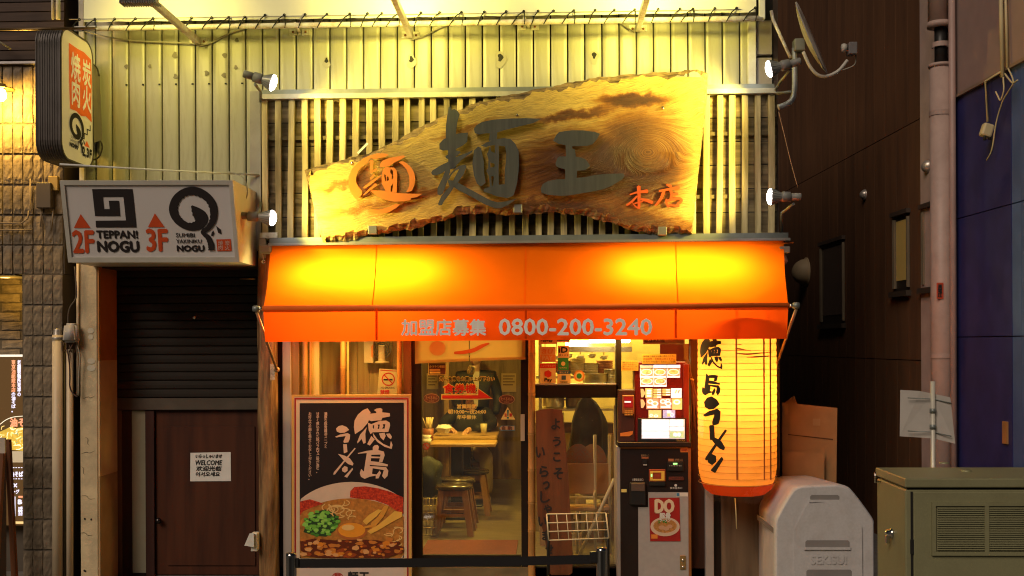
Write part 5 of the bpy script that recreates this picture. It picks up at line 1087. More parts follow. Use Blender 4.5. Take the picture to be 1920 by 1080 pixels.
SHIMA = [[(640,600),(665,575),(705,570),(725,595),(715,640),(790,660),(802,710),(770,805),(725,800),(745,700),(620,705),(620,725),(740,730),(735,750),(618,750),(612,790),(720,800),(845,835),(840,860),(600,840),(600,855),(820,870),(850,920),(840,990),(800,1030),(765,990),(790,910),(640,885),(630,960),(690,970),(735,915),(750,950),(720,1020),(680,1025),(680,985),(600,1000),(530,1030),(480,1000),(465,950),(485,895),(520,930),(560,680),(440,690),(440,680),(560,650),(640,640)]]
RA = [[(145,350),(180,315),(230,305),(290,330),(322,368),(260,405),(200,410),(155,390)], [(130,460),(200,430),(300,410),(335,430),(330,490),(310,535),(250,545),(245,520),(275,450),(150,470)]]
BAR_ = [[(240,560),(290,560),(298,665),(250,685)]]
ME = [[(170,690),(260,715),(330,750),(380,820),(370,850),(310,830),(240,770)], [(395,610),(410,620),(260,800),(130,970),(105,970),(115,940),(300,720)]]
NN = [[(225,890),(260,855),(300,870),(300,920),(265,945),(228,925)], [(365,880),(375,900),(310,990),(295,1015),(255,995),(300,950)]]
def mapc(polys, fn): return [[[fn(p) for p in lp] for lp in pl] if isinstance(pl[0][0], (tuple, list)) else [fn(p) for p in pl] for pl in polys]
toP = lambda p: (610 + p[0]/7.2, 755 + p[1]/7.2)
for ch in (TOKU, SHIMA, RA, BAR_, ME, NN): prism('brush_character', pink, mapc(ch, toP), fP, ps, off=.004, step=.0003)
for s, x0, y1 in (('濃厚な豚骨醤油スープと', 610.5, 840), ('甘辛く煮込まれた豚バラ肉でご飯が進む。', 595.5, 887), ('お好みで生卵を乗せてお召し上がりください。', 581, 900)): vtext(pink, s, (x0-2.8, 773, x0+3.2, y1), fP, ps, off=.004, bold=.15)
# bowl picture, printed flat, in thin layers
Kb = lambda p: Z(p, 555, 895, 5.84)
def clipx(pts): return [(min(max(x, 562.3), 756.7), min(max(y, 800), 1046)) for x, y in pts]
bowlw = flat('print_bowl', (.62, .45, .33)); broth = mat('print_broth', (.44, .17, .025), .5, var=.35, scale=30); redb = mat('print_red', (.50, .018, .005), .5, var=.5, scale=70, col2=(.7, .06, .015))
pl_ = []
prism('bowl_picture', bowlw, [clipx(Kb(ell(610, 560, 720, 510, 64)))], fP, ps, off=.003)
prism('broth_picture', broth, [clipx(Kb(ell(600, 640, 690, 410, 48)))], fP, ps, off=.004)
prism('red_pattern', redb, [clipx(Kb([(590,220),(595,150),(640,105),(760,98),(900,120),(1040,160),(1175,220),(1175,400),(1120,380),(1000,300),(860,250),(700,235)])), clipx(Kb([(40,265),(150,240),(250,270),(300,290),(200,320),(80,370),(40,420)]))], fP, ps, off=.0045)
nood = flat('print_noodle', (.72, .44, .14)); rn = random.Random(12); nl = []
for k in range(26):
    cx, cy, r = rn.uniform(330, 620), rn.uniform(270, 460), rn.uniform(40, 110); a0 = rn.uniform(0, 6.28)
    if k > 17: cx, cy = rn.uniform(1010, 1140), rn.uniform(560, 720); r = rn.uniform(30, 70)
    nl.append(stroke(Kb([(cx + r*math.cos(a0+t), cy + r*.55*math.sin(a0+t), 11) for t in (0, .6, 1.2, 1.8, 2.4, 3.0)]), 3))
prism('noodle_picture', nood, [clipx(q) for q in nl], fP, ps, off=.0052, step=.00006)
gm = [flat('print_onion_%d' % i, c_) for i, c_ in enumerate(((.05, .20, .015), (.14, .42, .04), (.25, .55, .08), (.015, .05, .008)))]
ons = {0: [], 1: [], 2: [], 3: []}
ons[3].append(Kb([(150,440),(240,370),(330,350),(430,400),(480,470),(430,580),(330,650),(200,640),(80,600),(110,520)]))
for k in range(95):
    a, r = rn.uniform(0, 6.28), math.sqrt(rn.random()); cx, cy = 280 + 190*r*math.cos(a), 500 + 150*r*math.sin(a); t_ = rn.uniform(0, 3); q = rn.uniform(13, 26)
    ons[rn.choice((0, 1, 1, 2))].append(Kb([(cx + q*math.cos(t_+s_)*(1.2), cy + q*.75*math.sin(t_+s_)) for s_ in [i*.8 for i in range(7)]]))
for g_ in (3, 0, 1, 2): prism('onion_picture', gm[g_], ons[g_], fP, ps, off=.006 + .0009*(3-g_ if g_ < 3 else 0)*0 + (.0 if g_ == 3 else .0006 + .0004*g_), step=.00002)
egg = flat('print_egg', (.80, .30, .025), .3); prism('egg_picture', flat('print_egg_edge', (.42, .12, .02)), [Kb(ell(615, 590, 165, 95, 32))], fP, ps, off=.007); prism('egg_picture', egg, [Kb(ell(610, 578, 148, 80, 32))], fP, ps, off=.0076); prism('egg_picture', flat('print_egg_hi', (.82, .50, .16), .3), [Kb(ell(570, 550, 70, 32, 24))], fP, ps, off=.0082)
mn = [flat('print_menma_a', (.78, .42, .06)), flat('print_menma_b', (.64, .28, .03))]
for k, q in enumerate(([(730,480),(800,410),(900,350),(940,360),(880,430),(770,520)], [(820,500),(900,430),(960,320),(990,300),(1015,320),(960,430),(850,560),(825,550)], [(780,590),(900,520),(1010,430),(1080,370),(1160,380),(1165,430),(1050,490),(900,580),(820,620)], [(740,540),(820,520),(830,545),(760,560)])): prism('bamboo_shoot_picture', mn[k % 2], [clipx(Kb(q))], fP, ps, off=.0085 + .0006*k)
mts = [flat('print_meat_%d' % i, c_, .35) for i, c_ in enumerate(((.30, .055, .010), (.54, .18, .03), (.70, .34, .12), (.12, .02, .006), (.68, .22, .02)))]
lay = {i: [] for i in range(5)}
lay[3].append(clipx(Kb([(45,700),(200,670),(420,690),(700,680),(900,690),(1175,760),(1175,820),(1000,890),(800,900),(300,900),(160,870),(50,800)])))
for k in range(120):
    cx = rn.uniform(60, 1160); cy = rn.uniform(680, 880 - abs(cx-600)*.06); q = rn.uniform(16, 52); t_ = rn.uniform(0, 6)
    lay[rn.choice((0, 0, 1, 1, 2, 3, 4))].append(clipx(Kb([(cx + q*rn.uniform(.6, 1.2)*math.cos(t_+i), cy + q*.55*rn.uniform(.6, 1.2)*math.sin(t_+i)) for i in range(6)])))
for i in (3, 0, 1, 4, 2): prism('meat_picture', mts[i], lay[i], fP, ps, off=.0105 + .0006*((3, 0, 1, 4, 2).index(i)), step=.000015)
prism('lower_field', flat('poster_pale', (.60, .47, .38)), [[(562,1062),(757,1062),(757,1110),(562,1110)]], fP, ps, off=.002)
prism('lower_logo', flat('poster_red', (.4, .02, .01)), [[Kb(p) for p in (ell(455, 1090, 60, 46, 20), ell(455, 1090, 50, 37, 20))]], fP, ps, off=.004)
text(Mt['ink'], '麺王', (652, 1072, 692, 1092), fP, ps, off=.004, bold=.8); text(flat('poster_red2', (.4, .02, .01)), '麺', (627, 1076, 639, 1087), fP, ps, off=.004, bold=.4)

# ================================================================== queue barrier
bp_ = -3.3
def post(px, top_py, label):
    c = P(px, top_py, bp_); t = thing('barrier_post', label, 'barrier post', (c.x, bp_, 0), 'chrome posts of the queue barrier'); r = .0255
    lathe('post', Mt['chrome'], [(r, .02), (r, c.z-.012), (r*.92, c.z), (0, c.z+.002)], (c.x, bp_, 0), (0, 0, 1), t, 24); lathe('base', Mt['chrome'], [(0, .03), (.06, .028), (.16, .012), (.165, 0), (0, 0)], (c.x, bp_, 0), (0, 0, 1), t, 28)
    for zz in (.07,): box('slot', Mt['black_plastic'], c.x-.007, c.x+.007, bp_-r-.003, bp_-r+.012, c.z-.16, c.z-.012, t, bev=.003)
    return c
cA, cB = post(546, 1037, 'chrome barrier post before the ramen poster'), post(1128, 1027, 'chrome barrier post before the ticket machine')
bt = thing('barrier_belt', 'black webbing belt stretched between two chrome barrier posts', 'belt', (cA.lerp(cB, .5).x, bp_, cA.z-.05)); V, Fc = [], []
for i in range(31):
    u = i/30; px = 556 + (1118-556)*u; yt = 1048 - u*8 + 2*math.sin(math.pi*u); V += [P(px, yt, bp_), P(px, yt+17, bp_), P(px, yt, bp_+.003), P(px, yt+17, bp_+.003)]
for i in range(30): a = i*4; Fc += [(a, a+1, a+5, a+4), (a+2, a+6, a+7, a+3), (a, a+4, a+6, a+2), (a+1, a+3, a+7, a+5)]
mk('webbing', V, Fc, mat('black_webbing', (.012, .010, .010), .85, bump=.3, bscale=300), bt)
pbox('clip', Mt['black_plastic'], 1106, 1035, 1120, 1056, bp_-.012, .024, bt, bev=.003); pbox('clip', Mt['black_plastic'], 553, 1047, 560, 1064, bp_-.008, .016, bt, bev=.003)

# ================================================================== upright welcome plank
yp_ = -.06; pw_ = thing('welcome_plank', 'dark upright plank with brushed welcome characters beside the bamboo', 'sign', (P(1040, 1050, yp_).x, yp_, P(1040, 1078, yp_).z))
pv = [(1004,770),(1030,766),(1054,768),(1060,820),(1066,900),(1072,1000),(1074,1040),(1073,1074),(1068,1078),(1034,1078),(1029,1072),(1026,1040),(1020,1000),(1008,968),(1006,900)]
prism('plank', wood('welcome_wood', (.14, .045, .016), 'z', .55, (.21, .075, .026), .5, bump=.5, scale=6), [pv], PL(yp_), pw_, off=.0, th=.035)
fpk = PL(yp_); 
for i, (ch, x, y, s_) in enumerate((('よ', 1042, 795, 16), ('う', 1044, 828, 14), ('こ', 1044, 857, 13), ('そ', 1047, 888, 17), ('い', 1013, 848, 16), ('ら', 1020, 884, 16), ('っ', 1024, 910, 12), ('し', 1022, 932, 17), ('ゃ', 1027, 955, 14), ('い', 1017, 978, 14), ('ま', 1024, 1004, 14), ('せ', 1030, 1030, 13))): text(Mt['ink'], ch, (x-s_*.5, y-s_*.62, x+s_*.5, y+s_*.62), fpk, pw_, off=.004, bold=.8, name='character')

# ================================================================== white wire rack
rk = thing('wire_rack', 'small cream wire grid rack on dark legs before the right window', 'rack', (P(1085, 1090, -.3).x, -.3, 0)); yk = -.32; rm = mat('rack_cream', (.62, .52, .32), .45)
q = [(1025, 964), (1136, 962), (1142, 1009), (1029, 1013)]
def lerp2(a, b, t): return (a[0]+(b[0]-a[0])*t, a[1]+(b[1]-a[1])*t)
for k in range(4): t = k/3; tube('wire', rm, [P(*lerp2(q[0], q[3], t), yk-.03*t), P(*lerp2(q[1], q[2], t), yk-.03*t)], .005, rk, 6)
for k in range(7): t = k/6; tube('wire', rm, [P(*lerp2(q[0], q[1], t), yk), P(*lerp2(q[3], q[2], t), yk-.03)], .0042 if 0 < k < 6 else .006, rk, 6)
for px in (1028, 1140): tube('leg', Mt['black_metal'], [P(px, 963, yk+.01), Vector((P(px, 1100, yk+.01).x, yk+.01, 0))], .012, rk, 8)

# ================================================================== ticket vending machine
tmn = thing('ticket_machine', 'dark meal ticket machine with lit touch screen menu', 'ticket machine', (P(1230, 1100, -.2).x, -.2, 0))
yM = -.14; bdm = mat('machine_black', (.022, .013, .011), .4, .2); grey = mat('machine_grey', (.40, .36, .33), .5, .1, var=.05, scale=30); redp = mat('machine_red', (.16, .012, .008), .3, coat=.3)
pbox('cabinet', bdm, 1163, 841, 1294, 1118, yM, .32, tmn, bev=.006, z0=.0); pbox('side_trim', al, 1157, 838, 1164, 1118, yM+.005, .2, tmn, z0=0); pbox('edge_trim', mat('copper_trim', (.45, .17, .05), .35, .6), 1291, 838, 1296, 1118, yM-.006, .02, tmn, z0=0); pbox('edge_trim', mat('copper_trim2', (.45, .17, .05), .35, .6), 1163, 838, 1296, 841, yM-.006, .02, tmn)
pbox('lower_panel', grey, 1216, 923, 1291, 1118, yM-.004, .01, tmn, z0=.02); pbox('lower_panel', grey, 1197, 951, 1216.5, 1118, yM-.0035, .01, tmn, z0=.02)
pbox('shelf', bdm, 1159, 829, 1296, 838, yM-.03, .3, tmn, bev=.004)
pbox('upper_unit', redp, 1190, 678, 1287, 829, yM+.01, .2, tmn, bev=.008); pbox('upper_side', mat('upper_side', (.20, .016, .010), .35, coat=.3), 1281, 682, 1292, 829, yM+.0, .2, tmn, bev=.004)
pbox('card_unit', mat('card_brown', (.07, .025, .015), .5), 1159, 731, 1190, 829, yM+.0, .2, tmn, bev=.004)
fM = PL(yM+.005); fM2 = PL(yM-.004)
# card reader
pbox('card_reader', mat('reader_orange', (.40, .13, .03), .4), 1167, 741, 1189, 776, yM-.03, .04, tmn, bev=.004); prism('reader_screen', mat('reader_red', (.25, .012, .01), .3, emit=(.6, .02, .02), es=.25), [[(1169.5,744),(1186,744),(1187,764),(1170,764)]], PL(yM-.032), tmn)
prism('reader_mark', glow('reader_white', (1, .85, .85), .8), [[(1171,752),(1183,752),(1183,755),(1171,755)]], PL(yM-.032), tmn, off=.005); prism('reader_keys', mat('keys', (.62, .30, .05), .5), [[(1171+5.5*i, 769+3.6*j), (1175.5+5.5*i, 769+3.6*j), (1175.5+5.5*i, 771.6+3.6*j), (1171+5.5*i, 771.6+3.6*j)] for i in range(3) for j in range(3)], PL(yM-.032), tmn, step=0)
prism('label', og, [[(1163,812),(1187,808),(1186,814),(1180,818),(1163,818)]], fM2, tmn, off=.006)
# touch screen
pbox('screen_bezel', Mt['black_plastic'], 1196, 784, 1287, 829, yM-.012, .03, tmn, bev=.004)
fS = PL(yM-.014); sw_ = glow('screen_white', (.96, 1, 1), 1.15); sgr = glow('screen_green', (.01, .45, .10), .8); sdk = glow('screen_grey', (.35, .4, .45), .5)
def sq(x0, y0, x1, y1): return [(x0, y0), (x1, y0), (x1, y1), (x0, y1)]
prism('screen', sdk, [sq(1203, 786, 1284, 823)], fS, tmn); prism('screen_field', sw_, [sq(1204, 787, 1254, 807), sq(1204, 809.5, 1254, 816), sq(1205, 817.5, 1254, 821), sq(1256, 787, 1268, 799), sq(1269, 787, 1281, 799), sq(1256, 801, 1282, 807)], fS, tmn, off=.005, step=0); prism('screen_button', sgr, [sq(1256, 809, 1283, 821)], fS, tmn, off=.005); text(sw_, '発 券', (1263, 812, 1276, 818), fS, tmn, off=.007, bold=.3)
text(flat('maker_gold', (.5, .3, .05)), 'TERAOKA', (1268, 824, 1284, 827.5), fS, tmn)
# lit menu buttons above it
fM = PL(yM+.008)
def tile_(x0, y0, x1, y1, m, off=.003): prism('menu_button', m, [sq(x0, y0, x1, y1)], fM, tmn, off=off)
mw = glow('menu_tile_white', (1, .98, .98), .95); my = glow('menu_tile_yellow', (.78, .48, .02), .75); mr_ = glow('menu_tile_red', (.75, .10, .01), .75); mb = glow('menu_tile_blue', (.0, .16, .55), .8); mdk = glow('menu_dark', (.10, .05, .02), .3); mbr = [glow('soup_%d' % i, c_, .8) for i, c_ in enumerate(((.75, .30, .02), (.80, .45, .06), (.45, .12, .01), (.9, .62, .12)))]
tile_(1200, 684, 1224, 690, sdk); tile_(1225, 684, 1250, 690, mw); tile_(1251, 684, 1275.5, 690, mw)
rn = random.Random(6)
def soup(cx, cy, rx, ry):
    prism('dish_picture', mdk, [sq(cx-rx-1, cy-ry-1, cx+rx+1, cy+ry+1)], fM, tmn, off=.005); prism('dish_picture', mw, [ell(cx, cy, rx, ry, 18)], fM, tmn, off=.006); prism('dish_picture', mbr[0], [ell(cx, cy-.4, rx*.85, ry*.78, 16)], fM, tmn, off=.007)
    for i in range(1, 4): prism('dish_picture', mbr[i], [ell(cx + rn.uniform(-.5, .5)*rx, cy + rn.uniform(-.4, .4)*ry, rn.uniform(1.5, 4), rn.uniform(1.2, 2.4), 8) for _ in range(3)], fM, tmn, off=.0075 + .0005*i, step=.0001)
for (x0, y0) in ((1200, 691), (1225, 691), (1250.5, 691), (1200.5, 708), (1225.5, 708)): tile_(x0, y0, x0+24.5, y0+17, mw); soup(x0+12.5, y0+7, 10.5, 6)
tile_(1210, 728, 1223.5, 746, my); 
for j in range(3): prism('menu_text', mw, [sq(1213, 731+5*j, 1221, 734+5*j)], fM, tmn, off=.005)
for (x0, x1, n_) in ((1225, 1240, 4), (1242, 1257, 3)):
    for j in range(n_): tile_(x0, 729+4.6*j, x1, 732.6+4.6*j, my); prism('menu_text', mw, [sq(x0+7, 730+4.6*j, x1-1, 731.8+4.6*j)], fM, tmn, off=.005)
tile_(1258, 728, 1278, 746, mw); prism('dish_picture', mbr[1], [[(1265,737),(1268,730),(1270,732),(1267,738)]], fM, tmn, off=.005); prism('dish_picture', mdk, [[(1270,737),(1273,730),(1275,732),(1272,738)]], fM, tmn, off=.005)
tile_(1212, 747, 1235, 767, mr_); tile_(1236.5, 747, 1259, 767, mr_); tile_(1260, 747, 1279, 768, my); tile_(1216, 769, 1240, 784, my); tile_(1243, 769, 1266, 784, mb)
for cx, cy, rx, ry in ((1219, 753, 5.5, 4), (1228, 757, 6.5, 4.5), (1243, 753, 5.5, 4), (1253, 757, 6, 4), (1252, 751, 4, 3), (1269, 754, 6.5, 4.5), (1221, 779, 3, 2.6), (1230, 780, 4, 2.4)): prism('dish_picture', mw, [ell(cx, cy, rx, ry, 14)], fM, tmn, off=.005); prism('dish_picture', mbr[rn.randrange(4)], [ell(cx, cy-.3, rx*.6, ry*.6, 10)], fM, tmn, off=.0065)
for x in (1214, 1239): prism('menu_text', mw, [sq(x, 762, x+18, 764.5)], fM, tmn, off=.005)
prism('dish_picture', mw, [sq(1251, 770, 1258, 775)], fM, tmn, off=.005); prism('dish_picture', mbr[1], [sq(1251, 775, 1258, 781)], fM, tmn, off=.005); prism('dish_picture', mw, [[ell(1260, 778, 3, 4, 12), ell(1260, 778, 1.8, 2.6, 12)]], fM, tmn, off=.005)
for yy in (737, 757): prism('pointer_mark', glow('arrow_amber', (.6, .28, .02), .6), [[(1201, yy-8), (1206, yy-8), (1210, yy), (1206, yy+8), (1202, yy+8)]], fM, tmn)
# paper notes on top
for rect, lines in (((1204, 664, 1268, 682), 3), ((1165, 676, 1197, 695), 4)):
    prism('paper_note', flat('note_yellow', (.62, .40, .08)), [sq(*rect)], fM, tmn, off=.010, th=.002); x0, y0, x1, y1 = rect
    for j in range(lines): text(mar if j % 2 else Mt['ink'], ('券売機で食券をお買い求めください', '高額紙幣・新紙幣は使えません', 'お釣りのお取り忘れにご注意')[j % 3], (x0+2, y0+2+j*(y1-y0-3)/lines, x1-2, y0+1+(j+.75)*(y1-y0-3)/lines+1), fM, tmn, off=.0125)
# cash and ticket slots
def dev(x0, y0, x1, y1, m, y, th, bev=.003, nm='slot'): return pbox(nm, m, x0, y0, x1, y1, y, th, tmn, bev=bev)
text(tanp, '硬貨投入口', (1202, 852, 1217, 856), PL(yM), tmn); prism('label', flat('copper_label', (.35, .12, .04)), [sq(1203, 857, 1216, 860)], PL(yM), tmn); dev(1205, 862, 1214, 873, Mt['black_plastic'], yM-.012, .02); prism('slot_mark', GY, [sq(1206, 871, 1213, 872.5)], PL(yM-.012), tmn)
dev(1217, 880, 1248, 903, mat('note_red', (.30, .05, .02), .4), yM-.016, .03, nm='note_reader'); prism('note_frame', mat('note_gold', (.62, .36, .06), .4, emit=(.8, .4, .03), es=.15), [[sq(1219, 883, 1246, 901), sq(1224, 886, 1240, 898)]], PL(yM-.017), tmn, off=.004); prism('note_light', glow('green_led', (.1, .9, .15), 1.5), [sq(1220.5, 889, 1223, 894)], PL(yM-.017), tmn, off=.007); dev(1217, 903, 1248, 911, Mt['black_plastic'], yM-.02, .03)
prism('label', flat('copper_label2', (.42, .17, .06)), [sq(1253, 860, 1263, 865)], PL(yM), tmn); text(tanp, '紙幣投入口', (1265, 860, 1280, 865), PL(yM), tmn); dev(1252, 866, 1282, 883, Mt['black_plastic'], yM-.02, .03); prism('led', glow('green_led2', (.1, .9, .15), 1.6), [sq(1262, 868, 1270, 871)], PL(yM-.021), tmn); prism('led', GY, [sq(1255+3*i, 873, 1256.6+3*i, 874) for i in range(8)], PL(yM-.021), tmn, step=0)
dev(1254, 894, 1282, 901, mat('slot_brown', (.10, .03, .02), .4), yM-.014, .02); prism('label', GY, [ell(1267, 910, 2.6, 2.6, 10)], PL(yM), tmn); text(GY, '食券発券口', (1256, 913, 1279, 917), PL(yM), tmn)
text(GY, '①硬貨返却口', (1185, 897, 1206, 902), PL(yM), tmn); dev(1181, 905, 1211, 947, Mt['black_plastic'], yM-.035, .05, .006, 'coin_tray'); dev(1184, 906, 1209, 921, mat('tray_flap', (.12, .08, .06), .3), yM-.040, .01, .002, 'flap')
prism('label', ye, [sq(1165, 917, 1175, 923)], PL(yM), tmn); prism('label', og, [sq(1276, 840.5, 1290, 848)], PL(yM), tmn); text(mar, '1000円', (1277.5, 842, 1288.5, 846.5), PL(yM), tmn, off=.005, bold=.2)
prism('sticker', GY, [sq(1268, 924, 1290, 931)], PL(yM-.005), tmn); prism('sticker', flat('sticker_blue', (.06, .2, .35)), [sq(1268.5, 924.5, 1274, 930)], PL(yM-.005), tmn, off=.005)
# small ramen poster on the lower panel
fD = PL(yM-.005); prism('small_poster', flat('do_red', (.34, .012, .008)), [[(1217,933.5),(1274,933),(1276,1015),(1219,1015)]], fD, tmn, off=.003)
text(flat('do_cream', (.74, .56, .36)), 'DO', (1229, 937, 1263, 961), fD, tmn, off=.005, bold=1.8); text(GY, '豚骨', (1237, 962, 1257, 972), fD, tmn, off=.007, bold=.6); text(GY, 'ラーメン', (1237, 973, 1257, 978), fD, tmn, off=.0085, bold=.4)
prism('small_poster_bowl', flat('do_bowl', (.62, .46, .32)), [ell(1247, 987.5, 27.5, 18, 30)], fD, tmn, off=.005); prism('small_poster_soup', mat('do_soup', (.45, .20, .05), .5, var=.4, scale=60), [ell(1247, 986, 22, 13, 24)], fD, tmn, off=.006)
prism('small_poster_garnish', gm[0], [ell(1244+rn.uniform(-9, 5), 978+rn.uniform(-2, 3), 2, 1.4, 7) for _ in range(9)], fD, tmn, off=.0068, step=.0001); prism('small_poster_meat', flat('do_meat', (.55, .30, .17)), [ell(1241, 989, 6, 4, 10), ell(1249, 991, 6, 4, 10), ell(1256, 987, 5, 3.5, 10)], fD, tmn, off=.0068, step=.0002); prism('small_poster_tag', og, [sq(1221, 1002, 1233, 1010)], fD, tmn, off=.0068)
pbox('key_plate', mat('brass_key', (.42, .30, .12), .35, .7), 1275, 1042, 1286, 1068, yM-.014, .012, tmn, bev=.002)
for yy in (1050, 1063): lathe('key_lock', Mt['chrome'], [(0, .008), (.011, .006), (.012, 0)], P(1280.5, yy, yM-.014), (0, -1, 0), tmn, 12)

# ================================================================== bundle of dry straw tied on the dark post
sbn = thing('straw_bundle', 'bundle of dry brown twigs tied to the dark post beside the lantern', 'twig bundle', P(1305, 800, -.03)); tw_ = mat('dry_twig', (.16, .06, .03), .8); rn = random.Random(9); pl2 = []
for k in range(22):
    x0, x1 = 1290 + rn.uniform(-6, 4), 1306 + rn.uniform(-12, 10); pl2.append([P(x0, 676 + rn.uniform(-4, 14), -.05+rn.uniform(-.03, .02)), P(1297 + rn.uniform(-3, 3), 711, -.06+rn.uniform(-.01, .01)), P((x1+1300)/2, 750, -.06+rn.uniform(-.02, .02)), P(x1, 790 + rn.uniform(-15, 25), -.04+rn.uniform(-.04, .02))])
tubes('twigs', tw_, pl2, .0035, sbn, 5); lathe('tie', mat('tie_gold', (.6, .42, .1), .5), [(.016, -.006), (.019, 0), (.016, .006)], P(1297, 711, -.06), (.3, 0, 1), sbn, 12)

# ================================================================== paper lantern
ln_ = thing('paper_lantern', 'large glowing yellow paper lantern with black brush lettering under plastic', 'lantern', P(1385, 935, -.335))
yL = -.335; rL = 71.5*M(yL); cL = P(1382, 770, yL); zTop, zBot = P(1382, 598, yL).z, P(1382, 903, yL).z
def lamp_paper():
    m = bpy.data.materials.new('lantern_paper'); m.use_nodes = True; t = m.node_tree; N, L = t.nodes, t.links; N.remove(N['Principled BSDF']); o = N['Material Output']
    d = N.new('ShaderNodeBsdfDiffuse'); tr = N.new('ShaderNodeBsdfTranslucent'); mx = N.new('ShaderNodeMixShader'); mx.inputs[0].default_value = .55
    no = N.new('ShaderNodeTexNoise'); no.inputs['Scale'].default_value = 6; rp_ = N.new('ShaderNodeValToRGB'); rp_.color_ramp.elements[0].color = (.80, .46, .13, 1); rp_.color_ramp.elements[1].color = (.88, .56, .20, 1)
    L.new(no.outputs['Fac'], rp_.inputs[0]); L.new(rp_.outputs[0], d.inputs[0]); L.new(rp_.outputs[0], tr.inputs[0]); L.new(d.outputs[0], mx.inputs[1]); L.new(tr.outputs[0], mx.inputs[2]); L.new(mx.outputs[0], o.inputs[0]); return m
lpm = lamp_paper(); prof = []; nrib = 26; hh = zTop - zBot
for k in range(nrib*4+1):
    t = k/(nrib*4); z = t*hh; s_ = 1.0 - .06*(1-min(1, t/.12))**2*1.5; prof.append((rL*s_*(1 + .011*math.sin(math.pi*((t*nrib) % 1)) - .004*math.sin(t*9)), z))
base = Vector((cL.x, yL, zBot)); lathe('paper_shade', lpm, prof, base, (0, 0, 1), ln_, 48)
for k in range(nrib+1): lathe('rib', mat('rib_line', (.68, .34, .07), .7) if k == 0 else bpy.data.materials['rib_line'], [(rL*1.000, -.0018), (rL*1.003, 0), (rL*1.000, .0018)], base + Vector((0, 0, hh*k/nrib)), (0, 0, 1), ln_, 40)
def fL(px, py, off=0):
    d = ray(px, py); o = CAM - Vector((cL.x, yL, 0)); r = rL*1.012 + off; a = d.x**2 + d.y**2; b = 2*(o.x*d.x + o.y*d.y); c_ = o.x**2 + o.y**2 - r*r; di = max(b*b - 4*a*c_, 0); return CAM + d*((-b - math.sqrt(di))/(2*a))
seamm = mat('lantern_seam', (.50, .13, .02), .7)
for x in (1380, 1432, 1444): prism('seam', seamm, [[(x-1.6, 570), (x+1.6, 570), (x+4.4 if x < 1400 else x+2.6, 900), (x+.4 if x < 1400 else x, 900)]], fL, ln_, off=.004, sub=3)
# brush characters down the left side of the lantern
def place(polys, rect):
    fl = [p for pl in polys for lp in (pl if isinstance(pl[0][0], (tuple, list)) else [pl]) for p in lp]; a, b = min(p[0] for p in fl), max(p[0] for p in fl); c_, d_ = min(p[1] for p in fl), max(p[1] for p in fl); x0, y0, x1, y1 = rect
    return mapc(polys, lambda p: (x0 + (p[0]-a)/(b-a)*(x1-x0), y0 + (p[1]-c_)/(d_-c_)*(y1-y0)))
lk_ = mat('lantern_ink', (.012, .008, .006), .6); lo_ = mat('lantern_ink_edge', (.62, .24, .03), .6)
for ch, rect in ((TOKU, (1313, 632, 1354, 692)), (SHIMA, (1314, 688, 1350, 741)), (RA, (1319, 744, 1350, 797)), (BAR_, (1331, 798, 1339, 825)), (ME, (1323, 806, 1362, 862)), (NN, (1328, 852, 1355, 886))):
    x0, y0, x1, y1 = rect
    prism('brush_character', lk_, [p_ for dx, dy in (((0, 0), (1.3, 0), (-1.3, 0), (0, 1), (0, -1)) if ch not in (TOKU, SHIMA) else ((0, 0), (.6, .2), (-.6, -.2))) for p_ in place(ch, (x0+dx, y0+dy, x1+dx, y1+dy))], fL, ln_, off=.006, step=.00012, sub=2)
wrink = [[(1378,653,1),(1386,654,3),(1396,656,2),(1408,658,1)], [(1380,662,1),(1400,664,3),(1425,662,2),(1448,660,1)], [(1400,670,1),(1420,669,3),(1446,667,1)], [(1372,645,.5),(1390,646,1.5)]]
prism('wrinkle', seamm, [stroke(s_) for s_ in wrink], fL, ln_, off=.005, sub=2)
redc = fabric('lantern_base', (.40, .055, .008), .45); lathe('bottom_ring', redc, [(rL*.93, -.002), (rL*.86, -.05), (rL*.70, -.085), (rL*.62, -.085), (rL*.62, -.01)], base, (0, 0, 1), ln_, 40)
def plastic():
    m = bpy.data.materials.new('clear_plastic'); m.use_nodes = True; t = m.node_tree; N, L = t.nodes, t.links; N.remove(N['Principled BSDF']); o = N['Material Output']
    tr = N.new('ShaderNodeBsdfTransparent'); tr.inputs[0].default_value = (1, .96, .9, 1); g = N.new('ShaderNodeBsdfGlossy'); g.inputs['Roughness'].default_value = .12; mx = N.new('ShaderNodeMixShader'); mx.inputs[0].default_value = .05
    no = N.new('ShaderNodeTexNoise'); no.inputs['Scale'].default_value = 9; bp = N.new('ShaderNodeBump'); bp.inputs['Strength'].default_value = .8; bp.inputs['Distance'].default_value = .02; L.new(no.outputs['Fac'], bp.inputs['Height']); L.new(bp.outputs[0], g.inputs['Normal'])
    L.new(tr.outputs[0], mx.inputs[1]); L.new(g.outputs[0], mx.inputs[2]); L.new(mx.outputs[0], o.inputs[0]); return m
V, Fc = [], []; n = 40; rn = random.Random(1); pr = [(1.03, hh), (1.03, .05), (1.01, 0), (.93, -.06), (.74, -.115), (.70, -.135)]
for i, (r, h) in enumerate(pr):
    for j in range(n): a = 2*math.pi*j/n; V.append(base + Vector((math.cos(a)*rL*r*(1 + (.012*math.sin(a*9+i) if i > 2 else 0)), math.sin(a)*rL*r, h + (.008*math.sin(a*7) if i > 3 else 0))))
for i in range(len(pr)-1):
    for j in range(n): a, b = i*n+j, i*n+(j+1) % n; Fc.append((a, b, b+n, a+n))
mk('plastic_cover', V, Fc, plastic(), ln_, True)
tube('string', mat('lantern_string', (.7, .6, .3), .7), [P(1378, 934, yL-.1), P(1380, 960, yL-.1), P(1381, 992, yL-.1)], .004, ln_, 6)
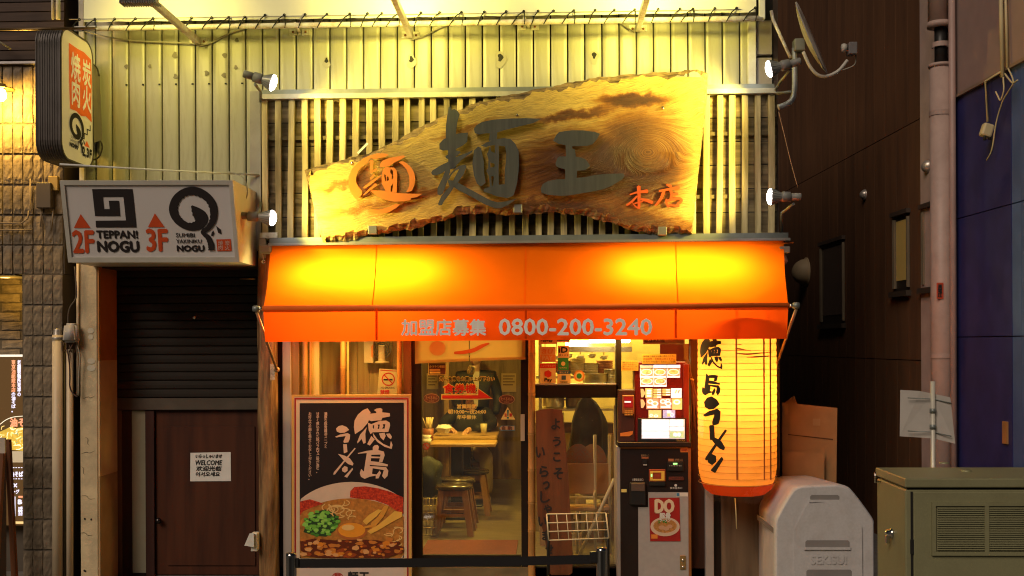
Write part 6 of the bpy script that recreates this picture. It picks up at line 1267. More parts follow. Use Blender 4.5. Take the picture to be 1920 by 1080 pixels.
lathe('top_ring', redc, [(rL*.7, hh+.03), (rL*.92, hh+.025), (rL*.98, hh)], base, (0, 0, 1), ln_, 32); tube('hanger', Mt['black_metal'], [Vector((cL.x, yL, zTop+.02)), Vector((cL.x, -.05, zTop+.02))], .008, ln_)
lamp('lantern_bulb', 'POINT', Vector((cL.x, yL, (zTop+zBot)/2+.06)), 25, (1, .55, .12), ln_, size=.12)

# ================================================================== cardboard behind the bin
cb = thing('folded_cardboard', 'stack of flattened brown cardboard boxes leaning behind the grey bin', 'cardboard', Vector((P(1515, 1000, .2).x, .2, 0))); cm_ = mat('cardboard', (.36, .19, .075), .85, var=.1, scale=8, rnd=.1)
prism('sheet', cm_, [[(1468,757),(1489,742),(1494,756),(1494,1060),(1468,1060)]], PL(.27), cb, th=.012); prism('sheet', cm_, [[(1476,760),(1493,757),(1570,765),(1566,1060),(1476,1060)]], PL(.21), cb, th=.02); prism('sheet', cm_, [[(1466,754),(1478,758),(1476,1060),(1466,1060)]], PL(.19), cb, th=.012); prism('sheet', cm_, [[(1469,845),(1546,851),(1545,1060),(1469,1060)]], PL(.15), cb, th=.015)
prism('tape', mat('packing_tape', (.42, .25, .11), .4), [[(1524,785),(1538,785),(1538,798),(1524,798)]], PL(.206), cb); prism('crease', mat('crease', (.10, .045, .02), .9), [[(1460,812),(1562,823),(1562,825),(1460,813.5)]], PL(.206), cb, off=.004)

# ================================================================== grey road salt bin
by0, by1 = -.80, .10
gb_ = thing('storage_bin', 'big rounded grey plastic bin with embossed front beside the cabinet', 'bin', Vector((P(1546, 1080, by0).x, by0, 0))); bm_ = mat('bin_plastic', (.50, .48, .48), .55, var=.05, scale=60, bump=.06, bscale=200, dirt=.35, dirtcol=(.30, .26, .23), dscale=7)
def bin_outline(y, k=1.0):
    c1 = spl([(1453,985),(1457,968),(1482,924),(1495,913),(1512,910)], 5); c2 = spl([(1568,908),(1588,912),(1603,924),(1637,970),(1641,985)], 5)
    pts = [(1453,1140)] + [p[:2] for p in c1] + [p[:2] for p in c2] + [(1642,1140)]
    return [P(*p, by0) for p in pts]
ol = bin_outline(0); n = len(ol); cxb = sum(p.x for p in ol)/n
ring = [(0, .97, .02), (.03, 1.0, 0), (.78, 1.0, 0), (.84, .99, .01)]
V = []; ys = [(by0, .95), (by0+.006, .972), (by0+.020, .992), (by0+.045, 1.0), (by1-.03, .88), (by1, .85)]
for y, s_ in ys:
    for p in ol: V.append(Vector((cxb + (p.x-cxb)*s_, y, max(0, .55 + (p.z-.55)*s_ if p.z > .1 else 0))))
Fc = [(i*n+j, i*n+j+1, (i+1)*n+j+1, (i+1)*n+j) for i in range(5) for j in range(n-1)]; Fc += [tuple(reversed(range(n))), tuple(5*n+j for j in range(n))]
o = mk('shell', V, [f[::-1] for f in Fc], bm_, gb_, True); o.data.polygons.foreach_set('use_smooth', [len(p.vertices) == 4 for p in o.data.polygons])
fb = PL(by0)
def groove(pts, w_): return [stroke([(a[0], a[1], w_), (b[0], b[1], w_)], rnd=False) for a, b in zip(pts[:-1], pts[1:])]
prism('raised_panel', bm_, [[(1489,1150),(1489,994),(1514,944),(1582,940),(1616,988),(1618,1150)]], fb, gb_, off=.014, th=.016)
for r in ((1519, 928, 1574, 939), (1510, 1013, 1593, 1028), (1512, 1068, 1597, 1084)):
    x0, y0, x1, y1 = r; prism('grip_recess', mat('bin_recess', (.22, .20, .19), .6), [rr_ for rr_ in [[(x0+3, y0), (x1-3, y0), (x1, y0+3), (x1, y1-3), (x1-3, y1), (x0+3, y1), (x0, y1-3), (x0, y0+3)]]], fb, gb_, off=.0165 if y0 > 940 else .003); prism('grip_edge', bm_, [[(x0-2, y1-2), (x1+2, y1-2), (x1+2, y1+3), (x0-2, y1+3)]], fb, gb_, off=.026 if y0 > 940 else .012, th=.012)
text(bm_, 'SEKISUI', (1521, 1042, 1587, 1058), fb, gb_, off=.019, bold=.7)
pbox('lid_seam', mat('bin_seam', (.2, .18, .17), .6), 1450, 990, 1453.5, 1000, by0+.05, .6, gb_); 

# ================================================================== utility cabinet
uc = thing('utility_cabinet', 'olive steel utility cabinet with louvred doors at the right edge', 'cabinet', Vector((P(1800, 1080, -3.1).x, -3.1, 0))); yc0, yc1 = -3.14, -2.68
um = mat('olive_paint', (.24, .23, .125), .42, .1, var=.05, scale=120, bump=.12, bscale=220, dirt=.35, dirtcol=(.15, .135, .07), dscale=5)
xl = P(1698, 980, yc0).x; xr_ = xl + 1.1; zt2 = P(1698, 897, yc0).z; zl = P(1698, 914, yc0).z
box('body', um, xl, xr_, yc0, yc1, .02, zl-.012, uc, bev=.006); box('gap', Mt['black_plastic'], xl+.012, xr_-.012, yc0+.012, yc1-.012, zl-.012, zl, uc); box('lid', um, xl-.004, xr_+.004, yc0-.012, yc1+.012, zl, zt2, uc, bev=.005)
dx0 = P(1712, 980, yc0).x; dr = box('door', um, dx0, dx0+.8, yc0-.012, yc0-.001, .1, zl-.022, uc, bev=.003)
box('door_gap', Mt['black_plastic'], dx0-.012, dx0-.002, yc0-.004, yc0+.004, .1, zl-.02, uc); pbox('hinge', Mt['black_plastic'], 1708, 1012, 1714, 1040, yc0-.012, .02, uc, bev=.002)
for (a, b) in ((1757, 1848), (1854, 1940)):
    pbox('louvre_recess', mat('louvre_dark', (.05, .045, .03), .6), a, 950, b, 1032, yc0-.014, .004, dr)
    for k in range(20):
        x0, x1, z0_, z1_ = pext(a, 950.5+k*4.1, b, 950.5+k*4.1+3.0, yc0-.02); mk('louvre', [(x0, yc0-.014, z1_), (x1, yc0-.014, z1_), (x1, yc0-.024, z0_), (x0, yc0-.024, z0_)], [(0,3,2,1)], um, dr)
def rim4(x0, y0, x1, y1, w_): 
    for r in ((x0, y0, x1, y0+w_), (x0, y1-w_, x1, y1), (x0, y0+w_, x0+w_, y1-w_), (x1-w_, y0+w_, x1, y1-w_)): pbox('louvre_frame', um, *r, yc0-.026, .016, dr)
rim4(1748, 942, 1948, 1042, 7); pbox('louvre_frame', um, 1847, 949, 1855, 1035, yc0-.0255, .0155, dr)
lc = P(1651, 998, -2.9); q = Vector((xl-.002, -2.93, lc.z)); lathe('lock', Mt['chrome'], [(0, .03), (.018, .028), (.02, .01), (.026, .006), (.026, 0)], q, (-1, 0, 0), uc, 14); box('lock_tab', Mt['chrome'], q.x-.03, q.x-.01, q.y-.012, q.y+.012, q.z-.05, q.z-.01, uc, bev=.003)
for px, py in ((1770, 869), (1812, 884)): 
    p_ = on_plane(px, py, Vector((0, 0, zt2)), Vector((0, 0, 1))); lathe('lid_bolt', um, [(.026, 0), (.024, .007), (0, .009)], p_, (0, 0, 1), uc, 14)
tube('tap_handle', Mt['chrome'], [Vector((xl-.0, -2.75, zl-.02)), Vector((xl-.03, -2.75, zl-.025)), Vector((xl-.03, -2.75, zl+.03))], .005, uc, 6)
# sign plate on a thin pole behind the cabinet
yS = -2.45; sp_ = thing('sign_pole', 'back of a pale bent sign plate on a white pole behind the cabinet', 'sign', Vector((P(1749, 1000, yS).x, yS, 0))); wm = mat('sign_pole_white', (.55, .52, .44), .4, .2); pb = P(1749, 715, yS-.02)
tube('pole', wm, [Vector((P(1749, 870, yS-.02).x, yS-.02, 0)), Vector((pb.x, yS-.02, pb.z))], .0125, sp_, 12)
plm = mat('plate_back', (.50, .46, .42), .4, .2, var=.08, dirt=.2); mk('plate', [P(1688,731,yS+.04), P(1725,733,yS+.01), P(1748,738,yS), P(1782,745,yS-.06), P(1791,832,yS-.06), P(1750,822,yS), P(1687,818,yS+.04)], [(0,6,5,2,1),(2,5,4,3)], plm, sp_)
for yy in (746, 808): tube('fixing_band', Mt['steel'], [P(1702, yy, yS-.0), P(1744, yy+2, yS-.012), P(1754, yy+3, yS-.012), P(1784, yy+10, yS-.07)], .003, sp_, 5)
for yy in (770, 800): lathe('clamp', Mt['steel'], [(.014, -.012), (.017, -.012), (.017, .012), (.014, .012)], P(1749, yy, yS-.02), (0, 0, 1), sp_, 12)
# ================================================================== inside the shop
FZ = IZ0
tag(box('door_mat', mat('red_mat', (.17, .035, .008), .9, var=.2, scale=60), P(797, 1020, .9).x, P(970, 1020, .9).x, .42, 1.15, FZ, FZ+.012), 'red door mat on the floor just inside the glass door', 'mat')
tw2 = wood('table_wood', (.46, .26, .08), 'x', .35, (.60, .36, .12), .25, bump=.05)
def table(xa, xb, y0, y1, zt3, label, legpx):
    t = thing('dining_table', label, 'table', ((xa+xb)/2, (y0+y1)/2, FZ), 'tables in the shop'); box('table_top', tw2, xa, xb, y0, y1, zt3-.035, zt3, t, bev=.006)
    box('pedestal', Mt['black_metal'], legpx-.06, legpx+.06, (y0+y1)/2-.06, (y0+y1)/2+.06, FZ+.02, zt3-.035, t, bev=.01); box('foot', Mt['black_metal'], legpx-.2, legpx+.2, (y0+y1)/2-.2, (y0+y1)/2+.2, FZ, FZ+.025, t, bev=.008)
table(P(806, 820, 3.0).x, P(931, 820, 3.0).x, 3.0, 3.7, .92, 'wooden dining table with a water glass on it behind the door', P(870, 900, 3.2).x)
table(P(770, 838, 2.3).x, P(929, 838, 2.3).x, 2.3, 2.75, P(860, 832, 2.3).z, 'nearer wooden table on a black pedestal behind the door', P(857, 900, 2.5).x)
lw_ = wood('stool_wood', (.36, .18, .055), 'z', .5, (.46, .25, .09), .25, bump=.08); sv_ = mat('stool_vinyl', (.05, .035, .02), .22, coat=.4)
def stool(px, y, ztop, label):
    x = P(px, 900, y).x; t = thing('round_stool', label, 'stool', (x, y, FZ), 'round stools in the shop'); r = .175
    lathe('seat', sv_, [(0, ztop-.045), (r*.92, ztop-.045), (r, ztop-.035), (r, ztop-.015), (r*.93, ztop), (0, ztop+.004)], (x, y, 0), (0, 0, 1), t, 28)
    for sx in (-1, 1):
        for sy in (-1, 1): beam('leg', lw_, (x+sx*.165, y+sy*.15, FZ), (x+sx*.105, y+sy*.10, ztop-.045), .028, .022, t)
    for sy in (-1, 1): box('stretcher', lw_, x-.125, x+.125, y+sy*.128-.012, y+sy*.128+.012, FZ+.17, FZ+.20, t)
    box('apron', lw_, x-.11, x+.11, y-.11, y+.11, ztop-.10, ztop-.046, t)
zs_ = P(850, 909, 1.5).z
stool(851, 1.55, zs_, 'front round wooden stool with a shiny black seat inside the door'); stool(858, 2.0, zs_+.005, 'round stool directly behind the front stool'); stool(886, 2.75, zs_+.0, 'round stool beside the seated person')
# things on the tables
def tumbler(px, py, y, label): 
    c = P(px, py, y); t = thing('water_glass', label, 'glass', c); lathe('tumbler', mat('tumbler', (.62, .52, .28), .1, var=.02, alpha=.55), [(0, 0), (.030, .0), (.038, .10), (.036, .10), (.029, .006), (0, .006)], c, (0, 0, 1), t, 16)
tumbler(907, 812, 3.1, 'water glass on the table beside the hand')
tis = thing('paper_napkin', 'crumpled pale napkin in a bowl on the table', 'napkin', P(832, 812, 3.1)); c = P(832, 812, 3.1); rn = random.Random(3)
V = [c + Vector((math.cos(a)*r*.09, math.sin(a)*r*.07, h + rn.uniform(-.006, .01))) for r, h in ((.5, 0), (1, .05), (.7, .085), (.35, .06)) for a in [i*math.pi/5 for i in range(10)]]; mk('napkin', V, [(i*10+j, i*10+(j+1) % 10, (i+1)*10+(j+1) % 10, (i+1)*10+j) for i in range(3) for j in range(10)], Mt['paper'], tis)
hold = thing('chopstick_holder', 'holder full of pale chopsticks at the left of the table', 'holder', P(803, 826, 2.35)); c = P(803, 826, 2.35)
lathe('cup', mat('holder_wood', (.30, .10, .03), .5), [(0, 0), (.05, 0), (.055, .12), (.05, .12), (.045, .01)], c, (0, 0, 1), hold, 16); tubes('chopsticks', mat('chopstick', (.70, .55, .28), .6), [[c + Vector((rn.uniform(-.03, .03), rn.uniform(-.03, .03), .05)), c + Vector((rn.uniform(-.055, .055), rn.uniform(-.03, .03), .23))] for _ in range(22)], .004, hold, 5)
dish = thing('condiment_tub', 'stack of white condiment tubs beside the chopstick holder', 'tub', P(799, 832, 2.32)); lathe('tub', Mt['paper'], [(0, 0), (.05, 0), (.06, .05), (.055, .05), (.05, .06), (.06, .09), (0, .092)], P(799, 832, 2.33), (0, 0, 1), dish, 16)
# wire basket and a dark green lump standing in for a knee, at the left
wb = thing('wire_basket', 'wire luggage basket on the shop floor left of the stools', 'basket', Vector((P(800, 1000, 1.5).x, 1.5, FZ))); bxm = mat('basket_wire', (.42, .32, .14), .4, .5); xa, xb = P(770, 960, 1.5).x, P(822, 960, 1.5).x; zt4 = P(800, 930, 1.5).z; wl_ = []
for k in range(9): t = k/8; wl_.append([Vector((xa+(xb-xa)*t, 1.36, FZ+.02)), Vector((xa+(xb-xa)*t, 1.34, zt4))]); wl_.append([Vector((xb-.02, 1.36+.3*t, FZ+.02)), Vector((xb, 1.34+.34*t, zt4))])
for k in range(6): z = FZ+.02+(zt4-FZ-.02)*k/5; wl_.append([Vector((xa, 1.35, z)), Vector((xb, 1.35, z)), Vector((xb, 1.68, z))])
tubes('wires', bxm, wl_, .004, wb, 5)
knee = thing('knee_lump', 'dark green lump in place of a trousered knee under the near table', 'knee', P(806, 925, 1.9)); V, Fc = [], []; rn = random.Random(8); c = P(802, 895, 1.9)  # lump stands in for a customer's knee in dark green trousers
bmm = bmesh.new(); bmesh.ops.create_icosphere(bmm, subdivisions=3, radius=1)
for v in bmm.verts: f_ = 1 + .16*math.sin(v.co.x*4+1) * math.cos(v.co.z*5) ; v.co = Vector((v.co.x*.15*f_, v.co.y*.14*f_, v.co.z*.20*f_)) + c
from_bm('body', bmm, mat('knee_green', (.014, .016, .007), .7, bump=.3), knee, True)

# ---- people
skin = mat('skin', (.50, .27, .15), .5, var=.06); jack = mat('black_jacket', (.016, .015, .013), .6, var=.3, bump=.3, bscale=30); trou = mat('beige_trousers', (.42, .33, .19), .8, bump=.3, bscale=25); hairm = mat('black_hair', (.012, .009, .007), .5); shoe = mat('white_shoe', (.6, .52, .4), .6); shirt = mat('white_shirt', (.60, .52, .38), .8)
def skinned(name, m, verts, edges, rad, parent, lv=2):
    g = org(parent); me = bpy.data.meshes.new(name); me.from_pydata([tuple(Vector(v)-g) for v in verts], edges, []); me.materials.append(m)
    o = bpy.data.objects.new(name, me); link(o, parent); ORG[o.name] = g; o.modifiers.new('skin', 'SKIN'); s_ = o.modifiers.new('sub', 'SUBSURF'); s_.levels = s_.render_levels = lv
    for i, r in enumerate(rad): me.skin_vertices[0].data[i].radius = r if isinstance(r, tuple) else (r, r)
    me.skin_vertices[0].data[0].use_root = True; o.modifiers['skin'].use_smooth_shade = True; return o
def head(par, c, fw, hair_long=False, tilt=0):
    """face, ears, nose, eyes, mouth and hair; fw = direction faced"""
    fw = Vector(fw).normalized(); up = Vector((0, 0, 1)); rt = fw.cross(up).normalized(); up = rt.cross(fw)
    def at(a, b, d): return c + rt*a + fw*b + up*d
    bm = bmesh.new(); bmesh.ops.create_uvsphere(bm, u_segments=20, v_segments=14, radius=1)
    for v in bm.verts:
        x, y, z = v.co; k = 1 - .22*max(0, -z)*(1 - .2*y); fr = y*.098
        v.co = at(x*.076*k, fr*(1 + .06*max(0, -z)), z*.115)
    o = from_bm('head', bm, skin, par, True)
    mk('nose', [at(-.012, .094, -.02), at(.012, .094, -.02), at(0, .118, -.018), at(0, .096, .03)], [(0,1,2),(1,3,2),(3,0,2)], skin, o)
    for s in (-1, 1):
        lathe('ear', skin, [(0, .012), (.018, .010), (.026, 0), (.02, -.008)], at(s*.076, .0, -.005), rt*s, o, 10); lathe('eye', Mt['ink'], [(0, .004), (.008, .002), (.011, 0)], at(s*.030, .090, .012), fw, o, 8)
    lathe('mouth', mat('lips', (.34, .12, .08), .5), [(0, .003), (.018, 0)], at(0, .090, -.055), fw, o, 8)
    bm = bmesh.new(); bmesh.ops.create_uvsphere(bm, u_segments=24, v_segments=16, radius=1); rn = random.Random(7)
    for v in list(bm.verts):
        x, y, z = v.co; j = 1 + rn.uniform(-.03, .05); v.co = at(x*.086*j, y*.104*j - .012, z*.118*j + .014)
    cut = [f for f in bm.faces if (f.calc_center_median()-c).dot(fw) > .045 and (f.calc_center_median()-c).dot(up) < .055 or (f.calc_center_median()-c).dot(up) < -.06]
    bmesh.ops.delete(bm, geom=cut, context='FACES'); from_bm('hair', bm, hairm, o, True)
def hand(par, wrist, fwd_, down, side=1):
    fw = Vector(fwd_).normalized(); dn_ = Vector(down).normalized(); sd_ = fw.cross(dn_).normalized()*side; V = [wrist, wrist + fw*.045, wrist + fw*.085]; E_ = [(0, 1), (1, 2)]; Rd = [(.020, .028), (.017, .038), (.014, .036)]
    for k, (s_, L) in enumerate(((-.030, .06), (-.010, .072), (.010, .068), (.029, .052))):
        b = wrist + fw*.085 + sd_*s_; i = len(V); V += [b, b + fw*L*.5 + dn_*.012, b + fw*L*.78 + dn_*.04]; E_ += [(2, i), (i, i+1), (i+1, i+2)]; Rd += [.0095, .009, .008]
    i = len(V); b = wrist + fw*.035 - sd_*.035; V += [b, b + fw*.03 - sd_*.02 + dn_*.01, b + fw*.06 - sd_*.018 + dn_*.02]; E_ += [(1, i), (i, i+1), (i+1, i+2)]; Rd += [.013, .010, .009]
    skinned('hand', skin, V, E_, Rd, par, 1)
# seated person behind the table
yp = 3.95; hx = P(882, 735, yp); px_ = hx.x; t = thing('person', 'person in a dark jacket and beige trousers seated at the table, head bowed', 'person', (px_, yp, FZ))
sh_z, hip_z = hx.z - .25, FZ + .50
hc = Vector((px_, yp-.16, hx.z)); head(t, hc, (-.1, -.85, -.52))
neck = Vector((px_, yp-.06, hx.z-.13)); ch = Vector((px_, yp, sh_z-.10)); hip = Vector((px_, yp+.08, hip_z))
tz = .92; lw1, rw1 = P(838, 806, 3.55), P(884, 803, 3.45); lw1.z = rw1.z = tz+.045
le, re = Vector((px_-.30, yp-.24, tz+.08)), Vector((px_+.28, yp-.26, tz+.08)); lsx, rsx = Vector((px_-.19, yp-.02, sh_z)), Vector((px_+.19, yp-.02, sh_z))
skinned('jacket', jack, [hip + Vector((0, 0, .04)), ch - Vector((0, 0, .14)), ch, ch + Vector((0, -.03, .10)), lsx, le, lw1 - (lw1-le)*.12, rsx, re, rw1 - (rw1-re)*.12], [(0,1),(1,2),(2,3),(2,4),(4,5),(5,6),(2,7),(7,8),(8,9)], [(.17, .13), (.18, .13), (.19, .13), (.09, .08), .085, .062, .048, .085, .062, .048], t)
skinned('body', skin, [ch + Vector((0, -.02, .06)), neck, hc - Vector((0, -.03, .08))], [(0,1),(1,2)], [.06, .055, .055], t, 1)
hand(t, rw1, (-.35, -.5, -.1), (0, -.2, -1)); hand(t, lw1, (.6, -.4, -.1), (0, -.1, -1), -1)
kL, kR = Vector((px_-.12, yp-.38, FZ+.50)), Vector((px_+.20, yp-.40, FZ+.50)); aL, aR = Vector((px_-.10, yp-.35, FZ+.09)), P(914, 925, yp-.45)
aR.z = FZ+.09
skinned('trousers', trou, [hip, hip + Vector((-.09, -.08, 0)), kL, aL, hip + Vector((.11, -.08, 0)), kR, aR], [(0,1),(1,2),(2,3),(0,4),(4,5),(5,6)], [(.15, .12), .11, .082, .062, .11, .085, .068], t)
for a in (aL, aR): skinned('shoe', shoe, [a + Vector((0, .05, -.045)), a + Vector((0, -.06, -.05)), a + Vector((.01, -.15, -.058))], [(0,1),(1,2)], [(.042, .042), (.042, .036), (.036, .028)], t, 1)
stool(884, 4.02, FZ+.47, 'round stool under the seated person')
# standing person further back
yq = 4.75; fx_ = P(893, 760, yq).x; t2 = thing('person', 'person in an open dark jacket and white shirt standing behind the table', 'person', (fx_, yq, FZ)); hz = FZ + 1.60
hc2 = Vector((fx_, yq-.02, hz)); head(t2, hc2, (-.5, -.85, -.1)); S = FZ + 1.40
skinned('jacket', jack, [(fx_, yq, FZ+.86), (fx_, yq, FZ+1.08), (fx_, yq, FZ+1.30), (fx_, yq, FZ+1.41), (fx_-.20, yq, S-.04), (fx_-.26, yq-.02, FZ+1.10), (fx_-.20, yq-.20, FZ+.98), (fx_+.20, yq, S-.04), (fx_+.27, yq+.02, FZ+1.10), (fx_+.24, yq-.12, FZ+.90)], [(0,1),(1,2),(2,3),(2,4),(4,5),(5,6),(2,7),(7,8),(8,9)], [(.18, .13), (.17, .12), (.19, .13), (.09, .08), .085, .062, .048, .085, .062, .048], t2)
skinned('body', skin, [(fx_, yq, FZ+1.36), (fx_, yq, FZ+1.46), (fx_, yq-.01, FZ+1.55)], [(0,1),(1,2)], [.06, .056, .056], t2, 1)
mk('shirt', [(fx_-.03, yq-.135, FZ+1.42), (fx_+.05, yq-.135, FZ+1.42), (fx_+.03, yq-.15, FZ+1.0), (fx_-.02, yq-.15, FZ+1.0)], [(0,3,2,1)], shirt, t2)
hand(t2, Vector((fx_-.20, yq-.22, FZ+.97)), (.3, -.6, -.3), (0, -.2, -1)); hand(t2, Vector((fx_+.24, yq-.14, FZ+.88)), (0, -.3, -1), (0, -1, .2), -1)
dtr = mat('dark_trousers', (.03, .025, .02), .8); skinned('trousers', dtr, [(fx_, yq, FZ+.90), (fx_-.09, yq, FZ+.82), (fx_-.10, yq-.02, FZ+.47), (fx_-.10, yq+.01, FZ+.10), (fx_+.09, yq, FZ+.82), (fx_+.10, yq-.02, FZ+.47), (fx_+.11, yq+.01, FZ+.10)], [(0,1),(1,2),(2,3),(0,4),(4,5),(5,6)], [(.16, .12), .10, .075, .055, .10, .075, .055], t2)
for s in (-.10, .11): skinned('shoe', Mt['black_plastic'], [(fx_+s, yq+.05, FZ+.045), (fx_+s, yq-.06, FZ+.04), (fx_+s, yq-.15, FZ+.032)], [(0,1),(1,2)], [(.042, .042), (.042, .036), (.036, .028)], t2, 1)
# wood pillar and hanging pot inside
box('inner_post', wood('inner_post', (.30, .17, .06), 'z'), P(833, 800, 4.2).x, P(842, 800, 4.2).x, 4.2, 4.3, FZ, IZ1, shop)
pot = thing('hanging_jug', 'shiny metal jug hanging behind the glass door', 'jug', P(880, 700, 1.2)); lathe('jug', mat('jug_steel', (.6, .5, .3), .2, .9), [(0, 0), (.03, 0), (.036, .03), (.03, .07), (.032, .075), (.028, .07)], P(881, 702, 1.2), (.3, 0, 1), pot, 16)
# kitchen behind the right window
kb_ = thing('kitchen_shelf', 'steel kitchen shelf with pans behind the upper right window', 'shelf', (P(1090, 718, 1.3).x, 1.4, FZ)); ks = mat('kitchen_steel', (.55, .47, .28), .3, .6)
xa, xb = P(1010, 716, 1.4).x, P(1158, 716, 1.4).x
for zz in (P(1080, 722, 1.4).z, P(1080, 765, 1.4).z): box('board', ks, xa, xb, 1.3, 1.7, zz-.02, zz, kb_)
for xx in (xa, xb-.03): box('upright', ks, xx, xx+.03, 1.32, 1.35, FZ, 2.4, kb_)
def pan(px, py, y, r, h, label, m=ks, nm='cooking_pot'): c = P(px, py, y); t = thing(nm, label, 'pot', c); lathe('bowl', m, [(0, 0), (r*.9, 0), (r, h*.2), (r, h), (r*1.05, h), (r*.96, h*.9), (r*.9, .01)], c, (0, 0, 1), t, 24); tube('handle', m, [c + Vector((r, 0, h*.7)), c + Vector((r*1.6, -.02, h*.8))], .008, t, 6)
pan(1115, 719, 1.42, .11, .09, 'wide steel pan on the kitchen shelf'); pan(1145, 720, 1.5, .06, .14, 'tall steel pot at the right end of the kitchen shelf'); pan(1038, 764, 1.45, .10, .10, 'steel pot on the lower kitchen shelf'); pan(1075, 764, 1.45, .07, .12, 'small steel pot beside the lower shelf pot', mat('pot_dark', (.2, .13, .05), .4, .5))
CN = ('tan', 'brown', 'cream', 'dark')
for k in range(8):
    px = 1012 + k*18.5; c = P(px, 800 + 8*math.sin(k*2.1), 1.75)
    tag(box('stock_carton', mat('carton_%d' % k, ((.55, .40, .14), (.30, .22, .10), (.62, .54, .3), (.18, .10, .04))[k % 4], .6), c.x-.05, c.x+.04, 1.7, 1.85, c.z-.05, c.z+.04+.03*(k % 3)), '%s carton on the kitchen counter, %s from the left' % (CN[k % 4], ('first', 'second', 'third', 'fourth', 'fifth', 'sixth', 'seventh', 'eighth')[k]), 'carton', 'cartons on the kitchen counter')
tag(box('kitchen_counter', mat('counter', (.40, .30, .13), .4, var=.3), P(1000, 830, 1.7).x, P(1165, 830, 1.7).x, 1.68, 2.2, FZ, P(1080, 812, 1.7).z), 'long kitchen counter behind the right window', 'counter')
tag(box('kitchen_partition', mat('partition', (.55, .45, .22), .5, var=.25, scale=3), P(1003, 700, 2.6).x, IX1, 2.6, 2.66, FZ, IZ1), kind='structure')
mk_ = mat('dark_cloth', (.045, .034, .014), .9, var=.4, scale=7); dk_ = thing('dark_coat', 'dark coat draped over a chair behind the lower right window', 'coat', P(1098, 900, .9)); c = P(1100, 812, .9); V, Fc = [], []; n = 36; K = 14
for k in range(K+1):
    t = k/K; wd = (.035 + .10*min(1, t*3)**.6 + .03*t)
    for j in range(n): a = 2*math.pi*j/n; r = wd*(1 + (.05 + .12*t)*math.sin(a*7 + 1.5*math.sin(t*3))); V.append(c + Vector((math.cos(a)*r + .02*math.sin(t*4), math.sin(a)*r*.55, .31 - .62*t)))
for k in range(K):
    for j in range(n): Fc.append((k*n+j, (k+1)*n+j, (k+1)*n+(j+1) % n, k*n+(j+1) % n))
mk('cloth', V, Fc, mk_, dk_, True)
def chair(px, y, label, pat):
    c = P(px, 900, y); t = thing('child_chair', label, 'chair', (c.x, y, FZ), 'stacked child chairs'); pm2 = mat('chair_pattern_%d' % px, (.60, .42, .16), .6, var=.6, scale=55, col2=(.35, .10, .02)); pl3 = mat('chair_plate_%d' % px, (.52, .30, .12), .5)
    ztop = P(px, 832, y).z; zm = P(px, 868, y).z; zl2 = P(px, 925, y).z; w_ = .13
    prism('backrest', pm2, [[(px-26*math.cos(a), 868-36*math.sin(a)) for a in [i*math.pi/12 for i in range(13)]]], PL(y), t, th=.02)
    box('plate', pl3, c.x-w_, c.x+w_, y-.03, y-.005, zl2, zm, t, bev=.004)
    for s in (-1, 1): tube('frame', rm, [(c.x+s*w_*1.05, y-.02, FZ), (c.x+s*w_*1.05, y-.02, zm+.03 if s < 0 else P(px, 815, y).z)], .013, t)
    tube('frame', rm, [(c.x-w_*1.05, y-.05, zl2), (c.x-w_*.6, y-.10, zl2-.02), (c.x+w_*.9, y-.10, zl2-.02), (c.x+w_*1.05, y-.05, zl2+.03)], .011, t); box('seat', pl3, c.x-w_, c.x+w_, y-.16, y, zl2-.12, zl2-.09, t, bev=.004)
chair(1084, .42, 'nearer child chair with a patterned round back', 1); chair(1112, .62, 'farther child chair with a patterned round back', 2)
lp3 = thing('leaning_pole', 'white pole leaning inside the lower right window', 'pole', P(1084, 1040, .3)); tube('pole', rm, [P(1084, 1045, .30), P(1152, 898, .34)], .014, lp3)
pnl = thing('leaning_board', 'pale board edge leaning beside the ticket machine', 'board', P(1150, 1080, .2)); pbox('board', mat('leaning_panel', (.52, .38, .18), .6), 1152, 760, 1157, 1100, .10, .05, pnl, z0=FZ)
# clutter on the kitchen shelves, notices, range hood
NTH = ('first', 'second', 'third', 'fourth', 'fifth', 'sixth', 'seventh')
for k in range(5):
    c = P(1030 + k*26, 704, 1.95); t = thing('bowl_stack', 'stack of ramen bowls on the back kitchen rack, %s from the left' % NTH[k], 'bowls', c, 'bowl stacks in the kitchen'); bmt = mat('bowl_%d' % k, ((.6, .5, .3), (.35, .10, .04), (.55, .42, .2))[k % 3], .35)
    for q in range(4 + k % 3): lathe('bowl', bmt, [(.035, 0), (.07, .03), (.085, .055), (.08, .055), (.03, .006)], c + Vector((0, 0, q*.022)), (0, 0, 1), t, 16)
tag(box('kitchen_rack', ks, P(1005, 705, 1.9).x, P(1165, 705, 1.9).x, 1.85, 2.2, P(1080, 709, 1.95).z, P(1080, 704.5, 1.95).z), 'steel rack carrying bowl stacks at the back of the kitchen', 'rack')
for k in range(6):
    c = P(1022 + k*22, 662 + 3*(k % 2), 1.6); t = thing('ladle', 'steel ladle hanging in the kitchen, %s from the left' % NTH[k], 'ladle', c, 'ladles hanging in the kitchen'); tube('handle', ks, [c, c + Vector((0, 0, .32))], .005, t, 6); lathe('scoop', ks, [(0, -.05), (.03, -.04), (.04, -.01), (.038, -.01)], c, (0, 0, 1), t, 14)
hd2 = thing('range_hood', 'slanted steel range hood above the kitchen counter', 'range hood', P(1110, 640, 1.7)); a0, a1 = P(1060, 650, 1.5), P(1185, 650, 1.5); mk('canopy', [(a0.x, 1.5, a0.z), (a1.x, 1.5, a1.z), (a1.x, 2.1, a1.z+.3), (a0.x, 2.1, a0.z+.3), (a0.x, 1.5, a0.z-.05), (a1.x, 1.5, a1.z-.05)], [(0,1,2,3),(4,5,1,0)], ks, hd2)
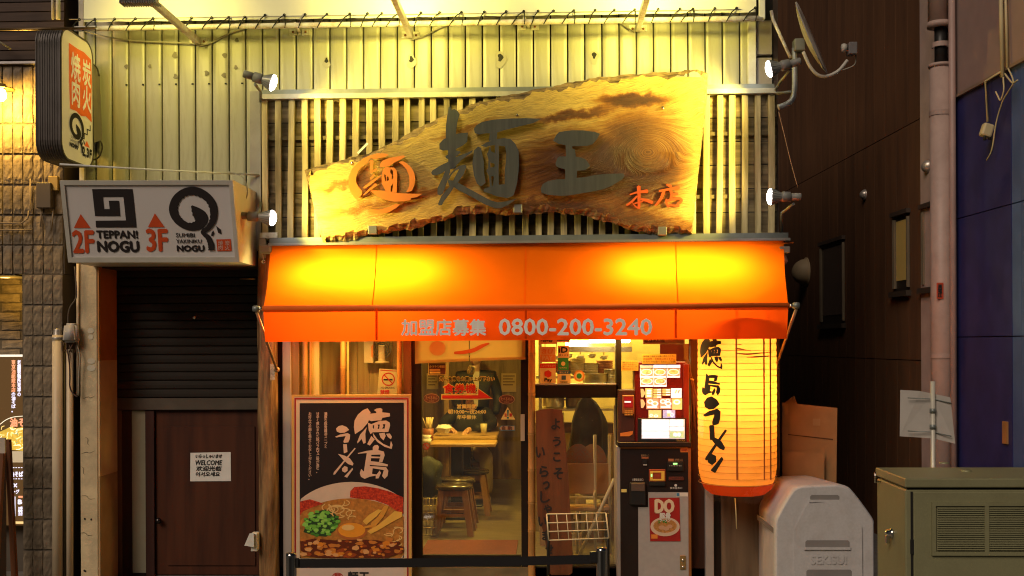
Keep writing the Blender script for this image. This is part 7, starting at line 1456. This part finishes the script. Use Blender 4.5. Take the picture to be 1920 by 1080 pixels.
mb2 = thing('menu_board', 'orange menu board above the ticket machine behind the window', 'menu board', P(1246, 646, .3)); pbox('board', flat('menu_board_orange', (.60, .20, .03)), 1206, 600, 1284, 645, .30, .02, mb2); pbox('board', flat('menu_board_brown', (.22, .05, .02)), 1210, 604, 1246, 642, .292, .01, mb2); text(ye, 'おすすめ', (1215, 634, 1240, 640), PL(.29), mb2)
tag(pbox('red_partition', flat('red_partition', (.42, .07, .02)), 1238, 645, 1296, 760, .5, .03), 'red partition wall behind the ticket machine', 'partition')
for k, (r, col) in enumerate((((793, 650, 830, 676), (.6, .45, .2)), ((940, 700, 968, 735), (.45, .28, .1)), ((800, 700, 822, 730), (.5, .34, .12)))):
    n2 = thing('wall_notice', ('paper menu on the back wall left of the noren', 'paper notice on the back wall right of the arrow', 'paper notice on the back wall above the chopsticks')[k], 'notice', P((r[0]+r[2])/2, r[3], 5.58)); prism('sheet', flat('notice_%d' % k, col), [[(r[0],r[1]),(r[2],r[1]),(r[2],r[3]),(r[0],r[3])]], PL(5.58), n2)
    for q in range(4): prism('line', st, [[(r[0]+3, r[1]+4+q*5.5), (r[2]-3-3*(q % 2), r[1]+4+q*5.5), (r[2]-3-3*(q % 2), r[1]+6+q*5.5), (r[0]+3, r[1]+6+q*5.5)]], PL(5.58), n2, off=.006)
BX = ((1012, 1046, 985, 1048, 'tall brown'), (1060, 1092, 1000, 1046, 'squat tan'), (1064, 1090, 962, 999, 'small dark'), (1098, 1132, 980, 1044, 'plain brown'), (1100, 1128, 944, 979, 'pale'), (1136, 1156, 905, 1042, 'tall narrow'))
for k, (x0, x1, y0, y1, ad) in enumerate(BX):
    yy = .95 + .05*k; b_ = pbox('storage_box', mat('storage_box_%d' % k, ((.36, .20, .07), (.50, .33, .12), (.16, .09, .04), (.30, .16, .05), (.58, .46, .22), (.24, .13, .05))[k], .8, dirt=.3), x0, y0, x1, y1, yy, .25, None, bev=.004); tag(b_, ad + ' box stored behind the lower right window', 'box', 'boxes stored inside the shop')
    prism('tape', mat('box_tape_%d' % k, (.5, .36, .16), .4), [[((x0+x1)/2-2, y0+1), ((x0+x1)/2+2, y0+1), ((x0+x1)/2+2, y0+(y1-y0)*.3), ((x0+x1)/2-2, y0+(y1-y0)*.3)]], PL(yy), b_)
# lights of the shop
lf = thing('tube_light', 'bright tube light glowing behind the upper right window', 'light', P(1145, 640, 1.0)); c = P(1147, 643, 1.0)
box('tube', glow('tube_glow', (1, .93, .62), 14), c.x-.20, c.x+.16, .98, 1.06, c.z-.0, c.z+.05, lf, bev=.012); box('housing', Mt['white_metal'], c.x-.22, c.x+.18, .95, 1.09, c.z+.055, c.z+.1, lf)
pass
for k, (px, y, e) in enumerate(((865, 2.3, 170), (660, .22, 26), (1080, 2.0, 140))):  # unseen ceiling lamps, assumed for the golden light inside
    c = Vector((P(px, 640, y).x, y, 2.62)); t = thing('assumed_ceiling_lamp', ('assumed ceiling lamp over the stools and tables', 'assumed ceiling lamp behind the left window', 'assumed ceiling lamp over the kitchen counter')[k], 'lamp', c, 'assumed ceiling lamps in the shop'); lathe('shade', glow('assumed_ceiling_glow', (1, .85, .5), 3), [(.10, .05), (.11, 0), (.08, -.03), (0, -.035)], c, (0, 0, 1), t, 18)
    lamp('assumed_ceiling_light', 'POINT', c + Vector((0, 0, -.10)), e, (1, .70, .13), t, size=.10)
flush_text()
for o in COL.objects:
    if o.parent and o.name.split('.')[0] in ('noodle_picture', 'onion_picture', 'meat_picture', 'twigs', 'wires', 'chopsticks', 'cooling_fins'): o['kind'] = 'stuff'
